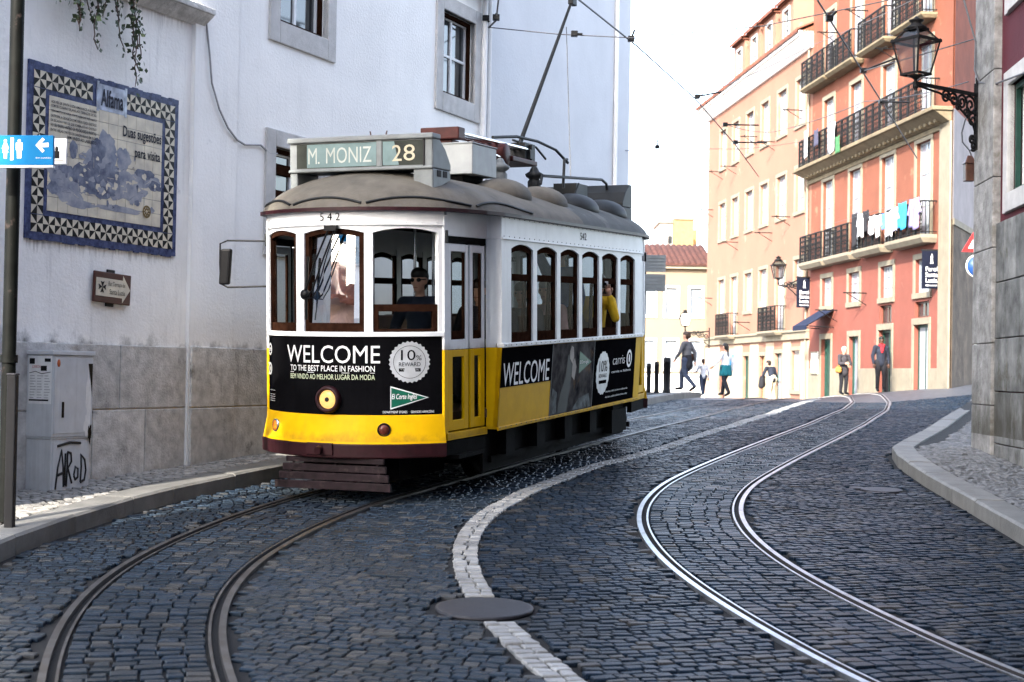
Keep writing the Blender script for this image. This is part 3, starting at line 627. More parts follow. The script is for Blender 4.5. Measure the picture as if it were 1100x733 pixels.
# ------------------------------------------------------------------ tall bluish house end
tb = empty('tall_house', WF, 'tall bluish white blank house wall beyond the tram, against the sky', 'house')
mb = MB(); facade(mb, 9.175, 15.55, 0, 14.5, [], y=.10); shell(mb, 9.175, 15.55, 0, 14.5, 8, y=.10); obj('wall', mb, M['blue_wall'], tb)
mb = MB(); mb.tube([(14.75, .06, .9), (14.75, .06, 14)], .04, 10); mb.tube([(9.55, .07, .9), (9.55, .07, 14)], .03, 8); obj('downpipe', mb, M['white_wall'], tb)
# ------------------------------------------------------------------ maroon house on the right
MF = frame((5.87, 18.84, 0), (-.085, -.996))
mh = empty('maroon_house', MF, 'dark maroon house at the right edge with tall grey stone base and corner pier', 'house')
ops = [(1.45, 2.75, 3.74, 5.02), (1.45, 2.75, 6.10, 8.2), (4.3, 5.6, 3.74, 5.02), (4.3, 5.6, 6.1, 8.2), (7.2, 8.5, 3.74, 5.02), (7.2, 8.5, 6.1, 8.2), (10.3, 11.6, 3.74, 5.02)]
mb = MB(); facade(mb, 0.0, 22, 0, 11.5, ops, .25, y=.05); shell(mb, 0, 22, 0, 11.5, 9, y=.05); obj('wall', mb, M['maroon'], mh)
mb = MB(); rows = [(.3, .80), (.80, 1.42), (1.42, 2.05), (2.05, 2.72), (2.72, 3.44)]
blocks(mb, 1.0, 22, rows, 0.0, .06, .35, .8); obj('stone_base', mb, M['stone_dark'], mh, bevel=.008)
mb = MB(); z = .3
for h in (.95, .75, 1.15, .85, 1.3, 1.1, 1.25, 1.0, 1.2, 1.3):
    mb.box(-.02, 1.0, -.045, .5, z + .004, z + h - .004); z += h
_pm = mat('pale_pier_stone', (.33, .322, .31), .8, var=.3, scale=5, bump=.016, bscale=22, streak=.75, streakcol=(.20, .19, .17), island=.06, blotch=((.14, .13, .11), 2.6, .55, .75)); mould(_pm, .9, 2.6, (.05, .045, .03), None, 2.4, .9, .30, .52); obj('corner_pier', mb, _pm, mh, bevel=.012)
for i, (a, b, c, d) in enumerate(ops):
    w = window(mh, a, b, c, d, sur=0, y=.05, dep=.22, nx=3, nz=4, mf=M['t_white'], mp=M['house_glass'], fr=.05, bars=.03)
    mb = MB(); s = .2; mb.box(a - s, a, .01, .1, c - .22, d + .17); mb.box(b, b + s, .01, .1, c - .22, d + .17); mb.box(a, b, .008, .1, d, d + .17); mb.box(a, b, -.01, .1, c - .22, c)
    obj('surround', mb, M['stone'], w, bevel=.008)
    mb = MB(); ring(mb, a + .002, b - .002, c + .002, d - .002, .06, .10, .155); obj('casing', mb, M['green_door'], w)
# ------------------------------------------------------------------ orange house
FD = Vector((.097, -.995, 0)).normalized()                # along the far facades, left to right as seen from the street
def fframe(): return frame((12.007, 48., 0), (FD.x, FD.y))
HF = fframe()
def balcony(P, a, b, z, proj=.42, h=1.0, ornate=True, slab=M['trim_old'], th=.16, mr=None):
    mb = MB(); mb.hexa([(a + .06, -proj + .1, z - th), (b - .06, -proj + .1, z - th), (b - .06, .0, z - th), (a + .06, .0, z - th)], [(a, -proj, z - th * .45), (b, -proj, z - th * .45), (b, 0., z - th * .45), (a, 0., z - th * .45)])
    mb.box(a, b, -proj, 0, z - th * .45 + .002, z)
    o = obj('balcony', mb, slab, P)
    mb = MB(); t = .018
    for x0, x1, y in ((a + .05, b - .05, -proj + .05),):
        mb.box(x0, x1, y - .022, y + .022, z + h - .04, z + h); mb.box(x0, x1, y - t / 2, y + t / 2, z + .06, z + .085); mb.box(x0, x1, y - t / 2, y + t / 2, z + h * .8, z + h * .8 + .02)
        n = max(3, int((x1 - x0) / .125)); st_ = (x1 - x0) / n
        for k in range(n + 1):
            x = x0 + k * st_; w = .022 if k % 5 == 0 else t / 2; mb.box(x - w, x + w, y - w, y + w, z, z + h - .04)
            if ornate and k < n:
                c = x + st_ / 2
                for zz in (.22, .5, .7):
                    pts = [(c + .05 * math.cos(q) * (1 if zz != .5 else .8), y, z + h * zz + .10 * math.sin(q)) for q in np.linspace(0, 2 * math.pi, 9)]
                    mb.tube(pts, .008, 4, cap=False)
    for x in (a + .05, b - .05):
        mb.box(x - .02, x + .02, -proj + .05, 0, z + h - .04, z + h); mb.box(x - t / 2, x + t / 2, -proj + .05, 0, z + .06, z + .085)
        for k in range(4): y = -proj + .05 + k * (proj - .05) / 4; mb.box(x - t / 2, x + t / 2, y - t / 2, y + t / 2, z, z + h)
    obj('railing', mb, mr or M['iron_rail'], o); return o
oh = empty('orange_house', HF, 'tall orange house with iron balconies and laundry at the top of the street', 'house')
bays = [-6.12, -3.08, .15, 3.25]; hw = .58
x0, x1 = -8.16, 4.62
ops = []
for c in bays:
    ops += [(c - hw, c + hw, 12.5, 14.9), (c - hw, c + hw, 9.4, 11.72), (c - hw, c + hw, 5.86, 8.72), (c - hw, c + hw, 4.16, 5.18)]
gd = [(-6.70, -5.55, .7, 2.95), (-3.55, -2.5, .7, 2.98), (-.55, .65, .7, 3.12), (2.6, 3.8, .7, 3.2)]
ops += gd + [(-.5, .6, 3.32, 3.92), (2.62, 3.78, 3.42, 3.9)]
mb = MB(); facade(mb, x0, x1, 5.72, 16.5, [o for o in ops if o[2] > 5.7], .25, 0); facade(mb, x0, x1, .2, 5.72, [o for o in ops if o[2] < 5.7], .25, 1)
cxp = x1 + .8; fq = (cxp - .853 * 9, .521 * 9)
for q0, q1 in (((x0, 9), (x0, 0)), ((fq[0], fq[1]), (x0, 9))): mb.add([(q0[0], q0[1], .2), (q1[0], q1[1], .2), (q1[0], q1[1], 16.5), (q0[0], q0[1], 16.5)], [(0, 1, 2, 3)], 0)
mb.add([(x1, 0, .2), (cxp, 0, .2), (cxp, 0, 16.5), (x1, 0, 16.5)], [(0, 1, 2, 3)], 0); mb.add([(x0, 0, 16.5), (cxp, 0, 16.5), (fq[0], fq[1], 16.5), (x0, 9, 16.5)], [(0, 1, 2, 3)], 0)
obj('wall', mb, [M['orange'], M['pink']], oh)
for i, c in enumerate(bays):
    for z0_, z1_ in ((12.5, 14.9), (9.4, 11.72), (5.86, 8.72)):
        window(oh, c - hw, c + hw, z0_, z1_, sur=.17, nx=2, nz=3, name='balcony_door', sill=False)
    window(oh, c - hw, c + hw, 4.16, 5.18, sur=.17, nx=4 if i == 2 else 2, nz=3)
for i, (a, b, c, d) in enumerate(gd):
    mb = MB(); ring(mb, a, b, c, d, .08, .13, .2, bottom=False); mb.box((a + b) / 2 - .03, (a + b) / 2 + .03, .14, .19, c, d - .08)
    if i == 3: mb.box(a + .08, b - .08, .15, .18, c, d - .08, 1)
    dd = obj('street_door', mb, [M['green_door'], M['shutter']], oh)
    mb = MB(); mb.box(a + .05, b - .05, .182, .19, c, d - .05); obj('door_panel', mb, [M['green_door'], M['pane_white'], M['dark_hole'], M['shutter']][i], dd)
    mb = MB(); mb.box(a - .16, a - .002, -.035, .05, c, d); mb.box(b + .002, b + .16, -.035, .05, c, d); mb.box(a - .16, b + .16, -.037, .05, d + .002, d + .2); obj('surround', mb, M['trim'], dd, bevel=.008)
for a, b, c, d in [(-.5, .6, 3.32, 3.92), (2.62, 3.78, 3.42, 3.9)]: window(oh, a, b, c, d, sur=.0, nx=2, nz=1, mf=M['dark_wood'], mp=M['house_glass'])
for a, b in ((-8.43, -5.2), (-5.4, -2.2), (-1.95, 1.05), (1.28, 4.3)):
    balcony(oh, a + .25, b - .1, 12.42, .5)
for a, b in ((-8.1, -5.38), (-5.12, -2.36), (-1.98, .72), (1.26, 4.36)):
    balcony(oh, a, b, 5.82, .5, slab=M['trim'], th=.24)
# continuous balcony on the cornice
mb = MB(); mb.hexa([(x0 - .2, -.1, 9.0), (x1 + .75, -.1, 9.0), (x1 + .75, 0, 9.0), (x0 - .2, 0, 9.0)], [(x0 - .5, -.55, 9.28), (x1 + .8, -.55, 9.28), (x1 + .8, 0, 9.28), (x0 - .5, 0, 9.28)])
mb.box(x0 - .55, x1 + .85, -.62, 0, 9.282, 9.40); mb.box(x0 - .3, x1 + .8, -.07, 0, 8.84, 8.995)
for k in range(34): x = x0 + k * .39; mb.box(x, x + .16, -.3, -.06, 9.02, 9.16)
obj('cornice', mb, M['trim_old'], oh, bevel=.02)
balcony(oh, x0 + .05, x1 - .15, 9.42, .58, th=.02)
# corner pilaster, chamfered flank and its base
mb = MB(); mb.box(x1 - .02, x1 + .81, -.07, -.002, .6, 9.0); obj('corner_pilaster', mb, M['trim'], oh, bevel=.02)
dxp = 9.
def flank(z0_, z1_, out, m, nm):
    a = (cxp, .02 - out); ux, uy = -.853, .521
    a = (cxp + out, .05); q = [a, (a[0] + dxp * ux, a[1] + dxp * uy), (a[0] + dxp * ux - .2, a[1] + dxp * uy), (a[0] - .2, a[1] + .0)]
    mb = MB(); mb.prismz(q, z0_, z1_); return obj(nm, mb, m, oh)
flank(.6, 6.0, .03, mat('grimy_rubble', (.16, .125, .095), .9, var=.3, scale=1.6, bump=.02, bscale=8, blotch=((.1, .08, .06), 1.2, .5, .8)), 'flank_base'); flank(6.0, 6.18, .10, M['trim'], 'flank_moulding'); flank(6.18, 9.35, 0, mat('grey_plaster', (.30, .27, .27), .85, var=.12, scale=1.5, streak=.4), 'flank_plaster'); flank(9.35, 16.5, 0, mat('shabby_orange', (.22, .06, .03), .85, var=.2, scale=1.2, streak=.4, streakcol=(.15, .045, .025)), 'flank_wall')
for a, b in ((x0, -6.9), (-5.4, -3.72), (-2.33, -.75), (.82, 2.43), (3.98, x1)): mb = MB(); mb.box(a, b, -.04, .0, .3, 1.88); obj('ground_floor_base', mb, M['trim'], oh, bevel=.01)
mb = MB()
for zz in (13.6, 10.4): 
    mb.tube([(-8.6, -.1, zz), (-8.6, -.9, zz)], .02, 6)
for x, z in ((-5.1, 13.9), (-2.0, 13.95), (-4.9, 3.95), (-1.8, 4.4), (1.0, 12.0)):
    mb = MB(); mb.tube([(x, 0, z), (x, -.8, z)], .022, 6); mb.tube([(x, 0, z - .4), (x, -.7, z)], .014, 6); mb.tube([(x - .3, -.5, z + .01), (x + .3, -.5, z + .01)], .014, 6); obj('drying_bracket', mb, M['iron_rail'], oh)

# roof eaves
mb = MB(); mb.prismz([(x0, -.5), (cxp + .3, -.5), (fq[0] + .3, fq[1]), (x0, 9)], 16.502, 16.75); obj('roof', mb, M['tile'], oh)
# ------------------------------------------------------------------ peach house
ph = empty('peach_house', HF, 'long pale peach house with tiled dormers next to the orange house', 'house')
X = lambda s: -s
px0, px1 = -25.4, -8.18
wb = [(22.93, 21.75), (20.46, 19.35), (17.98, 16.78), (15.50, 14.32), (12.92, 11.65), (10.28, 9.1)]
ops = []
for a, b in wb: ops += [(-a, -b, 11.38, 13.15), (-a, -b, 8.0, 9.68)]
for i, (a, b) in enumerate(wb): ops.append((-a, -b, 4.42 if i not in (1, 4) else 3.42, 6.07) if i != 5 else (-a, -b, 5.3, 6.12))
gdr = [(-22.3, -21.3, .2, 2.5), (-18.05, -17.0, .2, 2.44), (-15.3, -14.4, .2, 2.42), (-12.9, -11.85, .2, 2.5), (-10.45, -9.4, 1.05, 2.58)]
ops += gdr
mb = MB(); facade(mb, px0, px1, -.6, 14.1, ops, .22); shell(mb, px0, px1, -.6, 14.1, 9); obj('wall', mb, M['peach'], ph)
for i, (a, b) in enumerate(wb):
    window(ph, -a, -b, 11.38, 13.15, sur=.15, nx=2, nz=3); window(ph, -a, -b, 8.0, 9.68, sur=.15, nx=2, nz=3)
    if i in (1, 4): window(ph, -a, -b, 3.42, 6.07, sur=.15, nx=2, nz=4, name='balcony_door', sill=False); balcony(ph, -a - 1.1, -b + .3, 3.4, .5, slab=M['trim'], th=.18)
    elif i == 5: window(ph, -a, -b, 5.3, 6.12, sur=.15, nx=2, nz=2)
    else: window(ph, -a, -b, 4.42, 6.07, sur=.15, nx=2, nz=3)
for i, (a, b, c, d) in enumerate(gdr):
    w = window(ph, a, b, c, d, sur=.16, nx=2, nz=2, name='street_door' if i < 4 else 'window', sill=i == 4, mf=[M['dark_wood'], M['green_door'], M['dark_wood'], M['green_door'], M['stone']][i], mp=[M['house_glass'], M['green_door'], mat('ochre_panel', (.5, .33, .16), .6), M['pane_white'], mat('grey_panel', (.34, .32, .3), .6)][i])
mb = MB(); mb.box(px0, px1, -.13, 0, 3.0, 3.28); mb.box(px0, px1, -.2, 0, 3.282, 3.38); obj('ledge', mb, M['trim'], ph, bevel=.02)
mb = MB(); mb.box(px0 - .1, px1, -.03, .0, -.6, 2.9); 
for q in gdr: pass
mb = MB()
zz = sorted([(q[0] - .17, q[1] + .17) for q in gdr]); e = px0
for a, b in zz: mb.box(e, a, -.03, -.001, -.6, 2.95); e = b
mb.box(e, px1, -.03, -.001, -.6, 2.95); obj('ground_floor_render', mb, mat('pale_render', (.40, .30, .22), .85, var=.08, scale=1.2, streak=.4, streakcol=(.5, .4, .3)), ph)
mb = MB(); mb.hexa([(px0, -.1, 14.05), (px1, -.1, 14.05), (px1, 0, 14.05), (px0, 0, 14.05)], [(px0 - .3, -.5, 14.5), (px1, -.5, 14.5), (px1, 0, 14.5), (px0 - .3, 0, 14.5)]); mb.box(px0 - .3, px1, -.55, 0, 14.502, 14.68)
obj('cornice', mb, M['white_wall'], ph)
def tiles(mb, x0, x1, y0, z0, y1, z1, pitch=.24, m=0):
    """rows of half round tiles running up a slope"""
    n = int((x1 - x0) / pitch)
    for k in range(n):
        xa = x0 + (k + .5) * (x1 - x0) / n
        pr = [(math.cos(q) * pitch * .42, math.sin(q) * .07) for q in np.linspace(0, math.pi, 5)]
        vs = [(xa + a, y0, z0 + b) for a, b in pr] + [(xa + a, y1, z1 + b) for a, b in pr]
        mb.add(vs, [(i, i + 1, i + 6, i + 5) for i in range(4)] + [(4, 3, 2, 1, 0)], m, True)
    mb.add([(x0, y0, z0), (x1, y0, z0), (x1, y1, z1), (x0, y1, z1)], [(0, 1, 2, 3)], m)
    mb.add([(x0, y0, z0 - .1), (x1, y0, z0 - .1), (x1, y0, z0), (x0, y0, z0)], [(0, 1, 2, 3)], m)
mb = MB(); tiles(mb, px0 - .35, px1, -.62, 14.72, 3.0, 16.3); tiles(mb, px0 - .35, px1, 3.0, 16.35, 9, 15.2)
for xa in (px0 - .35, px1): mb.add([(xa, -.6, 14.6), (xa, 3, 16.3), (xa, 9, 14.6)], [(0, 1, 2)])
obj('roof', mb, M['tile'], ph)
for a, b in ((20.44, 19.49), (17.76, 16.88), (15.28, 14.47), (12.71, 11.83)):
    c = -(a + b) / 2; mb = MB(); h = .95
    facade(mb, c - h, c + h, 14.6, 16.75, [(c - .38, c + .38, 15.0, 16.42)], .15, y=.12); shell(mb, c - h, c + h, 14.6, 16.75, 3.0, y=.12)
    d = obj('dormer', mb, M['peach'], ph)
    mb = MB(); tiles(mb, c - h - .2, c + h + .2, -.1, 16.85, 3.2, 17.3, .22); mb.box(c - h - .08, c + h + .08, .0, 3.1, 16.752, 16.83); obj('dormer_roof', mb, M['tile'], d)
    mb = MB(); ring(mb, c - .38, c + .38, 15.0, 16.42, .06, .17, .22); mb.box(c - .02, c + .02, .18, .215, 15.06, 16.36); mb.box(c - .32, c + .32, .18, .213, 15.7, 15.73)
    mb.box(c - .34, c + .34, .225, .235, 15.03, 16.4, 1); ring(mb, c - .5, c + .5, 14.9, 16.55, .12, .08, .119, 0); obj('dormer_window', mb, [M['shutter'], M['house_glass']], d)
mb = MB()
for s, z in ((24.2, 5.3), (24.3, 9.6), (22.4, 11.2), (19.8, 11.1), (16.2, 11.9), (13.4, 11.25), (9.6, 11.9), (19.3, 7.6), (13.6, 7.5), (11.0, 7.9), (17.0, 3.9)):
    mb = MB(); mb.tube([(-s, 0, z), (-s, -.75, z)], .022, 6); mb.tube([(-s, 0, z - .35), (-s, -.6, z)], .014, 6); mb.tube([(-s - .3, -.6, z + .01), (-s + .3, -.6, z + .01)], .014, 6); obj('drying_bracket', mb, M['iron_rail'], ph)

mb = MB(); mb.tube([(-8.5, -.06, .5), (-8.5, -.06, 14)], .05, 8); obj('downpipe', mb, M['trim'], ph)
# ------------------------------------------------------------------ far yellow house and what rises behind it
Yf = 80.
YF = frame((0, Yf, 0), (1, 0))
yh = empty('yellow_house', YF, 'pale yellow two storey house with dark red hipped roof at the end of the street', 'house')
k_ = Yf / F
xa, xb = -3.0, (763 - CX) * k_
ops = []; zr = lambda y, x=725: at(x, y, Yf).z; xr = lambda x: (x - CX) * k_
for a, b in ((650, 663), (671, 683), (692, 703), (714.5, 727), (741, 753.5)):
    ops += [(xr(a), xr(b), zr(339.5), zr(309.5)), (xr(a), xr(b), zr(397), zr(366))]
mb = MB(); facade(mb, xa, xb, -1.5, zr(289), ops, .2); shell(mb, xa, xb, -1.5, zr(289), 9); obj('wall', mb, M['cream'], yh)
for o in ops: window(yh, *o, sur=.12, nx=2, nz=3, ms=M['white_wall'])
mb = MB(); mb.box(xa - .1, xb + .02, -.3, 0, zr(289), zr(285)); obj('cornice', mb, M['trim'], yh)
mb = MB(); tiles(mb, xa - .2, xb + .1, -.4, zr(284), 4.5, zr(256), .3); tiles(mb, xa - .2, xb + .1, 4.5, zr(256), 9, zr(275), .3); mb.add([(xb + .1, -.4, zr(284)), (xb + .1, 4.5, zr(256)), (xb + .1, 9, zr(275))], [(0, 1, 2)]); obj('roof', mb, M['tile_dark'], yh)
mb = MB(); mb.tube([(xr(761), -.12, -1), (xr(761), -.12, zr(285))], .09, 8); obj('downpipe', mb, M['green_door'], yh)
mb = MB(); mb.box(xa, xb, -.06, -.002, -1.5, zr(402)); obj('stone_base', mb, M['white_wall'], yh)
Yt = 96.; kt = Yt / F; TF = frame((0, Yt, 0), (1, 0)); xt = lambda x: (x - CX) * kt; zt_ = lambda y: at(725, y, Yt).z
tw = empty('roof_tower', TF, 'ochre and grey plastered attic block standing behind the dark red roof', 'building')
mb = MB(); mb.box(xt(707), xt(721), 0, 4, 2, zt_(240), 0); mb.box(xt(721.1), xt(742), -.6, 4, 2, zt_(237), 1); obj('wall', mb, [mat('grey_render', (.30, .285, .265), .85, streak=.4), mat('ochre_render', (.28, .18, .08), .85)], tw)
mb = MB(); mb.box(xt(706), xt(721.3), -.1, 4.1, zt_(240), zt_(238)); mb.box(xt(721.5), xt(743), -.7, 4.1, zt_(237), zt_(234.5)); obj('coping', mb, M['trim'], tw)
mb = MB(); mb.box(xt(716), xt(720), -.03, .0, zt_(262), zt_(254)); obj('window', mb, M['house_glass'], tw)
rh = empty('red_roofed_house', TF, 'low house with a bright red tiled roof showing just beyond the tram', 'house')
mb = MB(); mb.box(xt(664), xt(704), 2, 9, 0, zt_(277)); obj('wall', mb, M['white_wall'], rh)
mb = MB(); tiles(mb, xt(662), xt(706), 1.6, zt_(278), 5, zt_(264), .3); tiles(mb, xt(662), xt(706), 5, zt_(264), 9, zt_(278), .3); obj('roof', mb, mat('red_tile', (.5, .14, .07), .8, var=.2, scale=3), rh)
cs = empty('chimney_stack', TF, 'slim ochre chimney against the white sky beside the dark red roof', 'chimney')
mb = MB(); mb.box(xt(752), xt(757), 5, 5.4, 2, zt_(240)); obj('shaft', mb, mat('ochre_chimney', (.4, .22, .08), .85), cs); mb = MB(); mb.box(xt(751.3), xt(757.7), 4.95, 5.45, zt_(240), zt_(238)); obj('cap', mb, M['trim'], cs)
# ------------------------------------------------------------------ unseen houses: the tall one added to shade the street, the low one mirrored in the tram
def back_house(name, org, xd, w, h, dep, m, label, roof=True):
    fr_ = frame(org, xd); e = empty(name, fr_, label, 'house'); ops = []
    n = max(2, int(w / 3.0)); 
    for fl in range(int((h - 1) / 3.2)):
        for i in range(n):
            c = (i + .5) * w / n; z = fl * 3.2 + 1.1; ops.append((c - .55, c + .55, z, z + 1.7))
    mb = MB(); facade(mb, 0, w, -1, h, ops, .2); shell(mb, 0, w, -1, h, dep); obj('wall', mb, m, e)
    for o in ops[:40]: window(e, *o, sur=.13, nx=2, nz=3, ms=M['stone'])
    mb = MB(); tiles(mb, -.2, w + .2, -.4, h, dep / 2, h + .9, .5); tiles(mb, -.2, w + .2, dep / 2, h + .9, dep + .3, h, .5); obj('roof', mb, M['tile'], e); return e
back_house('shade_house', (12., -9., 0), (-1, 0), 25.8, 26.5, 12, M['white_wall'], 'tall unseen white house added behind the viewer to shade the street')  # added to shade the street; edge and height set for the shadow
back_house('terrace_house', (-9.47, 1.0, 0), (-.65, .75), 9, 2.9, 7, mat('rose_stucco', (.55, .36, .30), .85), 'low rose house on the terrace to the left, seen mirrored in the windscreen')
# ================================================================== TRAM  (local x = across, y = front to rear, z = up from the rails)
TU = ray(1165, 324).normalized(); TV = TU.cross(Vector((0, 0, 1))).normalized(); TWv = TV.cross(TU)
TC = Vector((-1.65, 13.7, zgf(-1.65, 13.7))) + TV * .04; TC.z = float(np.interp(13.7, _KN[:, 0], _KN[:, 1]))
TM = Matrix(((TV.x, TU.x, TWv.x, TC.x), (TV.y, TU.y, TWv.y, TC.y), (TV.z, TU.z, TWv.z, TC.z), (0, 0, 0, 1)))
def tram_at(px, py, u):                                   # local x, z of the point seen at px, py on the cross-section u
    d = ray(px, py); t = ((TC + TU * u) - CAM).dot(TU) / d.dot(TU); p = CAM + d * t - TC; return p.dot(TV), p.dot(TWv)
tram = empty('tram', TM, 'old yellow, white and black tram with a WELCOME advert climbing the cobbled street', 'tram')
M['guard'] = mat('worn_guard_paint', (.022, .012, .016), .6, spec=.15, var=.4, scale=14, blotch=((.05, .035, .035), 9., .56, .7))
AR, AM, TL_ = 1.199, .875, 7.5
def apos(ph, d=0.): return ((AR + d) * math.sin(ph), AR - (AR + d) * math.cos(ph))
def arc(a, b, n=None): n = n or max(2, int(abs(b - a) / .06) + 1); return [apos(q) for q in np.linspace(a, b, n)]
def band(mb, path, w0, w1, d0=0., d1=0., th=.04, m=0, top=None, closed=False):
    """upright strip along a plan path, outer face pushed out by d0 at the bottom and d1 at the top; top = list of upper heights"""
    n = len(path); vs = []
    for i, p in enumerate(path):
        a, b = path[max(i - 1, 0)], path[min(i + 1, n - 1)]; t = Vector((b[0] - a[0], b[1] - a[1])).normalized(); nx, ny = t.y, -t.x
        h = top[i] if top else w1
        vs += [(p[0] + nx * d0, p[1] + ny * d0, w0 if not isinstance(w0, list) else w0[i]), (p[0] + nx * d1, p[1] + ny * d1, h), (p[0] + nx * (d1 - th), p[1] + ny * (d1 - th), h), (p[0] + nx * (d0 - th), p[1] + ny * (d0 - th), w0 if not isinstance(w0, list) else w0[i])]
    fs = []
    for i in range(n - 1):
        for k in range(4): fs.append((i * 4 + k, i * 4 + (k + 1) % 4, i * 4 + 4 + (k + 1) % 4, i * 4 + 4 + k))
    fs += [(0, 1, 2, 3), (n * 4 - 1, n * 4 - 2, n * 4 - 3, n * 4 - 4)]
    mb.add(vs, fs, m)
def flip(pts): return [(x, TL_ - y) for x, y in reversed(pts)]
CORN = apos(AM)                                            # (.92, .43)
PS, PE = (CORN[0] + .012, CORN[1] + .04), (1.0, 1.285)     # the tapering platform side
HWID = 1.15; S0, S1 = 1.30, 6.20
def T(name, mb, m, parent=tram, bevel=0): return obj(name, mb, m, parent, bevel)
# ---- underframe, trucks, wheels
mb = MB(); mb.box(-.80, .80, .35, 7.15, .44, .58); mb.box(-.62, .62, 1.6, 5.9, .20, .44); mb.box(-.5, .5, .35, 1.4, .16, .44)
for s in (-1, 1):
    mb.box(s * .86 - .03, s * .86 + .03, 1.5, 6.0, .34, .5); mb.hexa([(s * .78, .5, .36), (s * 1.0, .6, .36), (s * 1.0, 1.25, .36), (s * .78, 1.25, .36)], [(s * .78, .5, .40), (s * 1.0, .6, .40), (s * 1.0, 1.25, .40), (s * .78, 1.25, .40)])
    for k in range(5): mb.box(s * .98 - .06, s * .98 + .06, 1.7 + k * .9, 1.95 + k * .9, .3, .56)
    mb.box(s * .8, s * 1.06, 5.2, 5.8, .22, .5); mb.box(s * .90, s * .93, 1.35, 6.1, .16, .6); mb.box(s * .93, s * .96, 1.5, 5.9, .24, .30)  # dark valance added each side for the shade below the body
T('underframe', mb, M['t_under'])
for u in (2.35, 5.1):
    mb = MB(); mb.lathe([(.02, -.6), (.05, -.6), (.05, .6), (.02, .6)], 12, (0, u, .335), 'X'); ax = T('wheelset', mb, M['t_under'])
    for s in (-1, 1):
        mb = MB(); c = s * .45; mb.lathe([(.05, -.06), (.335, -.055), (.355, -.05), (.355, -.03), (.33, -.025), (.325, .05), (.26, .055), (.24, .02), (.08, .025), (.07, .07), (.05, .07)] if s > 0 else [(.05, .06), (.335, .055), (.355, .05), (.355, .03), (.33, .025), (.325, -.05), (.26, -.055), (.24, -.02), (.08, -.025), (.07, -.07), (.05, -.07)], 28, (c, u, .335), 'X')
        T('wheel', mb, M['t_under'], ax)
        mb = MB(); mb.box(s * .62, s * .80, u - .12, u + .12, .24, .46); mb.tube([(s * .72, u - .45, .42), (s * .72, u, .38), (s * .72, u + .45, .42)], .03, 6); T('axle_box', mb, M['t_under'], ax)
# ---- floor and inside
mb = MB(); mb.prismz([(-.78, .45), (0, .1), (.78, .45), (.92, 1.26), (1.05, 1.33), (1.05, 6.17), (.92, 6.24), (.78, 7.05), (0, 7.4), (-.78, 7.05), (-.92, 6.24), (-1.05, 6.17), (-1.05, 1.33), (-.92, 1.26)], .70, .78); T('floor', mb, M['dark_wood'])
for k in range(6):
    for s in (-1, 1):
        u = 1.95 + k * .738; mb = MB(); mb.box(s * .32, s * 1.04, u, u + .42, 1.05, 1.2); mb.box(s * .34, s * 1.02, u + .06, u + .36, .78, 1.05)
        mb.hexa([(s * .32, u + .40, 1.18), (s * 1.04, u + .40, 1.18), (s * 1.04, u + .46, 1.18), (s * .32, u + .46, 1.18)], [(s * .34, u + .46, 1.68), (s * 1.02, u + .46, 1.68), (s * 1.02, u + .5, 1.68), (s * .34, u + .5, 1.68)]); T('seat', mb, M['dark_wood'], bevel=.02)
mb = MB()
for x, u in ((.22, 1.32), (.40, 1.36), (-.3, 1.32), (.35, 6.15), (-.35, 6.15)): mb.tube([(x, u, .78), (x, u, 2.75)], .016, 8)
T('grab_pole', mb, M['chrome'])
mb = MB(); mb.box(-.34, .28, .30, .52, .78, 1.5); mb.lathe([(.02, 1.5), (.09, 1.5), (.09, 1.56), (.03, 1.58)], 14, (-.16, .42, 0)); mb.tube([(-.16, .42, 1.58), (.02, .40, 1.60)], .014, 6); T('controller', mb, M['t_dark'])
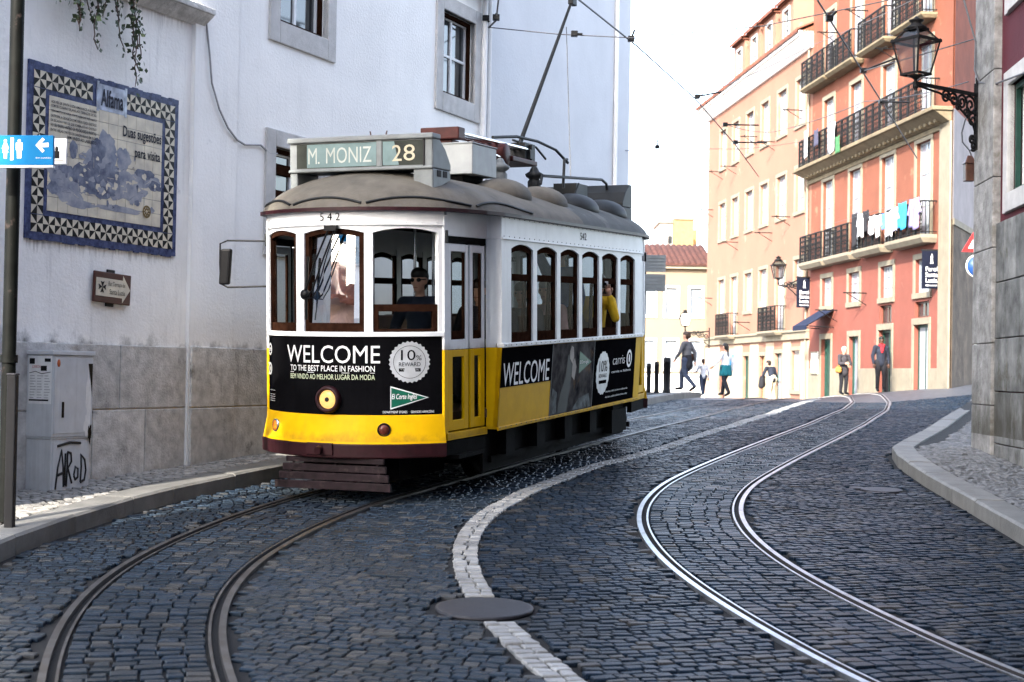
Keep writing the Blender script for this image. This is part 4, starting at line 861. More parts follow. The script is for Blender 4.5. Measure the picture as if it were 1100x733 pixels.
# ---- front and rear ends
def end_of_tram(rear):
    fl = (lambda p: flip(p)) if rear else (lambda p: p)
    def B(mb, a, b, *r, **k):
        path = arc(a, b); 
        if rear:
            path = flip(path); 
            if k.get('top'): k['top'] = list(reversed(k['top']))
        # outward is to the right of travel for the front arc run from left to right, so the flipped one keeps it
        band(mb, path, *r, **k)
    e = 'rear' if rear else 'front'
    mb = MB(); B(mb, -AM, AM, .40, .53, .065, .07, th=.10); T('bumper', mb, M['t_maroon'], bevel=.01)
    mb = MB(); B(mb, -AM, AM, .528, .79, .06, .006, th=.04); sk_ = T('skirt', mb, M['t_yellow'], bevel=.006)
    mb = MB(); B(mb, -AM, AM, .786, 1.512, .0, .0, th=.03); fp = T('front_panel', mb, M['t_black'])
    mb = MB(); B(mb, -AM, AM, 1.505, 1.548, .022, .018, th=.05); T('sill', mb, M['t_white'], bevel=.006)
    mb = MB()
    for a, b in ((-AM, -.832), (-.352, -.265), (.255, .322), (.828, AM)):
        B(mb, a, b, 1.545, 2.53, .004, .004, th=.07)
    for a, b in ((-.832, -.352), (-.265, .255), (.322, .828)):   # arched heads
        n = 13; path = np.linspace(a, b, n); tops = 2.452 + .042 * (1 - ((path - (a + b) / 2) / ((b - a) / 2)) ** 2)
        pts = [apos(q) for q in path]; w0 = [float(t) for t in tops]
        if rear: pts = flip(pts); w0 = w0[::-1]
        band(mb, pts, w0, 2.531, .002, .002, th=.05)
    T('window_posts', mb, M['t_white'])
    mb = MB(); B(mb, -AM, AM, 2.53, 2.665, .012, .012, th=.04); lb = T('letterboard', mb, M['t_white'])
    mb = MB(); B(mb, -AM, AM, 2.522, 2.537, .022, .022, th=.03)
    for k in range(15): 
        p = apos(-.8 + k * .115, .024); p = p if not rear else (p[0], TL_ - p[1]); mb.sphere((p[0], p[1], 2.545), .006, n=6, k=4)
    T('moulding', mb, M['t_white'], lb)
    frames = []
    for i, (a, b) in enumerate(((-.83, -.354), (-.263, .253), (.324, .826))):
        mb = MB(); f = .045 / AR
        def fr(a_, b_, w0, w1): B(mb, a_, b_, w0, w1, -.012, -.012, th=.045)
        openw = (i == 2 and not rear)
        if not openw:
            fr(a, a + f, 1.55, 2.455); fr(b - f, b, 1.55, 2.455); fr(a + f, b - f, 1.55, 1.63)
            n = 11; pa = np.linspace(a + f, b - f, n); tp = 2.452 + .042 * (1 - ((pa - (a + b) / 2) / ((b - a) / 2)) ** 2)
            pts = [apos(q) for q in pa]; w0 = [float(t) - .045 for t in tp]; w1 = [float(t) for t in tp]
            if rear: pts = flip(pts); w0 = w0[::-1]; w1 = w1[::-1]
            band(mb, pts, w0, 0, -.012, -.012, th=.045, top=w1)
        else:
            fr(a, a + f, 1.55, 1.80); fr(b - f, b, 1.55, 1.80); fr(a + f, b - f, 1.55, 1.575); fr(a + f, b - f, 1.735, 1.80)
        wdw = T('front_window' if not rear else 'rear_window', mb, M['t_wood'])
        mb = MB(); B(mb, a + f * .5, b - f * .5, 1.57, 2.46 if not openw else 1.76, -.03, -.075 if i == 1 else -.03, th=.006)
        T('pane', mb, M['windscreen'] if i == 1 and not rear else M['side_glass'], wdw); frames.append(wdw)
    # lower life guard
    mb = MB(); Y = (lambda q: q) if not rear else (lambda q: TL_ - q)
    def bar(z, h, t): 
        w = .50 + (.40 - z) * .42; u = .02 - (.40 - z) * .25
        mb.box(-w, w, min(Y(u), Y(u + t)), max(Y(u), Y(u + t)), z - h, z)
    for z, h in ((.395, .05), (.33, .066), (.255, .068), (.178, .072)): bar(z, h, .03)
    for s in (-1, 1):
        for q in (.42, .0): mb.tube([(s * q, Y(.05), .39), (s * (q + .06 if q else 0), Y(-.01), .11)], .014, 6)
    T('life_guard', mb, M['guard'], bevel=.004)
    mb = MB(); p = [apos(-.2, .075), apos(.03, .075)]
    B(mb, -.20, .03, .425, .535, .085, .085, th=.06); mb.tube([(-.09, Y(-.09), .48), (-.09, Y(-.14), .47)], .035, 10); T('coupler_pocket', mb, M['t_maroon'], bevel=.006)
    return fp, sk_, lb
fp, skirt, lboard = end_of_tram(False); end_of_tram(True)
def curved(vs, d=.004):
    o_ = []
    for x, _, z in vs:
        p = apos(x / AR, d); o_.append((p[0], p[1], z))
    return o_
def front_text(mb, s, a, b, z0, z1, m=0, d=.004, bold=0., **k):
    vs, fs = fit_text(s, a * AR, b * AR, z0, z1, bold=bold, **k); mb.add(curved(vs, d), fs, m)
mb = MB(); front_text(mb, 'WELCOME', -.47, .375, 1.262, 1.424); front_text(mb, 'TO THE BEST PLACE IN FASHION', -.425, .335, 1.186, 1.240, bold=.006)
front_text(mb, 'BEM VINDO AO MELHOR LUGAR DA MODA', -.425, .335, 1.112, 1.160, 1)
vs = [(x * AR, 0, z) for x, z in ((-.425, 1.172), (-.2, 1.172), (.1, 1.172), (.335, 1.172), (.335, 1.176), (.1, 1.176), (-.2, 1.176), (-.425, 1.176))]; mb.add(curved(vs), [(0, 1, 6, 7), (1, 2, 5, 6), (2, 3, 4, 5)])
front_text(mb, 'DEPARTMENT STORES  ·  GRANDES ARMAZÉNS', .395, .79, .808, .835)
for z in (.88, .90, .92, .94, .98): front_text(mb, 'www lisboa tram' if z < .9 else 'telefone horario', -.80, -.68, z, z + .012)
T('lettering', mb, [M['white_print'], M['lime_print']], fp)
def disc(mb, c, w, r, n, m, d, scal=0., r0=0.):
    pts = []
    for k in range(n):
        a = 2 * math.pi * k / n; rr = r * (1 + scal * (1 if k % 2 else -1)); pts.append((c * AR + rr * math.cos(a), 0, w + rr * math.sin(a)))
    if r0:
        q = [(c * AR + r0 * math.cos(2 * math.pi * k / n), 0, w + r0 * math.sin(2 * math.pi * k / n)) for k in range(n)]
        mb.add(curved(pts + q, d), [(k, (k + 1) % n, n + (k + 1) % n, n + k) for k in range(n)], m)
    else: mb.add(curved(pts + [(c * AR, 0, w)], d), [(k, (k + 1) % n, n) for k in range(n)], m)
mb = MB(); c = .60; w = 1.274
disc(mb, c, w, .186, 56, 0, .004, .035); disc(mb, c, w, .150, 40, 1, .006, 0, .146)
for t, a, b, z0, z1, m in (('10', -.085, .055, 1.29, 1.385, 1), ('%', .062, .115, 1.29, 1.335, 1), ('REWARD', -.105, .105, 1.235, 1.272, 1)): front_text(mb, t, c + a / AR * .95, c + b / AR * .95, z0, z1, m, .0065)
vs = [((c * AR + x), 0, z) for x, z in ((-.10, 1.187), (.10, 1.187), (.10, 1.217), (-.10, 1.217))]; mb.add(curved(vs, .006), [(0, 1, 2, 3)], 1)
front_text(mb, '* % FASHION', c - .085 / AR, c + .085 / AR, 1.194, 1.210, 0, .0075)
T('reward_badge', mb, [M['silver'], M['t_black']], fp)
mb = MB()
def tri(a, b, z0, zm, z1, m, d): 
    vs = [(a * AR, 0, z0), ((a + b) / 2 * AR, 0, (z0 + zm) / 2), (b * AR, 0, zm), ((a + b) / 2 * AR, 0, (z1 + zm) / 2), (a * AR, 0, z1), (a * AR, 0, zm)]
    mb.add(curved(vs, d), [(0, 1, 3, 4, 5), (1, 2, 3)], m)
tri(.452, .748, .842, .948, 1.056, 1, .004); tri(.458, .728, .856, .948, 1.042, 0, .006)
front_text(mb, 'El Corte Inglés', .462, .655, .922, .985, 1, .0075, .01, shear=.25); T('store_emblem', mb, [M['green_print'], M['white_print']], fp)
mb = MB()
for z in (1.373, 1.187): disc(mb, -.80, z, .060, 28, 0, .004, 0, .040); disc(mb, -.80, z, .02, 16, 0, .004); 
disc(mb, -.845, 1.187, .06, 28, 0, .004, 0, .045)
T('operator_emblem', mb, M['white_print'], fp)
mb = MB(); front_text(mb, '5 4 2', -.10, .07, 2.563, 2.635, 0, .016); T('fleet_number', mb, M['t_black'], lboard)
def front_lathe(ph, w, prof, n=24, m=0, mb=None):
    mb = mb or MB(); c = apos(ph); b = MB(); b.lathe(prof, n, (0, 0, 0), 'Y'); rot = Matrix.Rotation(ph, 4, 'Z')
    mb.add([rot @ Vector(v) + Vector((c[0], c[1], w)) for v in b.v], b.f, m, True); return mb
mb = front_lathe(-.03, .931, [(.125, -.01), (.125, .03), (.118, .055), (.095, .06), (.09, .045), (.088, .03)]); hl = T('headlight', mb, M['t_maroon'])
hm = mat('lit_headlight', (.32, .2, .07), .1, var=.15, scale=25); hb = hm.node_tree.nodes['Principled BSDF']; hb.inputs['Emission Color'].default_value = (1, .55, .17, 1); hb.inputs['Emission Strength'].default_value = .16
mb = front_lathe(-.03, .931, [(.086, .028), (.084, .036), (.05, .044), (.022, .046)]); T('lens', mb, hm, hl)
mb = front_lathe(-.03, .931, [(.021, .04), (.021, .052), (.012, .056)]); T('bulb', mb, M['dark_hole'], hl)
for ph, m, q in ((-.605, 'amber', 'orange'), (.405, 'red_lens', 'smoked brown')):
    mb = front_lathe(ph, .66, [(.062, .0), (.062, .045), (.052, .05), (.05, .04)]); il = T('indicator', mb, M['chrome'] if m == 'amber' else M['black']); il['label'] = q + ' round indicator lamp'
    mb = front_lathe(ph, .66, [(.05, .035), (.046, .05), (.025, .06), (.008, .062)]); T('lens', mb, M[m], il)
# ---- wiper and mirror
def fpt(ph, w, d): p = apos(ph, d); return (p[0], p[1], w)
mb = MB(); mb.box(-.05, .07, -.07, -.02, 2.47, 2.52)
mb.tube([fpt(-.01, 2.49, .045), fpt(-.13, 2.18, .05), fpt(-.20, 1.97, .05), fpt(-.225, 1.90, .05)], .009, 6); mb.tube([fpt(.04, 2.49, .045), fpt(-.06, 2.2, .05), fpt(-.15, 1.93, .05), fpt(-.20, 1.87, .05)], .008, 6); mb.tube([fpt(.05, 2.48, .04), fpt(-.02, 2.27, .045), fpt(-.105, 1.95, .045), fpt(-.155, 1.855, .05), fpt(-.23, 1.86, .05)], .006, 6)
mb.tube([fpt(-.205, 2.24, .03), fpt(-.215, 1.9, .045), fpt(-.222, 1.66, .03)], .013, 6); mb.lathe([(.045, -.02), (.05, 0), (.03, .03)], 12, fpt(-.225, 1.89, .045), 'Y')
T('wiper', mb, M['black'])
mb = MB(); mb.tube([(-.935, .52, 2.41), (-1.38, .44, 2.42), (-1.455, .43, 2.39), (-1.46, .43, 2.2), (-1.45, .43, 2.0), (-1.38, .44, 1.965), (-.935, .52, 1.975)], .009, 8); mi_ = T('mirror_arm', mb, M['black'])
mb = MB(); mb.hexa([(-1.465, .40, 1.99), (-1.36, .41, 1.99), (-1.36, .47, 1.99), (-1.465, .46, 1.99)], [(-1.44, .40, 2.34), (-1.33, .41, 2.34), (-1.33, .47, 2.34), (-1.44, .46, 2.34)]); T('mirror', mb, M['black'], mi_, bevel=.02)
# ---- the two long sides
def sv(w): return HWID - .05 * max(0., (1.38 - w) / .8)
WINS = [(S0 + .26 + k * .738, S0 + .26 + k * .738 + .625) for k in range(6)]
def long_side(s, adverts):
    def bx(mb, a, b, u0, u1, w0, w1, m=0): mb.box(min(s * a, s * b), max(s * a, s * b), u0, u1, w0, w1, m)
    def slab(mb, u0, u1, w0, w1, o0, o1, m=0):
        mb.hexa([(s * (sv(w0) + o1), u0, w0), (s * (sv(w0) + o1), u1, w0), (s * (sv(w0) + o0), u1, w0), (s * (sv(w0) + o0), u0, w0)],
                [(s * (sv(w1) + o1), u0, w1), (s * (sv(w1) + o1), u1, w1), (s * (sv(w1) + o0), u1, w1), (s * (sv(w1) + o0), u0, w1)], m)
    mb = MB(); slab(mb, S0, S1, .583, 1.38, -.05, 0.); 
    for u in (S0, S1 - .03): mb.hexa([(s * .985, u, .583), (s * sv(.583), u, .583), (s * sv(.583), u + .03, .583), (s * .985, u + .03, .583)], [(s * .985, u, 1.38), (s * 1.15, u, 1.38), (s * 1.15, u + .03, 1.38), (s * .985, u + .03, 1.38)])
    slab(mb, S0, S1, .57, .605, 0, .012); body = T('side_panel', mb, M['t_yellow'], bevel=.004)
    if adverts:
        mb = MB(); slab(mb, S0 + .012, 2.785, .985, 1.374, .0, .004); T('advert_panel', mb, M['t_black'], body); mb = MB(); slab(mb, 4.24, 5.93, .612, 1.372, .0, .004); T('advert_panel', mb, M['t_black'], body)
        cl = mat('printed_sky', (.12, .115, .11), .5, spec=0., var=.6, scale=4.2, col2=(.012, .012, .015), blotch=((.2, .12, .06), 2.3, .6, .6), detail=9)
        mb = MB(); slab(mb, 2.79, 4.236, .606, 1.373, 0, .005); im = T('advert_picture', mb, cl)
        mb = MB()
        def patch(poly, m, o=.008): n = len(poly); mb.add([(s * (sv(w) + o), u, w) for u, w in poly], [tuple(range(n))], m)
        patch([(3.02, .615), (3.34, .615), (3.42, .9), (3.46, 1.16), (3.4, 1.25), (3.30, 1.24), (3.24, 1.0), (3.08, .8)], 0)
        patch([(3.36, 1.2), (3.47, 1.13), (3.5, 1.22), (3.47, 1.32), (3.40, 1.34), (3.35, 1.28)], 1, .009); patch([(3.45, 1.0), (3.55, .95), (3.6, 1.1), (3.53, 1.2), (3.46, 1.14)], 1, .009); patch([(3.50, .62), (4.18, .62), (4.1, .78), (3.75, .74)], 2); patch([(2.82, .62), (3.0, .62), (2.98, .85), (2.84, .9)], 2)
        T('printed_figure', mb, [M['t_dark'], mat('print_pale', (.36, .33, .3), .5, spec=.05), mat('print_grey', (.12, .14, .15), .5, spec=.05, var=.5, scale=9)], im)
        def stext(mb, t, u0, u1, w0, w1, m=0, o=.0075, **k):
            vs, fs = fit_text(t, u0, u1, w0, w1, **k); mb.add([(s * (sv(z) + o), x, z) for x, _, z in vs], fs, m)
        mb = MB(); stext(mb, 'WELCOME', 1.36, 2.70, .995, 1.225); stext(mb, 'carris', 4.98, 5.47, 1.065, 1.17, bold=-.012); stext(mb, 'carris e lisboa', 4.95, 5.75, .965, .995)
        for w in (.745, .68): stext(mb, 'descubra a cidade de electrico todos os dias', 4.75, 5.65, w, w + .022)
        T('lettering', mb, M['white_print'], body)
        mb = MB(); n = 36
        def oval(u, w, ru, rw, m, o, sc=0.): 
            p = [(u + ru * (1 + sc * (k % 2)) * math.cos(2 * math.pi * k / n), w + rw * (1 + sc * (k % 2)) * math.sin(2 * math.pi * k / n)) for k in range(n)]; mb.add([(s * (sv(b) + o), a, b) for a, b in p], [tuple(range(n))], m)
        oval(4.60, .985, .26, .26, 0, .007, -.05); stext(mb, '10%', 4.45, 4.76, 1.0, 1.13, 1, .009); stext(mb, 'REWARD', 4.45, 4.76, .93, .975, 1, .009); mb.add([(s * (sv(b) + .009), a, b) for a, b in ((4.46, .86), (4.75, .86), (4.75, .9), (4.46, .9))], [(0, 1, 2, 3)], 1)
        T('reward_badge', mb, [M['silver'], M['t_black']], body)
        mb = MB(); mb.add([(s * (sv(b) + .008), a, b) for a, b in ((3.70, 1.02), (4.14, 1.135), (3.70, 1.27))], [(0, 1, 2)], 0); stext(mb, 'El Corte Inglés', 3.72, 4.02, 1.115, 1.165, 1, .0095); T('store_emblem', mb, [M['green_print'], M['white_print']], body)
        mb = MB(); oval(5.66, 1.12, .11, .11, 0, .007); oval(5.66, 1.12, .075, .075, 1, .0085); oval(5.66, 1.12, .03, .05, 0, .010); T('operator_emblem', mb, [M['white_print'], M['t_black']], body)
    mb = MB(); bx(mb, HWID - .05, HWID + .022, S0 - .005, S1 + .005, 1.378, 1.42); T('sill', mb, M['t_white'], bevel=.005)
    mb = MB()
    for k in range(34):
        u = S0 + .06 + k * .143
        for w in (2.46, 2.64): mb.sphere((s * (HWID + .001), u, w), .006, n=6, k=4)
        mb.sphere((s * (HWID + .023), u, 1.40), .006, n=6, k=4)
        mb.sphere((s * (sv(.594) + .013), u, .594), .006, n=6, k=4)
    for u in (2.79, 4.24): slab(mb, u - .004, u + .004, .606, 1.376, .0, .0065)
    T('rivets', mb, M['t_grey'])
    mb = MB(); us = [S0] + [q for w in WINS for q in w] + [S1]
    for a, b in zip(us[::2], us[1::2]): bx(mb, HWID - .06, HWID, a, b, 1.42, 2.432)
    for a, b in WINS:
        n = 10; q = np.linspace(a, b, n); t = [2.345 + .05 * (1 - ((x - (a + b) / 2) / ((b - a) / 2)) ** 2) for x in q]
        vs = [(s * HWID, x, z) for x, z in zip(q, t)] + [(s * HWID, x, 2.433) for x in q] + [(s * (HWID - .05), x, z) for x, z in zip(q, t)] + [(s * (HWID - .05), x, 2.433) for x in q]
        mb.add(vs, [(i, i + 1, n + i + 1, n + i) for i in range(n - 1)] + [(2 * n + i, 3 * n + i, 3 * n + i + 1, 2 * n + i + 1) for i in range(n - 1)] + [(i, 2 * n + i, 2 * n + i + 1, i + 1) for i in range(n - 1)])
    for u in (S0, S1 - .03): bx(mb, .985, HWID - .06, u, u + .03, 1.38, 2.66)
    T('window_posts', mb, M['t_white'])
    mb = MB(); bx(mb, HWID - .04, HWID, S0, S1, 2.432, 2.662); bx(mb, HWID, HWID + .02, S0 - .01, S1, 2.428, 2.445)
    # platform fasciae
    for fl in (False, True):
        p = [(s * PS[0], PS[1]), (s * PE[0], PE[1]), (s * (HWID - .01), S0 + .002)]; p = p if s > 0 else p[::-1]; p = flip(p) if fl else p
        band(mb, p, 2.432, 2.662, .0, .0, th=.03)
    lb = T('letterboard', mb, M['t_white'], bevel=.003)
    if adverts:
        mb = MB(); vs, fs = fit_text('542', 3.70, 3.92, 2.515, 2.595); mb.add([(s * (HWID + .003), x, z) for x, _, z in vs], fs); T('fleet_number', mb, M['t_black'], lb)
    for i, (a, b) in enumerate(WINS):
        mb = MB(); v0, v1 = HWID - .055, HWID - .02; f = .05
        bx(mb, v0, v1, a, a + f, 1.42, 2.36); bx(mb, v0, v1, b - f, b, 1.42, 2.36); bx(mb, v0 - .002, v1 + .004, a + f, b - f, 2.03, 2.10); bx(mb, v0, v1, a + f, b - f, 1.42, 1.52)
        n = 8; q = np.linspace(a, b, n); t = [2.345 + .05 * (1 - ((x - (a + b) / 2) / ((b - a) / 2)) ** 2) for x in q]
        mb.add([(s * v1, x, z) for x, z in zip(q, t)] + [(s * v1, x, z - .06) for x, z in zip(q, t)], [(k, k + 1, n + k + 1, n + k) for k in range(n - 1)])
        if i != 4 or s < 0: mb.hexa([(s * v0, b - .16, 1.5), (s * v0, b - .09, 1.5), (s * (v0 - .03), b - .09, 1.5), (s * (v0 - .03), b - .16, 1.5)], [(s * v0, b - .09, 2.03), (s * v0, b - .045, 2.03), (s * (v0 - .03), b - .045, 2.03), (s * (v0 - .03), b - .09, 2.03)])
        w = T('side_window', mb, M['t_wood'], bevel=.004)
        mb = MB(); bx(mb, v0 + .014, v0 + .019, a + .03, b - .03, 2.08, 2.37)
        if i != 4 or s < 0: bx(mb, v0 + .014, v0 + .019, a + .03, b - .03, 1.5, 2.05)
        else: w['label'] = 'sash window with its lower half dropped open'
        T('pane', mb, M['side_glass'], w)
    # platform doors: two leaves at each end
    for rear in (False, True):
        a, b = Vector((PS[0], PS[1])), Vector((PE[0], PE[1])); L0 = (b - a).length; t = (b - a).normalized()
        def dm(x, o, z):                                  # along the door, outwards, up
            p = a + t * x + Vector((t.y, -t.x)) * o; return (s * p.x, TL_ - p.y if rear else p.y, z)
        def dbox(mb, x0, x1, z0, z1, o0=-.03, o1=0., m=0): mb.hexa([dm(x0, o0, z0), dm(x1, o0, z0), dm(x1, o1, z0), dm(x0, o1, z0)], [dm(x0, o0, z1), dm(x1, o0, z1), dm(x1, o1, z1), dm(x0, o1, z1)], m)
        for x0, x1 in ((.03, .43), (.47, .77)):
            mb = MB()
            for z0, z1, m, lo, hi in ((.625, 1.375, 1, .72, 1.31), (1.38, 2.36, 0, 1.47, 2.29)):
                f = .055 if m == 0 else .085; dbox(mb, x0, x0 + f, z0, z1, m=m); dbox(mb, x1 - f, x1, z0, z1, m=m); dbox(mb, x0 + f, x1 - f, z0, lo, m=m); dbox(mb, x0 + f, x1 - f, hi, z1, m=m)
            f = .058; dbox(mb, x0 + f, x0 + f + .03, 1.475, 2.285, -.028, -.006, 2); dbox(mb, x1 - f - .03, x1 - f, 1.475, 2.285, -.028, -.006, 2); dbox(mb, x0 + f + .03, x1 - f - .03, 1.475, 1.55, -.028, -.006, 2)
            d = T('door', mb, [M['t_white'], M['t_yellow'], M['t_wood']], bevel=.004)
            mb = MB(); dbox(mb, x0 + .05, x1 - .05, 1.45, 2.30, -.022, -.016); dbox(mb, x0 + .08, x1 - .08, .70, 1.33, -.022, -.016); T('pane', mb, M['side_glass'], d)
        mb = MB(); dbox(mb, 0, L0, 2.37, 2.435, -.05, -.012); dbox(mb, .79, .83, .62, 2.37, -.06, -.03); dbox(mb, .435, .465, .62, 2.37, -.03, -.018); T('door_frame', mb, M['t_under'])
        mb = MB(); dbox(mb, -.005, L0 - .01, .54, .61, -.06, .012, 0); dbox(mb, .0, L0 - .03, .40, .535, -.06, .0, 1); T('door_step', mb, [M['t_yellow'], M['t_under']], bevel=.005)
        mb = MB(); dbox(mb, -.055, .02, .60, 1.38, -.05, .006, 1); dbox(mb, -.055, .02, 1.38, 2.62, -.05, .006, 0); dbox(mb, -.045, -.02, 2.36, 2.48, 0.006, .03, 2); T('corner_post', mb, [M['t_white'], M['t_yellow'], M['t_dark']], bevel=.006)
long_side(1, True); long_side(-1, False)
# ---- roof
half = [apos(q, .06) for q in np.linspace(0, .86, 10)] + [(1.05, .66), (1.125, .95), (1.17, 1.3), (1.19, 1.7), (1.19, 2.7), (1.19, 3.75)]
half[-1:] = [(1.19, 3.3), (1.19, 3.75)]
half += [(x, TL_ - y) for x, y in reversed(half[:-1])]
outl = half + [(-x, y) for x, y in reversed(half[1:-1])]
rr = [0.02, .2, .4, .58, .72, .82, .89, .94, .975, 1.0]
def roof_pt(i, r):
    x, y = outl[i % len(outl)]; sy = min(max(y, 1.0), TL_ - 1.0); return (x * r, sy + (y - sy) * r, 2.668 + .425 * max(0, 1 - r ** 2.0) ** (1 / 1.55))
mb = MB(); n = len(outl); vs = [roof_pt(i, r) for r in rr for i in range(n)]
fs = [(j * n + i, j * n + (i + 1) % n, (j + 1) * n + (i + 1) % n, (j + 1) * n + i) for j in range(len(rr) - 1) for i in range(n)]
mb.add(vs, fs, 0, True); mb.add([roof_pt(i, rr[0]) for i in range(n)], [tuple(range(n))], 0)
nq = len(rr) - 1
mb.m = [1 if sum(mb.v[i][1] for i in f) / len(f) > 3.95 else 0 for f in mb.f]
roof = T('roof', mb, [M['t_roof'], mat('roof_canvas_tarred', (.045, .047, .045), .75, var=.25, scale=4, bump=.004, bscale=40, blotch=((.10, .10, .095), 2.2, .55, .6))])
mb = MB(); e = outl + [outl[0], outl[1]]; band(mb, e, 2.648, 2.682, .018, .018, th=.05); T('gutter', mb, M['t_maroon'], roof)
mb = MB()
def roof_line(i0, i1, r0, rm): 
    k = list(np.linspace(i0, i1, 15)); pts = []
    for j, q in enumerate(k):
        f = q - math.floor(q); a = Vector(roof_pt(int(math.floor(q)), 1)); r = r0 + (rm - r0) * math.sin(math.pi * j / 14)
        p = Vector(roof_pt(int(math.floor(q)), r)).lerp(Vector(roof_pt(int(math.floor(q)) + 1, r)), f); pts.append(p + Vector((0, 0, .008)))
    mb.tube(pts, .013, 6)
for a, b in ((-9.5, -4), (-3.6, 2.5), (2.9, 10.3), (10.6, 13.4)): roof_line(a, b, .985, .945)
T('drip_moulding', mb, M['t_dark'], roof)
for k, u in enumerate((2.57, 3.74, 4.92, 6.08)):
    for s in (-1, 1):
        mb = MB(); mb.sphere((s * .64, u, 2.92), .32, .46, .205, n=20, k=12)
        mb.v = [(x, y, max(z, 2.86)) for x, y, z in mb.v]
        T('roof_vent', mb, M['t_roof'] if k < 2 else M['t_dark'], roof)
# ---- destination boxes
def dest(rear):
    Y = (lambda q: q) if not rear else (lambda q: TL_ - q)
    X = lambda px: -.72 + (px - 307.5) / (461 - 307.5) * 1.5
    mb = MB(); prof = [(.50, 3.06), (.50, 3.345), (.53, 3.375), (.62, 3.37), (.80, 3.26), (.93, 3.12), (.93, 3.06)]
    vs = [(x, Y(u), w) for x in (-.72, .78) for u, w in prof]; k = len(prof)
    fs = [tuple(range(k)), tuple(range(2 * k - 1, k - 1, -1))] + [(i, (i + 1) % k, k + (i + 1) % k, k + i) for i in range(k)]; mb.add(vs, fs)
    for x0, x1 in ((-.72, -.64), (.58, .78)): mb.hexa([(x0, Y(.505), 2.86), (x1, Y(.505), 2.84), (x1, Y(.92), 2.97), (x0, Y(.92), 2.97)], [(x0, Y(.505), 3.06), (x1, Y(.505), 3.06), (x1, Y(.92), 3.06), (x0, Y(.92), 3.06)])
    b = T('destination_box', mb, M['t_grey'] if not rear else M['t_dark'], bevel=.012)
    if rear: return
    mb = MB(); mb.box(-.735, .795, .47, .66, 3.335, 3.385); mb.box(-.73, .785, .485, .52, 3.055, 3.085); mb.box(X(402), X(408.5), .488, .51, 3.08, 3.34); T('hood', mb, M['t_grey'], b, bevel=.012)
    teal = mat('faded_blind', (.15, .215, .22), .5, var=.14, scale=4, spec=.1); dk = mat('dark_blind', (.03, .035, .03), .5, var=.2, spec=.1)
    mb = MB(); y = .497; mb.box(X(315.5), X(451), y, .502, 3.095, 3.325, 1); mb.box(X(327), X(402), y - .003, y, 3.10, 3.32, 0)
    mb.add([(X(409), y - .003, 3.10), (X(426), y - .003, 3.10), (X(421), y - .003, 3.32), (X(409), y - .003, 3.32)], [(0, 1, 2, 3)], 0); T('blind', mb, [teal, dk], b)
    mb = MB()
    for t, a, c, m in (('M', 328.5, 338, 0), ('.', 339, 341, 0), ('MONIZ', 348, 397, 0), ('2', 419, 429, 1), ('8', 431, 443, 1)):
        z0, z1 = (3.135, 3.285) if t != '.' else (3.135, 3.155); vs, fs = fit_text(t, X(a), X(c), z0, z1, y - .005); mb.add(vs, fs, m)
    T('route_lettering', mb, [mat('blind_letters', (.36, .39, .36), .5), mat('cream_letters', (.42, .38, .27), .5)], b)
    mb = MB(); mb.box(X(451.5), X(453), .489, .51, 3.06, 3.34)
    for u in (.60, .74): mb.box(.7795, .784, u, u + .09, 2.99, 3.05)
    T('vent_hole', mb, M['dark_hole'], b)
    mb = MB(); mb.tube([(.02, .8, 3.3), (-.01, .8, 3.46)], .007, 5); mb.tube([(.12, .8, 3.3), (.17, .8, 3.46)], .007, 5); T('antenna', mb, M['dark_wood'], b)
dest(False); dest(True)
mb = MB(); mb.box(-.46, .575, 1.95, 2.62, 3.13, 3.44); mb.box(-.47, .585, 1.94, 2.63, 3.44, 3.455); mb.box(-.3, .45, 2.0, 2.55, 3.02, 3.13, 1)
T('resistor_box', mb, [mat('pale_box_paint', (.32, .335, .335), .5, var=.1, scale=5, streak=.4), M['t_under']], bevel=.008)
# ---- trolley gear
rb = mat('oxide_red', (.06, .013, .011), .55, spec=.2, var=.25, scale=9)
mb = MB(); mb.box(-.14, .30, 2.24, 2.42, 3.53, 3.655); mb.box(-.05, .20, 2.3, 2.5, 3.44, 3.53); mb.box(.0, .14, 2.45, 3.9, 3.45, 3.49); mb.box(-.1, .28, 3.88, 4.7, 3.44, 3.50); tb_ = T('trolley_base', mb, rb, bevel=.012); mb = MB(); mb.lathe([(.03, -.14), (.13, -.13), (.14, 0), (.13, .13), (.03, .14)], 18, (.12, 3.75, 3.50), 'X'); T('spring_drum', mb, rb, tb_)
mb = MB()
for x in (-.04, .08, .2): mb.tube([(x, 2.4, 3.615), (x * .6, 4.75, 3.66)], .022, 8)
mb.tube([(.26, 2.6, 3.52), (.22, 3.6, 3.46), (.15, 4.4, 3.5)], .02, 8); T('spring', mb, M['chrome'], tb_)
mb = MB()
for u, m in ((3.35, 0), (4.45, 1)):
    mb = MB(); x = .33; mb.lathe([(.075, 3.03), (.08, 3.24), (.06, 3.27), (.10, 3.30), (.11, 3.33), (.06, 3.36), (.05, 3.38), (.035, 3.41), (.02, 3.42)], 14, (x, u, 0), 'Z')
    T('insulator', mb, M['t_dark'] if m else M['t_grey'], tb_)
mb = MB(); mb.box(-.07, .12, 4.7, 5.05, 3.50, 3.74); mb.box(-.10, .16, 4.78, 4.92, 3.55, 3.66); mb.tube([(.02, 3.9, 3.72), (.05, 4.6, 3.80), (.1, 5.2, 3.80), (.16, 5.7, 3.74), (.22, 6.0, 3.60)], .018, 8); mb.tube([(.0, 4.6, 3.76), (.04, 5.3, 3.74), (.06, 5.6, 3.62)], .014, 8)
for x in (-.04, .06, .14): mb.tube([(x, 4.85, 3.5), (x, 4.85, 3.72)], .02, 6)
T('pole_pivot', mb, M['t_dark'], tb_)
ptop = tram_at(614, 2, 6.3); pb = tram_at(558, 147, 5.0)
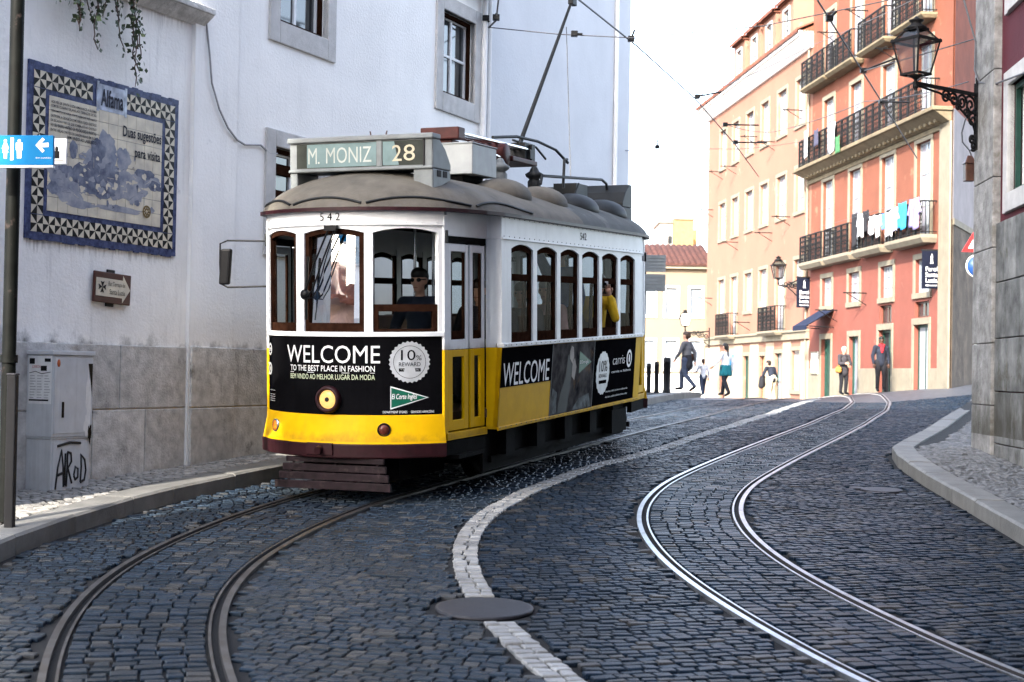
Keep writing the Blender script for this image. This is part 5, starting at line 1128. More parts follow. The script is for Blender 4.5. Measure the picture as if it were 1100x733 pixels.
mb = MB(); p0 = Vector((pb[0], 5.0, pb[1] - .1)); p1 = Vector((ptop[0], 6.3, ptop[1])); mb.tube([p0, p0.lerp(p1, .5), p1], [.028, .024, .018], 10); mb.tube([p0, (0.03, 4.8, 3.62)], .03, 8); pole = T('trolley_pole', mb, M['t_dark'])
mb = MB(); mb.box(p1.x - .035, p1.x + .035, 6.25, 6.42, p1.z - .04, p1.z + .09); T('trolley_head', mb, M['t_dark'], pole, bevel=.01)
rt_, rb_ = tram_at(608.5, 29, 6.15), tram_at(613, 192, 6.9)
mb = MB(); mb.tube([(rt_[0], 6.15, rt_[1]), (rb_[0], 6.9, rb_[1])], .006, 5); T('trolley_rope', mb, M['cable_grey'], pole)
mb = MB(); mb.tube([(.5, 4.2, 3.19), (.5, 4.25, 3.29), (.5, 6.55, 3.42), (.5, 6.75, 3.38), (.5, 6.8, 3.2)], .018, 8); mb.tube([(.5, 5.6, 3.3), (.5, 5.4, 3.12)], .012, 6); mb.tube([(.5, 5.0, 3.2), (.5, 5.05, 3.55), (.5, 5.15, 3.56)], .018, 6); mb.box(.2, .5, 5.5, 5.95, 3.15, 3.3); T('roof_rail', mb, M['t_dark'], roof)
# ================================================================== STREET OBJECTS
# ---- tile panel on the garden wall
tp = empty('tile_panel', WF, 'large blue and cream glazed tile panel headed Alfama on the white wall', 'tile panel')
A0, A1, Z0, Z1 = .016, 2.138, 2.666, 4.225
mb = MB(); rag = lambda: RNG.uniform(-.008, .008)
mb.box(A0, A1, -.022, .0, Z0, Z1)
for k in range(30):
    a = A0 + (A1 - A0) * k / 30; b = A0 + (A1 - A0) * (k + 1) / 30; mb.box(a, b, -.024, -.0, Z1 - .03, Z1 + .012 + rag()); mb.box(a, b, -.024, 0, Z0 - .014 + rag(), Z0 + .03)
obj('cobalt_edge', mb, M['azul'], tp)
I0, I1, J0, J1 = .275, 1.88, 2.925, 3.965                      # picture field
B0, B1, C0_, C1_ = .075, 2.08, 2.725, 4.165                   # triangle border, outer
mb = MB(); wb_ = .152
def pinwheel(x0, x1, z0, z1, k):
    c = ((x0 + x1) / 2, (z0 + z1) / 2); p = [(x0, z0), (c[0], z0), (x1, z0), (x1, c[1]), (x1, z1), (c[0], z1), (x0, z1), (x0, c[1])]
    for q in range(8):
        a, b = p[q], p[(q + 1) % 8]; mb.add([(a[0], -.026, a[1]), (b[0], -.026, b[1]), (c[0], -.026, c[1])], [(0, 1, 2)], (q + k) % 2)
nx_, nz_ = 13, 9
for i in range(nx_):
    a, b = B0 + (B1 - B0) * i / nx_, B0 + (B1 - B0) * (i + 1) / nx_
    if not (.92 < (a + b) / 2 < 1.30): pinwheel(a, b, C1_ - wb_, C1_, 0)
    pinwheel(a, b, C0_, C0_ + wb_, 0)
for j in range(1, nz_ - 1):
    c, d = C0_ + (C1_ - C0_) * j / nz_, C0_ + (C1_ - C0_) * (j + 1) / nz_
    pinwheel(B0, B0 + wb_, c, d, 1); pinwheel(B1 - wb_, B1, c, d, 1)
obj('triangle_border', mb, [M['tile_cream'], M['tile_black']], tp, recalc=False)
mb = MB(); g = .0018; n1, n2 = 12, 8
for i in range(n1):
    for j in range(n2):
        a, b = I0 + (I1 - I0) * i / n1, I0 + (I1 - I0) * (i + 1) / n1; c, d = J0 + (J1 - J0) * j / n2, J0 + (J1 - J0) * (j + 1) / n2
        mb.box(a + g, b - g, -.027 - RNG.uniform(0, .0015), -.02, c + g, d - g)
obj('picture_field', mb, M['tile_cream'], tp, bevel=.001)
def blob2(mb, cx_, cz, rx, rz, m, y, n=26, rough=.25):
    ph = RNG.uniform(0, 6.28, 4); p = []
    for k in range(n):
        a = 2 * math.pi * k / n; r = 1 + rough * (math.sin(3 * a + ph[0]) * .4 + math.sin(5 * a + ph[1]) * .35 + math.sin(9 * a + ph[2]) * .3); p.append((cx_ + rx * r * math.cos(a), y, cz + rz * r * math.sin(a)))
    mb.add(p + [(cx_, y, cz)], [(k, (k + 1) % n, n) for k in range(n)], m)
mb = MB()
for cx_, cz, rx, rz, m in ((.42, 3.28, .16, .10, 0), (.55, 3.14, .22, .12, 0), (.8, 3.3, .2, .14, 1), (.98, 3.42, .22, .2, 0), (1.05, 3.62, .13, .13, 0), (.93, 3.55, .1, .12, 1), (1.2, 3.28, .28, .14, 0), (1.12, 3.36, .14, .1, 1), (1.42, 3.22, .24, .08, 0), (1.62, 3.36, .24, .075, 0), (1.62, 3.42, .15, .05, 1), (1.78, 3.32, .1, .05, 1), (.34, 3.14, .07, .06, 1), (1.0, 3.18, .2, .06, 1), (.5, 3.33, .1, .04, 1), (1.3, 3.52, .1, .12, 0), (.7, 3.03, .2, .04, 0), (1.25, 3.04, .35, .03, 0)):
    blob2(mb, cx_, cz, rx, rz, m, -.0292 - .0004 * m - RNG.uniform(0, .0003))
for k in range(46):
    a, c = RNG.uniform(.35, 1.75), RNG.uniform(3.1, 3.5); l = RNG.uniform(.03, .12); q = RNG.choice([0., R(30), R(-25), R(90)]); w_ = .004
    dx, dz = math.cos(q) * l, math.sin(q) * l; ox, oz = -math.sin(q) * w_, math.cos(q) * w_
    mb.add([(a, -.0305, c), (a + dx, -.0305, c + dz), (a + dx + ox, -.0305, c + dz + oz), (a + ox, -.0305, c + oz)], [(0, 1, 2, 3)], 1 if k % 3 else 2)
for k in range(90):
    blob2(mb, np.clip(RNG.normal(1.0, .36), .36, 1.78), np.clip(RNG.normal(3.28, .12), 3.05, 3.62), RNG.uniform(.012, .045), RNG.uniform(.01, .035), int(RNG.integers(0, 3)), -.0308 - .0001 * k / 9, 12, .4)
blob2(mb, .60, 3.52, .055, .085, 1, -.030, rough=.1)
obj('painted_quarter', mb, [M['tile_blue'], M['tile_blue_dark'], M['tile_cream']], tp, recalc=False)
mb = MB(); mb.box(.915, 1.31, -.03, -.02, 3.945, 4.19); mb.box(.90, .93, -.032, -.02, 3.93, 4.21); mb.box(1.30, 1.33, -.032, -.02, 3.93, 4.21); obj('title_scroll', mb, mat('pale_blue_tile', (.42, .47, .6), .3, var=.3, scale=12, coat=.4), tp)
mb = MB()
def wt(mb, t, a, b, c, d, m=0, y=-.0335, **k): vs, fs = fit_text(t, a, b, c, d, y, **k); mb.add(vs, fs, m)
wt(mb, 'Alfama', .955, 1.275, 3.985, 4.15, y=-.0345, bold=.02); wt(mb, 'Duas sugestões', 1.28, 1.86, 3.715, 3.85, bold=.015); wt(mb, 'para visita', 1.46, 1.85, 3.54, 3.66, bold=.015)
for i, t in enumerate(('AOS PÉS DE SANTA LUZIA AMANHECE A ALFAMA', 'COM SEU CASARIO DE JANELAS E TERRAÇOS DE SOL', 'TERRAMOTO DE ÁGUA FORTE ALÉM DO TEJO NASCE', 'OUTRORA A CIDADE DOS MOUROS E DOS CRISTÃOS', 'DE ESCADAS E BECOS QUE SOBEM ATÉ AO CASTELO', 'NO SEU BAIRRO ANTIGO DE PESCADORES E FADISTAS', 'ENTRE VIELAS E PÁTIOS DE SARDINHEIRAS EM FLOR', 'BEM VINDO AO LABIRINTO')):
    c = 3.90 - i * .042; wt(mb, t, .29 + (.22 if i == 7 else 0), .90, c, c + .03, bold=.02)
obj('painted_text', mb, mat('ink_blue', (.012, .013, .028), .5, spec=.1), tp, recalc=False)
mb = MB(); n = 24
for r0, r1 in ((.062, .045), (.03, .018)):
    v = [(1.66 + r * math.cos(2 * math.pi * k / n), -.0325, 3.06 + r * math.sin(2 * math.pi * k / n)) for r in (r0, r1) for k in range(n)]; mb.add(v, [(k, (k + 1) % n, n + (k + 1) % n, n + k) for k in range(n)])
for k in range(8): a = k * math.pi / 4; mb.tube([(1.66 + .03 * math.cos(a), -.032, 3.06 + .03 * math.sin(a)), (1.66 + .045 * math.cos(a), -.032, 3.06 + .045 * math.sin(a))], .004, 4)
obj('wheel_emblem', mb, mat('ochre_emblem', (.16, .10, .02), .4), tp)
# ---- direction plate for the bar
sg = empty('direction_sign', WF @ Matrix.Translation((1.17, 0, 2.28)) @ Matrix.Rotation(R(2), 4, 'Y'), 'small brown plate with a white arrow reading Bar Terraço de Santa Luzia', 'sign')
mb = MB(); mb.box(-.262, .262, -.045, -.02, -.145, .145); obj('plate', mb, mat('sign_brown', (.06, .018, .014), .4), sg, bevel=.006)
mb = MB(); mb.box(-.05, .05, -.02, .0, -.175, .175); obj('bracket', mb, M['t_dark'], sg)
mb = MB(); mb.prism([(-.24, -.085), (.14, -.085), (.14, -.13), (.25, 0), (.14, .13), (.14, .085), (-.24, .085)], -.048, -.0452); ar_ = obj('arrow', mb, M['tile_cream'], sg)
mb = MB(); wt(mb, 'Bar Terraço de', -.07, .17, .01, .06, y=-.0505); wt(mb, 'Santa Luzia', -.05, .17, -.06, -.01, y=-.0505)
for k in range(4):
    a = k * math.pi / 2; c, s_ = math.cos(a), math.sin(a); p = [(0, 0), (.055, .028), (.045, 0), (.055, -.028)]; mb.add([(-.155 + x * c - z * s_, -.0505, x * s_ + z * c) for x, z in p], [(0, 1, 2, 3)])
obj('lettering', mb, M['black'], sg, recalc=False)
# ---- cabinet
cb = empty('utility_cabinet', WF @ Matrix.Translation((.075, -.02, 0)) @ Matrix.Diagonal((.60, .70, 1, 1)), 'grey street utility cabinet with posters and black graffiti against the wall', 'cabinet')
zb = .41; zt2 = 1.66; dp = .42
mb = MB(); mb.box(.03, .86, -dp + .02, 0, zb - .1, zb + .48); mb.box(0.01, .88, -dp, 0, zb + .50, zt2 - .03); mb.box(-.01, .90, -dp - .02, 0, zt2 - .028, zt2 + .01); mb.box(.02, .87, -dp + .01, 0, zb + .48, zb + .5)
body = obj('body', mb, M['cabinet'], cb, bevel=.006)
mb = MB(); mb.box(.04, .85, -dp - .008, -dp, zb + .53, zt2 - .05); mb.box(.06, .83, -dp + .010, -dp + .019, zb + .02, zb + .45); d_ = obj('door', mb, M['cabinet'], cb, bevel=.003)
mb = MB(); mb.box(.20, .24, -dp - .022, -dp - .008, 1.08, 1.22); obj('handle', mb, M['black'], d_, bevel=.004)
mb = MB(); mb.box(.03, .335, -dp - .0105, -dp - .0085, 1.20, 1.62, 0)
for k in range(9):
    for q in range(3): mb.box(.05 + q * .095, .05 + q * .095 + RNG.uniform(.05, .08), -dp - .0112, -dp - .0106, 1.25 + k * .024, 1.258 + k * .024, 2)
mb.box(.04, .30, -dp - .0112, -dp - .0106, 1.225, 1.24, 1); mb.box(.04, .11, -dp - .0112, -dp - .0106, 1.55, 1.60, 1); mb.box(.19, .27, -dp - .0112, -dp - .0106, 1.49, 1.535, 1); mb.box(.24, .32, -dp - .0112, -dp - .0106, 1.57, 1.60, 1)
vs, fs = fit_text('LISBOA', .08, .19, 1.515, 1.54, -dp - .0113); mb.add(vs, fs, 3); mb.tube([(.04, -dp - .011, 1.47), (.12, -dp - .011, 1.485), (.2, -dp - .011, 1.465), (.32, -dp - .011, 1.48)], .003, 4, 1)
mb.v = [(.01 - (-dp - y - .008), -.03 - (x - .03) * 1.22, z) for x, y, z in mb.v]
obj('poster', mb, [M['paper'], M['black'], mat('grey_print', (.45, .45, .45), .8), mat('red_print', (.5, .05, .03), .6)], cb)
mb = MB(); blob2(mb, .78, 1.22, .06, .26, 0, -dp - .0095, 40, .35); blob2(mb, .74, 1.0, .05, .1, 0, -dp - .0096, 30, .4); 
mb.add([(.76, -dp - .010, 1.56), (.86, -dp - .010, 1.56), (.855, -dp - .010, 1.25), (.82, -dp - .010, 1.38)], [(0, 1, 2, 3)], 1); blob2(mb, .82, .93, .04, .08, 1, -dp - .0101, 24, .4); obj('torn_poster', mb, [M['paper'], M['black']], cb, recalc=False)
mb = MB(); mb.lathe([(.001, .0), (.034, .0), (.034, .0015), (.001, .002)], 18, (.12, -dp - .0085, 1.56), 'Y'); obj('sticker', mb, mat('red_sticker', (.5, .12, .04), .5), cb)
mb = MB(); y = -dp + .005
def spray(p): mb.tube([(a, y - .001, b) for a, b in p], .013, 6)
o_, q_ = .12, zb + .04
for p in ([(.0, .0), (.03, .2), (.08, .36), (.11, .2), (.12, .02)], [(.02, .13), (.11, .15)], [(.135, .03), (.14, .33)], [(.16, .02), (.17, .2), (.17, .34)], [(.17, .34), (.22, .33), (.23, .25), (.18, .19), (.24, .05)], [(.27, .12), (.29, .2), (.33, .18), (.33, .1), (.29, .08), (.27, .12)], [(.37, .05), (.38, .2), (.37, .31), (.43, .26), (.45, .16), (.43, .07), (.37, .05)], [(.02, .40), (.2, .43), (.36, .42)]):
    spray([(o_ + a * 1.45, q_ + b * .95) for a, b in p])
obj('graffiti', mb, M['graffiti'], cb)
# ---- street post with toilet sign
P0 = at(8.5, 545, 11.3); zb_ = zgf(P0.x, 11.3) + .13
pl = empty('street_post', (P0.x, 11.3, zb_), 'dark iron street post at the left edge carrying the blue toilet sign', 'post')
mb = MB(); mb.tube([(-.02, 0, 0), (-.02, 0, 5.2)], .052, 14); mb.tube([(-.02, 0, 1.2), (-.02, 0, 1.26)], .066, 14); obj('shaft', mb, mat('rusty_black_post', (.006, .007, .006), .6, var=.3, spec=.1, scale=9, blotch=((.07, .05, .045), 7., .6, .6)), pl)
mb = MB(); mb.box(-.075, -.005, .40, .6, -.02, 1.14); obj('none', mb, M['iron'], pl) if False else None
sp = at(10.5, 553, 11.05)
bp_ = empty('steel_bollard', (sp.x, sp.y, zgf(sp.x, sp.y) + .13), 'slim square steel bollard standing before the dark street post', 'bollard')
mb = MB(); mb.box(-.034, .034, -.034, .034, -.05, 1.12); obj('shaft', mb, mat('steel_bollard_paint', (.012, .012, .014), .55, spec=.15, var=.15), bp_, bevel=.008); mb = MB(); mb.box(-.037, .037, -.037, .037, 1.12, 1.135); obj('cap', mb, M['iron'], bp_, bevel=.004)
YS = 11.0; s0, s1 = at(-22, 162, YS), at(58, 162, YS)
ts = empty('toilet_sign', Matrix.Translation((s1.x, YS, at(58, 162, YS).z)) @ Matrix.Rotation(R(1.0), 4, 'Y').inverted(), 'blue and white public toilet sign with left arrow on the iron post', 'sign')
w_ = s1.x - s0.x; ppm = F / YS; hz_ = 16.2 / ppm
mb = MB(); mb.box(-w_, 0, -.02, .02, -hz_, hz_); obj('plate', mb, M['blue_sign'], ts, bevel=.004)
mb = MB(); mb.box(-w_, 0, -.022, .03, -hz_ - .016, -hz_ + .0); obj('bottom_rail', mb, M['silver'], ts)
mb = MB()
def px2(x, y): return ((x - 58) / ppm, -(y - 161.5) / ppm)
def poly(p, m=0, y=-.0212): q = [px2(*a) for a in p]; mb.add([(a, y, b) for a, b in q], [tuple(range(len(q)))], m)
poly([(12.2, 148), (15.6, 148), (15.2, 172), (12, 172.3)])
for cx_, f in ((6.6, 1), (21.5, 0)):
    poly([(cx_ + 1.7 * math.cos(a), 151.3 + 1.7 * math.sin(a)) for a in np.linspace(0, 2 * math.pi, 14)[:-1]])
    if f: poly([(cx_ - 1.5, 153.2), (cx_ + 1.5, 153.2), (cx_ + 3.8, 160), (cx_ + 2.4, 160.5), (cx_ + 3.2, 164), (cx_ + 1.9, 164), (cx_ + 1.6, 170.5), (cx_ + .3, 170.5), (cx_ + .2, 164), (cx_ - .2, 164), (cx_ - .3, 170.5), (cx_ - 1.6, 170.5), (cx_ - 1.9, 164), (cx_ - 3.2, 164), (cx_ - 2.4, 160.5), (cx_ - 3.8, 160)])
    else: poly([(cx_ - 3.6, 153.3), (cx_ + 3.6, 153.3), (cx_ + 3.6, 161.5), (cx_ + 2.5, 161.5), (cx_ + 2.3, 170.2), (cx_ + .3, 170.2), (cx_ + .2, 162), (cx_ - .2, 162), (cx_ - .3, 170.2), (cx_ - 2.3, 170.2), (cx_ - 2.5, 161.5), (cx_ - 3.6, 161.5)])
poly([(39, 156), (46.5, 147.8), (49, 150), (45.5, 154), (53, 153.2), (53, 158), (45.5, 158.3), (48.8, 162), (46.4, 164.2)])
vs, fs = fit_text('câmara municipal lisboa', px2(39, 0)[0], px2(56, 0)[0], px2(0, 170.8)[1], px2(0, 169)[1], -.0212); mb.add(vs, fs)
obj('pictogram', mb, M['white_print'], ts, recalc=False)
mb = MB(); mb.box(-w_ * .45 - .05, -w_ * .45 + .05, .02, .1, -.06, .06); obj('clamp', mb, M['iron'], ts)
q0, q1 = at(58, 149, 11.3), at(71.5, 177, 11.3)
ws = empty('white_sign', (q0.x, 11.3, q1.z), 'white notice plate half hidden behind the blue toilet sign', 'sign')
h_ = q0.z - q1.z; mb = MB(); mb.box(-.45, q1.x - q0.x, -.012, .012, 0, h_); obj('plate', mb, M['paper'], ws, bevel=.003)
mb = MB(); mb.box(.005, .048, -.0135, -.0125, .045, .10, 1); mb.sphere((.026, -.0125, .115), .013, .001, .022, m=1); mb.box(0, .08, -.0135, -.0125, .025, .032, 0); obj('print', mb, [M['tile_cream'], M['black']], ws)
# ---- ivy hanging over the coping
def vine(name, starts, label):
    e = empty(name, WF, label, 'plant'); mb = MB(); lf = MB()
    for (x, L_, dr) in [(q[0] - .12, q[1] * .98, q[2]) for q in starts]:
        p = Vector((x, -.19, 5.25)); pts = [p.copy()]
        k = int(L_ / .05)
        for i in range(k):
            p = p + Vector((dr * .018 + RNG.normal(0, .016), RNG.normal(0, .006), -.045)); p.y = min(p.y, -.03 - .0); pts.append(p.copy())
            for _ in range(3 if i < k * .6 else 2):
                c = p + Vector((RNG.normal(0, .035), RNG.normal(-.01, .02), RNG.normal(0, .025))); s_ = RNG.uniform(.016, .034); a = RNG.uniform(0, 6.28); n1 = Vector((math.cos(a), RNG.normal(0, .5), math.sin(a))).normalized(); n2 = n1.cross(Vector((RNG.normal(0, .4), -1, RNG.normal(0, .4)))).normalized()
                lf.add([c - n1 * s_, c + n2 * s_ * .75, c + n1 * s_ * 1.1, c - n2 * s_ * .75], [(0, 1, 2, 3)])
        mb.tube(pts, [.006] * (len(pts) - 1) + [.002], 5)
    obj('stem', mb, M['dark_wood'], e); obj('foliage', lf, M['leaf'], e, recalc=False)
vine('hanging_ivy', [(.42, .55, -.5), (.55, .75, .2), (.50, .55, -.6), (.66, .80, -.3), (.74, .95, .3), (.95, .60, .5), (1.10, .85, .5), (1.2, 1.05, .5), (1.27, .9, .4), (1.02, .6, -.3), (1.30, 1.2, .35), (.85, .55, .2), (.6, .6, .1), (.8, .7, -.2)], 'dark ivy trailing down over the coping of the white garden wall')
# ---- cables on the white house
mb = MB(); mb.tube([(2.52, -.03, 5.3), (2.57, -.07, 4.8), (2.62, -.07, 4.5), (2.76, -.07, 4.25), (2.92, -.07, 4.08), (3.10, -.06, 3.98), (3.3, -.02, 3.96), (3.6, -.02, 4.0), (3.78, -.02, 3.93), (3.93, -.02, 3.95)], .011, 6)
tag(obj('wall_cable', mb, M['cable_grey'], None, M=WF), 'thin grey cable looping across the white house wall to the window', 'cable')
# ---- overhead line
def wire(name, pts, r, label, sag=.0, cat='overhead wire', group='overhead tram wires', ins=()):
    P = [Vector(p) for p in pts]; out = []
    for a, b in zip(P[:-1], P[1:]):
        for k in range(12): t = k / 12; q = a.lerp(b, t); q.z -= sag * 4 * t * (1 - t); out.append(q)
    out.append(P[-1]); mb = MB(); mb.tube(out, r, 6)
    o = obj(name, mb, M['cable']); tag(o, label, cat, group)
    for q, d in ins:
        m2 = MB(); m2.box(-.05, .05, -.05, .05, -.04, .04); m2.tube([(0, 0, 0), tuple(d)], .018, 6); ob = obj('insulator', m2, M['black'], o, M=Matrix.Translation(q), bevel=.01)
    return o
wz = 5.72
def wl(c, y, dx=0): return (float(cx(c, y)) + dx, y, zgf(0, y) + wz)
tp_w = TM @ Vector((p1.x, 6.3, p1.z + .1))
cw = [(tp_w.x - 1.6, tp_w.y - 4.4, tp_w.z - .15), tuple(tp_w), at(684, 49.5, 22.9), at(747, 106.5, 27.6), at(789, 154.5, 32.7), at(815, 190, 38)]
wire('contact_wire', cw, .012, 'overhead contact wire touching the trolley pole and running up the street', 0, ins=[(at(678, 42, 22.4), (.05, 0, .14)), (at(749, 104, 27.9), (.45, .0, .1)), (at(779, 134, 31), (.7, 0, 0)), (at(790, 153, 33), (.7, 0, 0))])
wire('contact_wire', [at(790, -140, 15.5), at(878, 0, 20), at(947, 109.5, 27.4), at(985, 170, 35)], .014, 'thick overhead wire slanting in front of the orange balconies at upper right', 0, ins=[(at(891, 20, 20.8), (.1, 0, .1)), (at(927.5, 76, 24.6), (.55, 0, .22)), (at(947, 109.5, 27.4), (.5, 0, .0))])
wire('span_wire', [at(520, 29, 21.5), at(600, 37, 21.8), at(683, 41, 22.2), at(820, 28, 21.5), at(947, 2, 20.5), at(1046, -22, 18.9)], .008, 'topmost span wire crossing the street from the white house over the trolley pole', 0, ins=[(at(617, 36.5, 21.9), (.12, 0, 0))])
wire('span_wire', [at(1047, 42, 18.9), at(1005, 54.5, 19.5), at(929, 76, 24.4)], .008, 'short span wire from the grey corner pier to the insulator above the lamp', 0)
wire('span_wire', [at(1040, 88, 18.9), at(929, 109, 25), at(830, 142, 32), at(780, 134, 31)], .007, 'lower span wire from the corner pier past the middle balcony to the peach house', .05)
wire('span_wire', [at(1000, -10, 44), at(870, 50, 40), at(748, 104, 28)], .008, 'faint span wire from the peach house roof to the insulator against the white sky', .05)
wire('span_wire', [at(862, 152, 56), at(800, 160, 40), at(700, 158, 34), at(672, 162, 26)], .008, 'thin span wire low across the white sky with a small hanger', .02, ins=[(at(706, 158, 34), (.0, 0, .16))])
wire('pier_cable', [at(1034, -5, 18.8), at(1048, 45, 18.75), at(1047, 75, 18.75), at(1052, 89, 18.6), at(1070, 90, 17.85), at(1102, 78, 16.3)], .012, 'dark cable running down the grey pier and across the maroon wall', 0, 'cable', 'cables')
wire('span_wire', [at(525, 30, 21.3), at(533, 22, 21.2), at(536, -5, 21)], .014, 'short wire with black insulators beside the cornice of the white house', 0, ins=[(at(522, 20, 21.3), (.05, 0, -.05)), (at(533, 19, 21.2), (0, 0, .06))])
# ---- lantern builder
def lantern(P, h, wt_, glassm, c=(0, 0, 0)):
    """four sided tapering street lantern of height h hanging round point c (centre of the body's bottom)"""
    a, b = wt_ * .30, wt_ * .5; z0, z1, z2, z3 = 0., h * .58, h * .60, h * .78
    mb = MB(c and Matrix.Translation(c)); r = h * .018
    for s in (-1, 1):
        for t in (-1, 1): mb.tube([(s * a, t * a, z0), (s * b, t * b, z1)], r, 6); mb.tube([(s * b * .92, t * b * .92, z2), (s * b * .45, t * b * .45, z3)], r * .9, 6)
    def rg(q, z, k): mb.box(-q, q, -q - k, -q, z - k, z + k); mb.box(-q, q, q, q + k, z - k, z + k); mb.box(-q - k, -q, -q - k, q + k, z - k, z + k); mb.box(q, q + k, -q - k, q + k, z - k, z + k)
    rg(a, z0, h * .02); rg(b, z1, h * .024); rg(b * .47, z3, h * .02)
    for s in (-1, 1):
        for t in (-1, 1): mb.lathe([(.001, 0), (h * .02, .01), (h * .012, h * .03), (.001, h * .05)], 6, (s * b, t * b, z1))
    mb.lathe([(b * .62, z3), (b * .66, z3 + h * .03), (b * .34, z3 + h * .09), (b * .30, z3 + h * .12), (b * .42, z3 + h * .14), (b * .46, z3 + h * .165), (b * .2, z3 + h * .19), (b * .1, z3 + h * .22), (.002, z3 + h * .235)], 14)
    mb.lathe([(a * .9, z0 - h * .02), (a * .4, z0 - h * .06), (h * .02, z0 - h * .10)], 10)
    o = obj('lantern', mb, M['iron_rail'], P)
    mb = MB(Matrix.Translation(c)); e = .94
    for (p, q, u, v) in ((a, b, z0, z1), (b * .9, b * .45, z2, z3)):
        vs = [(s * p * e, t * p * e, u) for s, t in ((-1, -1), (1, -1), (1, 1), (-1, 1))] + [(s * q * e, t * q * e, v) for s, t in ((-1, -1), (1, -1), (1, 1), (-1, 1))]; mb.add(vs, [(0, 1, 5, 4), (1, 2, 6, 5), (2, 3, 7, 6), (3, 0, 4, 7), (4, 5, 6, 7), (3, 2, 1, 0)])
    obj('lamp_glass', mb, glassm, o); return o
def scroll(mb, c, r, turns, a0, sgn, rad, ax=(1, 0), n=26):
    pts = []
    for k in range(n):
        t = k / (n - 1); a = a0 + sgn * turns * 2 * math.pi * t; q = r * (1 - .8 * t); pts.append((c[0] + q * math.cos(a) * ax[0], q * math.cos(a) * ax[1], c[1] + q * math.sin(a)))
    mb.tube(pts, rad, 6)
# near lamp: bracket on the pier, arm towards the street
a_ = at(1050, 102, 18.7); l_ = at(983.5, 97, 18.0); arm = (l_ - a_); L_ = math.hypot(arm.x, arm.y)
BF = frame((a_.x, a_.y, a_.z), (-arm.x, -arm.y))           # local x from lamp towards the wall
lp_ = empty('bracket_lamp', BF, 'large black bracket street lamp with frosted lantern on the grey pier', 'street lamp', 'street lamps on scrolled wall brackets')
mb = MB(); mb.box(-L_ - .02, .0, -.022, .022, -.025, .015); mb.box(-.03, .0, -.03, .03, -.70, .14); mb.tube([(-.015, 0, .14), (-.02, 0, .2), (.02, 0, .24)], .015, 6)
mb.tube([(-L_ + .02, 0, -.03), (-L_ * .62, 0, -.07), (-L_ * .35, 0, -.17), (-.10, 0, -.36), (-.03, 0, -.5)], .014, 6)
for c, r, t, a0, sg_ in (((-.62, -.10), .085, 1.6, 0, 1), ((-.47, -.12), .09, 1.5, 3.1, -1), ((-.31, -.13), .10, 1.7, 0, 1), ((-.14, -.15), .12, 1.6, 2.5, -1), ((-.09, -.33), .10, 1.5, 0, 1), ((-.10, -.58), .055, 1.4, 1, 1), ((-.07, -.66), .06, 1.5, 4, 1), ((-.22, -.24), .06, 1.4, 1, -1), ((-.38, -.20), .045, 1.4, 0, 1)): scroll(mb, c, r, t, a0, sg_, .016)
mb.tube([(-L_, 0, -.09), (-L_, 0, .02), (-L_, 0, .08)], .022, 8); mb.sphere((-L_, 0, -.04), .04)
obj('bracket', mb, M['iron_rail'], lp_)
lantern(lp_, .70, .40, M['lampglass'], (-L_ - .02 * 0, 0, .10))
def far_lamp(px, pyb, pyt, Y, wall_px, wall_py, label, gm, wd=.5):
    a = at(wall_px, wall_py, Y); b = at(px, pyb, Y); fr_ = frame(a, (a.x - b.x, a.y - b.y)); e = empty('bracket_lamp', fr_, label, 'street lamp', 'street lamps on scrolled wall brackets')
    L_ = math.hypot(a.x - b.x, a.y - b.y); dz = b.z - a.z; h = at(px, pyt, Y).z - b.z
    mb = MB(); mb.tube([(-L_, 0, dz - .15), (-L_ * .95, 0, dz - .28), (-L_ * .6, 0, dz - .3), (0, 0, .0)], .03, 6); mb.tube([(-L_ * .6, 0, dz - .3), (-L_ * .25, 0, -.45), (0, 0, -.65)], .022, 6); mb.box(-.03, .02, -.04, .04, -.75, .15); mb.tube([(-L_, 0, dz - .25), (-L_, 0, dz)], .03, 6)
    for k in range(4): scroll(mb, (-L_ * (.12 + .17 * k), -.22 + dz * .2 * k), .12, 1.5, k, 1 if k % 2 else -1, .022)
    obj('bracket', mb, M['iron_rail'], e); lantern(e, h, h * wd, gm, (-L_, 0, dz)); return e
far_lamp(836, 299, 275, 57.5, 857, 301, 'black bracket lamp on the peach house beside the far navy sign', M['lampglass'], .58)
far_lamp(736, 350, 333, 66., 762, 356, 'bracket lamp with bright white glass at the green downpipe, far end of the street', M['lampglass_white'], .7)
# small wall lantern by the pier
q = at(1041, 195, 19.0); wl_ = empty('wall_lantern', (q.x, 19.0, q.z), 'small brown box lantern hanging by a cable on the pier edge', 'lamp')
mb = MB(); mb.hexa([(-.06, -.06, .0), (.06, -.06, 0), (.06, .06, 0), (-.06, .06, 0)], [(-.065, -.065, .22), (.065, -.065, .22), (.065, .065, .22), (-.065, .065, .22)]); mb.hexa([(-.075, -.075, .222), (.075, -.075, .222), (.075, .075, .222), (-.075, .075, .222)], [(-.03, -.03, .33), (.03, -.03, .33), (.03, .03, .33), (-.03, .03, .33)]); obj('housing', mb, M['dark_wood'], wl_, bevel=.008)
mb = MB(); mb.tube([(.03, 0, .32), (0, 0, .40), (-.09, 0, .5), (-.10, 0, .62), (-.06, 0, .78), (0, -.05, .95)], .01, 6); mb.box(.03, .14, -.02, .02, .25, .29); obj('cable', mb, M['cable'], wl_)
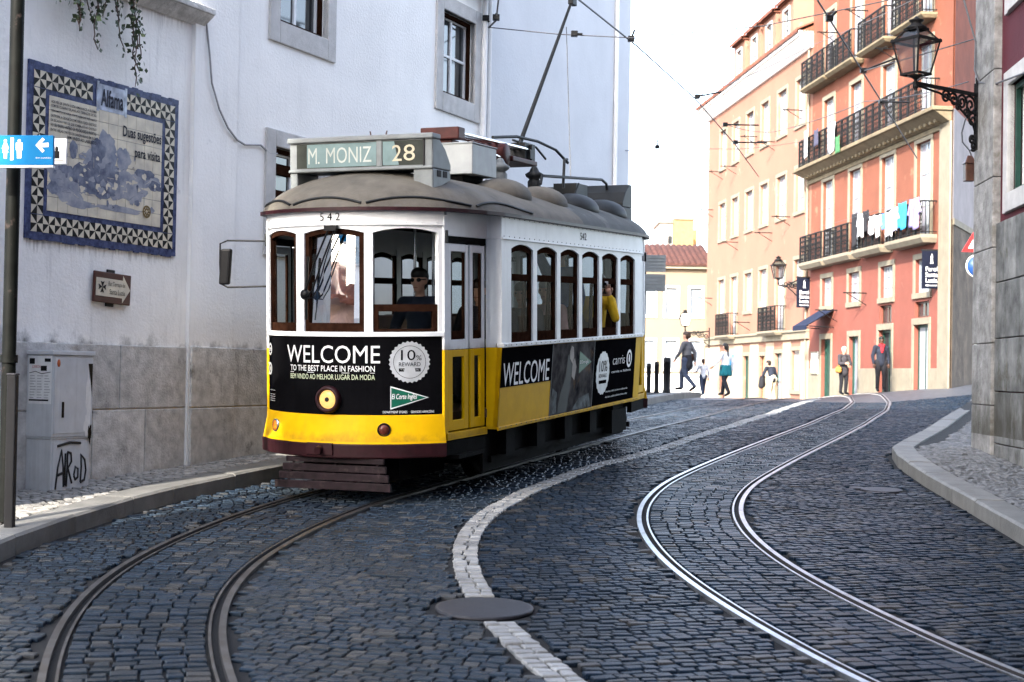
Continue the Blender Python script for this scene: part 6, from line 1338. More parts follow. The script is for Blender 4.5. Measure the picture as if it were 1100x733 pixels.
# ---- hanging navy signs
def farol(px0, px1, py0, py1, Y, label):
    a, b = at(px0, py1, Y), at(px1, py0, Y); w, h = b.x - a.x, b.z - a.z; e = empty('hanging_sign', (a.x, Y, a.z), label, 'sign', 'navy hanging signs of the restaurant')
    mb = MB(); mb.box(0, w, -.03, .03, 0, h); obj('board', mb, M['navy'], e, bevel=.01)
    mb = MB(); 
    for t, z, k in (('Farol', .46, .30), ('Santa', .31, .32), ('Luzia', .16, .30)): vs, fs = fit_text(t, w * (.5 - k), w * (.5 + k), h * z, h * (z + .12), -.032); mb.add(vs, fs)
    vs, fs = fit_text('RESTAURANTE', w * .2, w * .8, h * .06, h * .10, -.032); mb.add(vs, fs)
    mb.prism([(w * .42, h * .66), (w * .46, h * .8), (w * .44, h * .84), (w * .5, h * .93), (w * .56, h * .84), (w * .54, h * .8), (w * .58, h * .66), (w * .53, h * .66), (w * .5, h * .74), (w * .47, h * .66)], -.034, -.031)
    obj('lettering', mb, M['white_print'], e, recalc=False); mb = MB(); mb.box(-.02, w + .35, -.02, .02, h, h + .05); mb.box(w + .1, w + .4, -.015, .015, h * .3, h * .3 + .03); obj('bracket', mb, M['iron_rail'], e)
farol(990, 1011, 270, 310, 43.6, 'navy hanging sign of a restaurant next to the right end of the laundry balcony')
farol(855.5, 872, 299, 330.5, 56.2, 'navy hanging sign of a restaurant beside the far black lamp')
# ---- awning
aw = empty('awning', HF @ Matrix.Translation((-6.1, 0, 3.35)), 'blue sloping awning over the leftmost street door of the orange house', 'awning')
mb = MB(); mb.hexa([(-.85, -1.0, .04), (.85, -1.0, .04), (.85, -.02, .64), (-.85, -.02, .64)], [(-.85, -1.0, .07), (.85, -1.0, .07), (.85, -.02, .67), (-.85, -.02, .67)]); mb.box(-.85, .85, -1.02, -1.0, -.1, .07); obj('canopy', mb, mat('blue_canvas', (.004, .010, .035), .9), aw)
mb = MB()
for x in (-.84, .84): mb.tube([(x, 0, 0), (x, -1.0, .04)], .02, 6); mb.tube([(x, 0, .62), (x, -1.0, .04)], .015, 6)
obj('arm', mb, M['iron_rail'], aw)
# ---- notices on the facades
def notice(px0, px1, py0, py1, s_far, label, m, cat='poster'):
    d = ray((px0 + px1) / 2, (py0 + py1) / 2); P_ = Vector((12.007, 48, 0)); N_ = Vector((FD.y, -FD.x, 0)); t = (P_ - CAM).dot(N_) / d.dot(N_); Y = t * d.y
    a, b = at(px0, py1, Y), at(px1, py0, Y); hw_ = abs((b.x - a.x) / .29) / 2; c = HF.inverted() @ Vector(((a.x + b.x) / 2, Y, a.z))
    e = empty('notice_board', HF @ Matrix.Translation((c.x, 0, a.z)), label, cat); mb = MB(); mb.box(-hw_, hw_, -.08, -.035, 0, b.z - a.z); obj('board', mb, m, e); mb = MB(); ring(mb, -hw_, hw_, 0, b.z - a.z, .05, -.095, -.081); obj('frame', mb, M['trim'], e)
notice(782, 789.5, 381, 397, 0, 'bright blue board on the ground floor of the peach house', M['blue_sign'])
notice(873, 880, 378, 402, 0, 'white notice on the orange house left of the leftmost door', M['paper'])
# ---- traffic signs behind the pier
tq = at(1050, 286, 33.); zs = zgf(tq.x, 33.)
tsn = empty('traffic_sign', (tq.x, 33., zs), 'blue round and red triangular road signs on a post behind the pier', 'road sign')
mb = MB(); mb.tube([(0, .05, -.1), (0, .05, tq.z - zs + .75)], .035, 8); obj('post', mb, M['silver'], tsn)
mb = MB(); mb.lathe([(.001, 0), (.265, 0), (.265, .015), (.001, .016)], 28, (0, 0, tq.z - zs), 'Y', 0); mb.lathe([(.001, 0.016), (.235, .016), (.235, .019), (.001, .02)], 28, (0, 0, tq.z - zs), 'Y', 1); obj('blue_disc', mb, [M['white_print'], mat('road_blue', (.02, .07, .25), .4)], tsn)
zc = tq.z - zs + .31; mb = MB(); mb.prism([(-.36, zc), (.36, zc), (0, zc + .62)], -.02, .0, 0); mb.prism([(-.22, zc + .08), (.22, zc + .08), (0, zc + .46)], -.024, -.0202, 1); obj('warning_triangle', mb, [mat('road_red', (.5, .02, .02), .4), M['white_print']], tsn)
# ---- bollards at the far left
for px, Y, py, lab in ((696.5, 38.5, 390.5, 'leftmost of three black bollards just beyond the tram'), (705, 38.2, 388.7, 'middle black bollard of three beyond the tram'), (716, 36.5, 384.4, 'tallest looking black bollard, nearest the woman with the bag')):
    p = at(px, 425, Y); zb2 = zgf(p.x, Y) + .11; h = at(px, py, Y).z - zb2
    e = empty('bollard', (p.x, Y, zb2), lab, 'bollard', 'black bollards on the far pavement'); r = .06 if px < 710 else .09
    mb = MB(); mb.lathe([(r * 1.1, -.1), (r * 1.1, .08), (r, .1), (r, h * .86), (r * 1.06, h * .87), (r * 1.06, h * .9), (r, h * .91), (r, h - .02), (r * .9, h)], 16); obj('shaft', mb, M['black'], e)
# ---- slatted grey panels behind the tram
Yp = 30.; sp_ = empty('slatted_sign', (at(703, 300, Yp).x, Yp, zgf(2.8, Yp) + .1), 'two grey ribbed panels on a post sticking out behind the tram', 'panel')
z_ = lambda y: at(703, y, Yp).z - zgf(2.8, Yp) - .1
for k, (y0_, y1_) in enumerate(((292, 274), (313, 294.5))):
    mb = MB(); a, b = z_(y0_), z_(y1_)
    for i in range(5): mb.hexa([(-.35, -.03, a + (b - a) * i / 5), (.22, -.03, a + (b - a) * i / 5), (.22, .03, a + (b - a) * i / 5), (-.35, .03, a + (b - a) * i / 5)], [(-.35, -.06, a + (b - a) * (i + .85) / 5), (.22, -.06, a + (b - a) * (i + .85) / 5), (.22, .03, a + (b - a) * (i + .85) / 5), (-.35, .03, a + (b - a) * (i + .85) / 5)])
    mb.box(-.35, .22, .03, .05, a, b); obj('ribbed_panel', mb, mat('ribbed_grey', (.42, .43, .42), .6, var=.1), sp_)
mb = MB(); mb.tube([(-.2, .08, -.1), (-.2, .08, z_(272))], .04, 8); obj('post', mb, M['iron'], sp_)
# ---- laundry
def garment(Mx, w, h, m, label, kind='cloth', sleeves=False, group='laundry drying on the balconies', name='laundry'):
    nx, nz = 8, 9; ph = RNG.uniform(0, 6); vs = []; 
    for i in range(nz + 1):
        for j in range(nx + 1):
            u, v = j / nx - .5, i / nz; ww = w * (1 + .05 * math.sin(3 * v + ph)); sag = .03 * math.sin(math.pi * (u + .5)) * (1 - v)
            vs.append((u * ww + .03 * math.sin(4 * v + ph), -.03 * math.sin(9 * u + ph) * (.3 + v), -v * h * (1 + .06 * math.sin(6 * u + ph)) - sag))
    fs = [(i * (nx + 1) + j, i * (nx + 1) + j + 1, (i + 1) * (nx + 1) + j + 1, (i + 1) * (nx + 1) + j) for i in range(nz) for j in range(nx)]
    mb = MB(); mb.add(vs, fs, 0, True)
    if sleeves:
        for s in (-1, 1): mb.hexa([(s * w * .45, -.02, -.02), (s * w * .45, .02, -.02), (s * w * .3, .02, -.14), (s * w * .3, -.02, -.14)], [(s * w * .75, -.02, -h * .5), (s * w * .75, .02, -h * .5), (s * w * .55, .02, -h * .55), (s * w * .55, -.02, -h * .55)])
    o = obj(name, mb, m, None, M=Mx, recalc=False); so_ = o.modifiers.new('thick', 'SOLIDIFY'); so_.thickness = .008; tag(o, label, kind, group)
def hang(px, py, w, h, m, label, kind, sleeves=False, outw=.56):
    d = ray(px, py); P_ = HF @ Vector((0, -outw, 0)); N_ = Vector((FD.y, -FD.x, 0)); t = (P_ - CAM).dot(N_) / d.dot(N_); q = CAM + d * t
    fr_ = frame(q, (FD.x, FD.y)); garment(fr_, w, h, m, label, kind, sleeves)
C_ = dict(bk=cloth('black_cotton', (.02, .02, .025)), wh=cloth('white_cotton', (.75, .76, .80)), lil=cloth('lilac_cotton', (.5, .48, .68)), bl=cloth('blue_cotton', (.10, .24, .6)), cy=cloth('cyan_cotton', (.04, .38, .70)), pu=cloth('purple_print', (.28, .24, .45)), gr=cloth('green_cotton', (.05, .16, .07)), dk=cloth('dark_cotton', (.06, .06, .10)))
for px, py, w, h, k, lab, kind, sl_ in ((918, 229, .62, 1.1, 'bk', 'long black garment at the left end of the washing line', 'laundry', 0), (924.5, 230, .5, .75, 'wh', 'white shirt hanging right of the long black garment', 'laundry', 1), (930, 226, .5, .7, 'bk', 'dark top hanging between two white pieces on the line', 'laundry', 1), (936, 232, .55, .6, 'wh', 'white towel right of the dark top on the washing line', 'laundry', 0), (943, 231, .5, .7, 'wh', 'white t shirt in the middle of the washing line', 'laundry', 1),
                                  (949, 229, .35, .5, 'bl', 'narrow royal blue piece among the white washing', 'laundry', 0), (955, 227, .6, .78, 'wh', 'pale sheet hanging left of the lilac piece', 'laundry', 0), (961.5, 223, .5, .72, 'lil', 'lilac shirt next to the bright cyan towel', 'laundry', 1), (969, 217.5, .62, .8, 'cy', 'bright cyan blue towel on the washing line', 'laundry', 0), (982, 213, .7, .9, 'pu', 'purple patterned garment at the right end of the washing line', 'laundry', 1)):
    hang(px, py, w, h, C_[k], lab, kind, bool(sl_))
for px, py, w, h, k, lab in ((877, 139, .55, .6, 'dk', 'dark cloth hung over the cornice balcony, leftmost piece'), (893, 133, .8, 1.0, 'wh', 'white sheet hung on the cornice balcony'), (900, 146, .5, .6, 'gr', 'green cloth low on the cornice balcony beside the white sheet'), (866, 140, .5, 1.0, 'wh', 'narrow white towel at the far left end of the cornice balcony')):
    hang(px, py, w, h, C_[k], lab, 'laundry', False, .66)
ln_ = [(-5.3, -.56, 6.93), (-2., -.57, 6.9), (1., -.57, 6.88), (4.2, -.56, 6.93)]
mb = MB(); mb.tube([HF @ Vector(p) for p in ln_], .006, 5); tag(obj('washing_line', mb, M['cable']), 'thin washing line strung along the lower balconies of the orange house', 'line')
# ---- fallen leaf
lf = on_ground(1046, 541); mb = MB(); mb.add([(0, 0, 0), (.05, .02, .012), (.09, 0, .004), (.05, -.03, .015)], [(0, 1, 2, 3)]); o = obj('dry_leaf', mb, M['leaf_yellow'], M=Matrix.Translation((lf.x, lf.y, zgf(lf.x, lf.y) + .01)), recalc=False); so_ = o.modifiers.new('t', 'SOLIDIFY'); so_.thickness = .002; tag(o, 'single yellow dry leaf lying on the cobbles by the right kerb', 'leaf')
# ================================================================== PEOPLE
def capsule(mb, p0, r0, p1=None, r1=None, n=12, sq=None):
    p0 = Vector(p0); p1 = Vector(p1) if p1 is not None else p0 + Vector((0, 0, .001)); r1 = r0 if r1 is None else r1
    ax = (p1 - p0).normalized() if (p1 - p0).length > 1e-6 else Vector((0, 0, 1)); ref = Vector((0, 0, 1)) if abs(ax.z) < .9 else Vector((0, 1, 0))
    a = ax.cross(ref).normalized(); b = a.cross(ax); vs = []; rings = []
    for k in range(1, 5): t = math.pi / 2 * k / 4; rings.append((p0 - ax * r0 * math.cos(t), r0 * math.sin(t)))
    for k in range(0, 4): t = math.pi / 2 * k / 4; rings.append((p1 + ax * r1 * math.sin(t), r1 * math.cos(t)))
    for c, r in rings:
        for k in range(n): q = 2 * math.pi * k / n; vs.append(c + (a * math.cos(q) + b * math.sin(q)) * r)
    vs += [p0 - ax * r0, p1 + ax * r1]; m = len(rings); fs = [(i * n + k, i * n + (k + 1) % n, (i + 1) * n + (k + 1) % n, (i + 1) * n + k) for i in range(m - 1) for k in range(n)]
    fs += [((k + 1) % n, k, m * n) for k in range(n)] + [((m - 1) * n + k, (m - 1) * n + (k + 1) % n, m * n + 1) for k in range(n)]
    if sq: vs = [Vector((v.x, v.y, v.z)) for v in vs]
    mb.add(vs, fs, 0, True)
def melt(mb, voxel=.014, smooth=4):
    """fuse overlapping volumes into one continuous surface"""
    me = mb.mesh('melt'); bm = bmesh.new(); bm.from_mesh(me); bmesh.ops.recalc_face_normals(bm, faces=bm.faces); bm.to_mesh(me); bm.free()
    o = bpy.data.objects.new('melt', me); COL.objects.link(o)
    r = o.modifiers.new('r', 'REMESH'); r.mode = 'VOXEL'; r.voxel_size = voxel; r.use_smooth_shade = True
    if smooth: s = o.modifiers.new('s', 'SMOOTH'); s.iterations = smooth; s.factor = .5
    dg = bpy.context.evaluated_depsgraph_get(); out = bpy.data.meshes.new_from_object(o.evaluated_get(dg)); bpy.data.objects.remove(o); return out
def hand(mb, w, d, side, curl=.5):
    """palm continuing the forearm direction d with four bent fingers and a thumb"""
    d = Vector(d).normalized(); up = Vector((0, 1, 0)) if abs(d.y) < .8 else Vector((0, 0, 1)); acr = d.cross(up).normalized(); nrm = acr.cross(d)
    w = Vector(w)
    for i, l in enumerate((.065, .075, .072, .058)):
        b = w + d * .085 + acr * (i - 1.5) * .019; m = b + d * l * .55 + nrm * l * .2 * curl; e = m + d * l * .35 + nrm * l * .45 * curl; mb.tube([b - d * .03, b, m, e], [.010, .0095, .0085, .006], 6)
    b = w + d * .03 + acr * -.035 * side; mb.tube([w + d * .015, b, b + d * .035 - acr * .018 * side + nrm * .01, b + d * .06 - acr * .012 * side + nrm * .025], [.013, .012, .010, .007], 6)
BASE = dict(pelvis=(0, 0, .93), chest=(0, 0, 1.24), neck=(0, .0, 1.42), head=(0, .025, 1.57), shR=(.175, 0, 1.37), shL=(-.175, 0, 1.37), elR=(.23, -.03, 1.09), elL=(-.23, -.03, 1.09), wrR=(.22, .06, .86), wrL=(-.22, .06, .86),
            hipR=(.09, 0, .90), hipL=(-.09, 0, .90), knR=(.10, .02, .50), knL=(-.10, .02, .50), anR=(.10, -.03, .08), anL=(-.10, -.03, .08), toR=(.11, .13, .035), toL=(-.11, .13, .035))
def person(M_, label, pose=None, h=1.7, skin='skin', hair='hair', hairstyle='short', top=None, bottom=None, shoes=None, skirt=None, coat=None, sleeves=True, group=None, legs=True, vox=.014, build=1., extra=None, beard=False):
    J = {k: Vector(v) for k, v in {**BASE, **(pose or {})}.items()}; s = h / 1.7
    e = empty('person', M_ @ Matrix.Scale(s, 4), label, 'person', group)
    mb = MB(); c = capsule; b_ = build
    c(mb, J['pelvis'], .115 * b_, J['chest'], .115 * b_); c(mb, J['chest'], .12 * b_, J['neck'] - Vector((0, 0, .06)), .085 * b_); c(mb, J['shR'], .055, J['shL'], .055); c(mb, J['hipR'], .095 * b_, J['hipL'], .095 * b_)
    c(mb, J['neck'] - Vector((0, 0, .04)), .05, J['head'] - Vector((0, .02, .05)), .048)
    H_ = J['head']; fd = (pose or {}).get('face', (0, 1, 0)); fd = Vector(fd).normalized(); rt = fd.cross(Vector((0, 0, 1))).normalized()
    c(mb, H_ + Vector((0, 0, .035)) - fd * .015, .082, H_ + Vector((0, 0, .03)) + fd * .015, .078); c(mb, H_ + fd * .03 - Vector((0, 0, .03)), .058, H_ + fd * .045 - Vector((0, 0, .065)), .040)
    c(mb, H_ + fd * .088 + Vector((0, 0, .015)), .010, H_ + fd * .102 - Vector((0, 0, .018)), .014)
    for q in (-1, 1): c(mb, H_ + rt * q * .078 + Vector((0, 0, .015)), .018, H_ + rt * q * .078 - Vector((0, 0, .012)), .014)
    for S_ in 'RL':
        c(mb, J['sh' + S_], .052 * b_, J['el' + S_], .040); c(mb, J['el' + S_], .040, J['wr' + S_], .028); d = (J['wr' + S_] - J['el' + S_]).normalized(); c(mb, J['wr' + S_], .028, J['wr' + S_] + d * .07, .036)
        if legs: c(mb, J['hip' + S_], .09 * b_, J['kn' + S_], .058); c(mb, J['kn' + S_], .056, J['an' + S_], .038); c(mb, J['an' + S_], .04, J['to' + S_], .032)
    me = melt(mb, vox); 
    hm_ = MB()
    for S_, q in (('R', 1), ('L', -1)): hand(hm_, J['wr' + S_], J['wr' + S_] - J['el' + S_], q)
    bm = bmesh.new(); bm.from_mesh(me); t = hm_.mesh('t'); bm.from_mesh(t); bm.to_mesh(me); bm.free(); bpy.data.meshes.remove(t)
    body = obj('body', me, M[skin], e)
    mb = MB()
    for q in (-1, 1): mb.sphere(H_ + rt * q * .033 + fd * .086 + Vector((0, 0, .022)), .011, n=8, k=6)
    obj('eyes', mb, M['black'], body); mb = MB(); mb.tube([H_ - rt * .022 + fd * .086 - Vector((0, 0, .052)), H_ + fd * .094 - Vector((0, 0, .054)), H_ + rt * .022 + fd * .086 - Vector((0, 0, .052))], .005, 5); obj('mouth', mb, mat('lips', (.3, .09, .07), .5) if 'lips' not in bpy.data.materials else bpy.data.materials['lips'], body)
    if hairstyle:
        mb = MB(); c(mb, H_ + Vector((0, 0, .06)) - fd * .03, .088, H_ + Vector((0, 0, .075)) + fd * .02, .078); c(mb, H_ - fd * .045 + Vector((0, 0, .02)), .078, H_ - fd * .05 - Vector((0, 0, .03)), .062)
        if hairstyle == 'bun': c(mb, H_ - fd * .09 + Vector((0, 0, .09)), .06); c(mb, H_ - fd * .11 + Vector((0, 0, .02)), .05)
        if hairstyle == 'tail': c(mb, H_ - fd * .11 + Vector((0, 0, .05)), .04, H_ - fd * .14 - Vector((0, 0, .28)), .026)
        if hairstyle == 'long': c(mb, H_ - fd * .06, .085, H_ - fd * .07 - Vector((0, 0, .2)), .075)
        obj('hair', melt(mb, vox, 3), M[hair], e)
    if top:
        mb = MB(); g = .02; c(mb, J['pelvis'] - Vector((0, 0, .02)), .132 * b_, J['chest'], .138 * b_); c(mb, J['chest'], .142 * b_, J['neck'] - Vector((0, 0, .07)), .10 * b_); c(mb, J['shR'], .068, J['shL'], .068)
        for S_ in 'RL':
            c(mb, J['sh' + S_], .07 * b_, J['el' + S_], .055)
            if sleeves: c(mb, J['el' + S_], .055, J['el' + S_].lerp(J['wr' + S_], .92), .042)
        obj('top', melt(mb, vox), top, e)
    if bottom and legs:
        mb = MB(); c(mb, J['hipR'], .112 * b_, J['hipL'], .112 * b_); c(mb, J['pelvis'], .124 * b_, J['pelvis'] + Vector((0, 0, .06)), .12 * b_)
        for S_ in 'RL': c(mb, J['hip' + S_], .105 * b_, J['kn' + S_], .074); c(mb, J['kn' + S_], .072, J['an' + S_] + Vector((0, 0, .02)), .056)
        obj('trousers', melt(mb, vox), bottom, e)
    if shoes and legs:
        for S_ in 'RL': mb = MB(); c(mb, J['an' + S_], .048, J['to' + S_] + Vector((0, .02, .005)), .040); obj('shoe', melt(mb, vox, 2), shoes, e)
    if skirt:
        m_, z0_, z1_, r0_, r1_ = skirt; mb = MB(); n = 18; ctr = J['pelvis']; vs = []
        for i in range(6):
            t = i / 5; r = r0_ + (r1_ - r0_) * t
            for k in range(n): a = 2 * math.pi * k / n; q = r * (1 + .07 * t * math.sin(5 * a)); vs.append((ctr.x + q * 1.1 * math.cos(a), ctr.y + q * .9 * math.sin(a), z0_ + (z1_ - z0_) * t))
        mb.add(vs, [(i * n + k, i * n + (k + 1) % n, (i + 1) * n + (k + 1) % n, (i + 1) * n + k) for i in range(5) for k in range(n)], 0, True); o = obj('skirt', mb, m_, e); so_ = o.modifiers.new('t', 'SOLIDIFY'); so_.thickness = .012
    if coat:
        m_, zb2, rr_ = coat; mb = MB(); c(mb, J['pelvis'] + Vector((0, -.01, .05)), .15, Vector((J['pelvis'].x, J['pelvis'].y - .02, zb2 + rr_)), rr_); obj('coat_tail', melt(mb, vox), m_, e)
    if extra: extra(e, J)
    return e
def stand(px, Y, head=0., dz=0.):
    p = at(px, 420, Y); return Matrix.Translation((p.x, Y, zgf(p.x, Y) + dz)) @ Matrix.Rotation(head, 4, 'Z')
CL = dict(grey=cloth('grey_wool', (.10, .10, .11)), black=cloth('black_wool', (.015, .015, .02)), jean=cloth('dark_denim', (.03, .04, .07)), white=cloth('white_jersey', (.72, .73, .76)), pale=cloth('pale_jersey', (.62, .62, .66)), teal=cloth('teal_knit', (.01, .14, .17)), navy=cloth('navy_jacket', (.015, .02, .035)), beige=cloth('beige_trousers', (.66, .58, .42)), red=cloth('red_scarf', (.45, .02, .03)), brown=cloth('brown_leather', (.12, .05, .025)), char=cloth('charcoal_coat', (.045, .042, .05)), yellow=cloth('yellow_jacket', (.72, .45, .02)), blue=cloth('blue_shirt', (.05, .10, .25)), rose=cloth('rose_shirt', (.4, .25, .24)))
WALK = dict(knR=(.10, .20, .54), anR=(.10, .20, .12), toR=(.11, .36, .09), knL=(-.10, -.02, .50), anL=(-.10, -.32, .16), toL=(-.10, -.20, .05), elR=(.23, -.14, 1.12), wrR=(.21, -.16, .87), elL=(-.23, .10, 1.12), wrL=(-.21, .24, .93))
WALK2 = dict(knR=(.10, .16, .53), anR=(.10, .24, .10), toR=(.11, .38, .07), knL=(-.10, -.06, .50), anL=(-.10, -.27, .12), toL=(-.10, -.14, .04), elR=(.24, -.08, 1.10), wrR=(.25, -.02, .84), elL=(-.23, .02, 1.10), wrL=(-.21, .14, .88))
def bag(side, z, m, r=.11, x=.24, y=.05):
    def f(e, J):
        mb = MB(); capsule(mb, (side * x, y - .06, z), r * .75, (side * x, y + .08, z), r * .75); capsule(mb, (side * x, y - .05, z - .07), r * .85, (side * x, y + .07, z - .07), r * .85); o = obj('bag', melt(mb, .012), m, e)
        mb = MB(); mb.tube([(side * x, y + .04, z + .06), (side * .18, .02, 1.25), (side * .10, .0, 1.46), (side * .16, -.05, 1.25), (side * x, y - .06, z + .06)], .012, 6); obj('bag_strap', mb, m, o)
    return f
K = .12
person(stand(737, 42, R(55), K), 'woman walking left with a brown shoulder bag, dark coat tied round her waist and jeans', WALK, 1.70, hair='hair', hairstyle='bun', top=CL['grey'], bottom=CL['jean'], shoes=M['black'], coat=(CL['black'], .58, .17), extra=bag(1, 1.02, CL['brown'], .12, .26), group='pedestrians at the crest of the street')
person(stand(755, 42.4, R(10), .02), 'small child in a white top and dark trousers following the woman with the brown bag', dict(WALK2, elL=(-.26, .06, 1.16), wrL=(-.34, .2, 1.10)), 1.06, hair='hair', top=CL['pale'], bottom=CL['jean'], shoes=M['white_print'], group='pedestrians at the crest of the street')
def tied(e, J):
    mb = MB(); 
    for k in range(7): a = R(-200 + k * 38); capsule(mb, (.15 * math.cos(a), .13 * math.sin(a), .98), .045, (.18 * math.cos(a), .16 * math.sin(a), .70), .05)
    capsule(mb, (.15, .10, .98), .04, (.33, .06, .86), .03); capsule(mb, (.05, .15, .97), .035, (.1, .2, .8), .03); obj('tied_jumper', melt(mb, .014), CL['teal'], e)
person(stand(779, 43.5, R(35), .02), 'girl with a long dark ponytail, white shirt and teal jumper tied round her hips', dict(WALK2, elL=(-.30, .02, 1.14), wrL=(-.42, .12, .98)), 1.55, hair='hair_black', hairstyle='tail', top=CL['white'], bottom=CL['black'], shoes=M['black'], extra=tied, group='pedestrians at the crest of the street')
BENT = dict(pelvis=(0, -.06, .90), chest=(.0, .06, 1.18), neck=(0, .16, 1.34), head=(.0, .24, 1.46), shR=(.18, .12, 1.30), shL=(-.18, .12, 1.30), elR=(.25, .08, 1.02), wrR=(.28, .06, .78), elL=(-.26, .2, 1.04), wrL=(-.22, .32, .86), hipR=(.09, -.06, .88), hipL=(-.09, -.06, .88), knR=(.11, .08, .48), knL=(-.10, .0, .48), face=(-.3, 1, -.1))
def jacket(e, J):
    mb = MB(); capsule(mb, (-.26, .28, .92), .10, (-.30, .26, .62), .12); capsule(mb, (-.2, .3, .9), .08, (-.18, .3, .66), .09); obj('carried_jacket', melt(mb, .014), CL['black'], e); mb = MB(); capsule(mb, (-.12, .34, .95), .06, (-.22, .36, .72), .08); obj('bag', melt(mb, .014), CL['brown'], e)
person(stand(829, 54.5, R(25)), 'man in a navy top and beige trousers stooping as he walks down beyond the crest', BENT, 1.62, hair='hair_black', top=CL['navy'], bottom=CL['beige'], shoes=M['black'], extra=jacket, group='pedestrians at the crest of the street')
person(stand(906, 49.5, R(200)), 'grey haired person in a charcoal coat with an ochre bag on the hip', dict(elR=(.24, .10, 1.10), wrR=(.10, .24, 1.10), elL=(-.24, .08, 1.10), wrL=(-.12, .22, 1.02)), 1.60, hair='hair_grey', top=CL['char'], bottom=CL['black'], shoes=M['black'], coat=(CL['char'], .62, .17), extra=bag(1, .92, cloth('ochre_leather', (.45, .22, .05)), .10, .25), group='pedestrians at the crest of the street')
def scarf(e, J):
    mb = MB(); capsule(mb, (-.07, .06, 1.44), .045, (.07, .06, 1.44), .045); capsule(mb, (.02, .12, 1.42), .04, (.0, .15, 1.22), .035); capsule(mb, (-.05, .10, 1.42), .035, (-.02, .15, 1.28), .03); obj('scarf', melt(mb, .012), CL['red'], e)
person(stand(946, 47., R(178)), 'man in a black suit and red scarf before a dark doorway', dict(elR=(.26, .0, 1.10), wrR=(.24, .08, .86)), 1.74, skin='skin_dark', hair='hair_black', top=CL['navy'], bottom=CL['black'], shoes=M['black'], coat=(CL['navy'], .74, .16), extra=scarf, build=1.08, group='pedestrians at the crest of the street')
# ---- passengers and driver
SIT = dict(knR=(.10, .40, .50 + .42), knL=(-.10, .40, .92), anR=(.10, .42, .50), anL=(-.10, .42, .50), toR=(.1, .56, .46), toL=(-.1, .56, .46), elR=(.24, .08, 1.12), elL=(-.24, .08, 1.12), wrR=(.14, .28, 1.02), wrL=(-.14, .28, 1.02))
def in_tram(v, u, w, yaw=math.pi): return TM @ Matrix.Translation((v, u, w)) @ Matrix.Rotation(yaw, 4, 'Z')
SEATZ = 1.2 - .84
GP = 'passengers inside the tram'
def glasses(e, J):
    H_ = J['head']; mb = MB()
    for q in (-1, 1): mb.sphere(H_ + Vector((q * .034, .088, .022)), .026, .012, .02, n=10, k=6)
    mb.tube([H_ + Vector((-.08, .02, .025)), H_ + Vector((-.055, .085, .025)), H_ + Vector((.055, .085, .025)), H_ + Vector((.08, .02, .025))], .005, 5); obj('sunglasses', mb, M['black'], e)
person(in_tram(.40, 1.05, .46), 'passenger with dark sunglasses sitting at the open right front window of the tram', SIT, 1.68, hair='hair_black', top=CL['navy'], bottom=CL['black'], shoes=M['black'], extra=glasses, group=GP, vox=.016)
person(in_tram(.74, 1.75, .40), 'dark haired passenger behind the one with sunglasses, face in shade', SIT, 1.64, hair='hair', hairstyle='long', top=CL['black'], bottom=CL['black'], shoes=M['black'], group=GP, vox=.016)
person(in_tram(-.30, .82, .78, math.pi), 'tram driver in a blue shirt standing behind the mirrored windscreen', dict(elR=(.22, .16, 1.12), wrR=(.10, .30, 1.02), elL=(-.22, .16, 1.12), wrL=(-.1, .3, 1.02)), 1.66, hair='hair_black', top=CL['blue'], bottom=CL['black'], shoes=M['black'], group=GP, vox=.016)
person(in_tram(.78, 2.10, SEATZ), 'rosy faced passenger seated behind the first side window', SIT, 1.62, hair='hair', top=CL['char'], bottom=CL['black'], shoes=M['black'], group=GP, vox=.016)
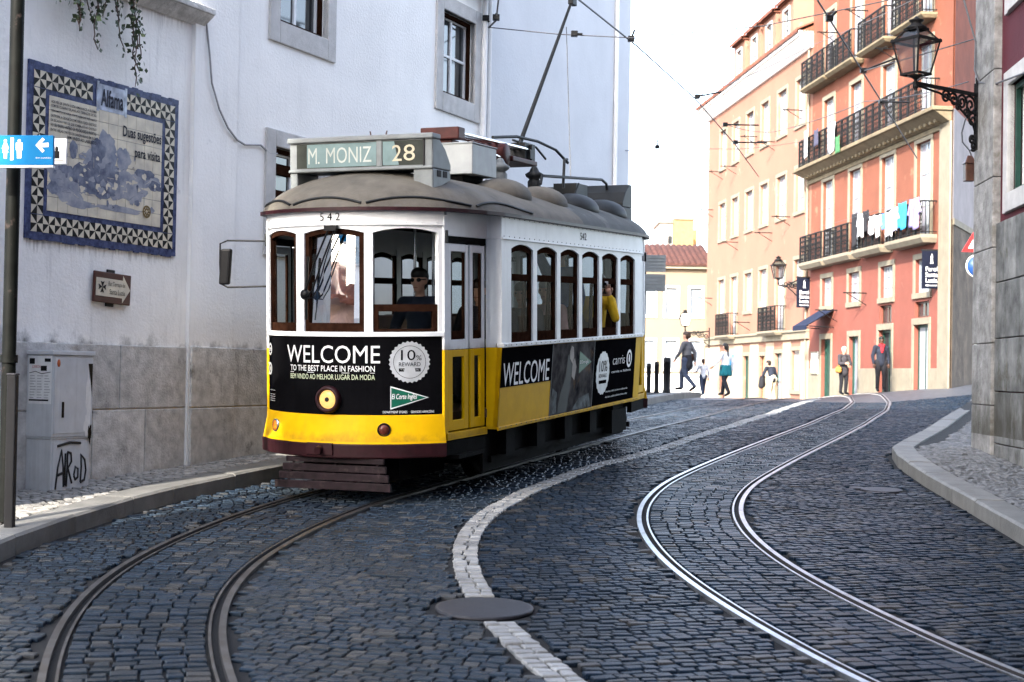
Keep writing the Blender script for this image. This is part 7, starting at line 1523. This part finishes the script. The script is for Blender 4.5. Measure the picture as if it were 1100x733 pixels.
person(in_tram(.78, 2.85, SEATZ), 'passenger in a grey blue top seated behind the second side window', SIT, 1.66, hair='hair_black', top=CL['grey'], bottom=CL['black'], shoes=M['black'], group=GP, vox=.016)
person(in_tram(.80, 3.56, SEATZ), 'pale bald faced passenger seated behind the third side window', SIT, 1.70, hair='hair_grey', top=CL['rose'], bottom=CL['black'], shoes=M['black'], group=GP, vox=.016)
person(in_tram(.72, 4.30, .78, math.pi), 'passenger in a blue jacket standing behind the fourth side window', dict(elR=(.25, .1, 1.6), wrR=(.2, .12, 1.86)), 1.72, hair='hair_black', top=CL['blue'], bottom=CL['black'], shoes=M['black'], group=GP, vox=.016)
def camera_(e, J):
    H_ = J['head']; mb = MB(); y = .135; z = H_.z + .0; mb.box(H_.x - .068, H_.x + .068, H_.y + y - .03, H_.y + y + .03, z - .045, z + .045); mb.box(H_.x - .025, H_.x + .025, H_.y + y - .02, H_.y + y + .02, z + .045, z + .065); o = obj('camera', mb, M['silver'], e, bevel=.006)
    mb = MB(); b = MB(); b.lathe([(.038, -.03), (.038, .03), (.034, .06), (.028, .06), (.026, .04)], 16); mb.add([(H_.x + v[0], H_.y + y + .03 + v[2], z + v[1]) for v in b.v], b.f, 0, True); obj('camera_lens', mb, M['black'], o)
LEAN = dict(knR=(.10, .0, .52), knL=(-.10, .0, .52), anR=(.10, -.30, .42), anL=(-.10, -.30, .42), toR=(.1, -.42, .40), toL=(-.1, -.42, .40), chest=(.0, .10, 1.22), neck=(.0, .18, 1.37), head=(.0, .24, 1.51), shR=(.165, .18, 1.31), shL=(-.165, .18, 1.31), elR=(.17, .34, 1.10), wrR=(.085, .40, 1.38), elL=(-.18, .34, 1.10), wrL=(-.085, .40, 1.38))
person(in_tram(.90, 4.98, SEATZ + .22, R(214)), 'woman in a yellow jacket leaning out of the fifth side window taking a photo', LEAN, 1.62, hair='hair', hairstyle='short', top=CL['yellow'], bottom=CL['black'], shoes=M['black'], extra=camera_, group=GP, vox=.013)
person(in_tram(.76, 5.78, SEATZ), 'passenger in dark clothes seated behind the rearmost side window', SIT, 1.64, hair='hair', top=CL['grey'], bottom=CL['black'], shoes=M['black'], group=GP, vox=.016)
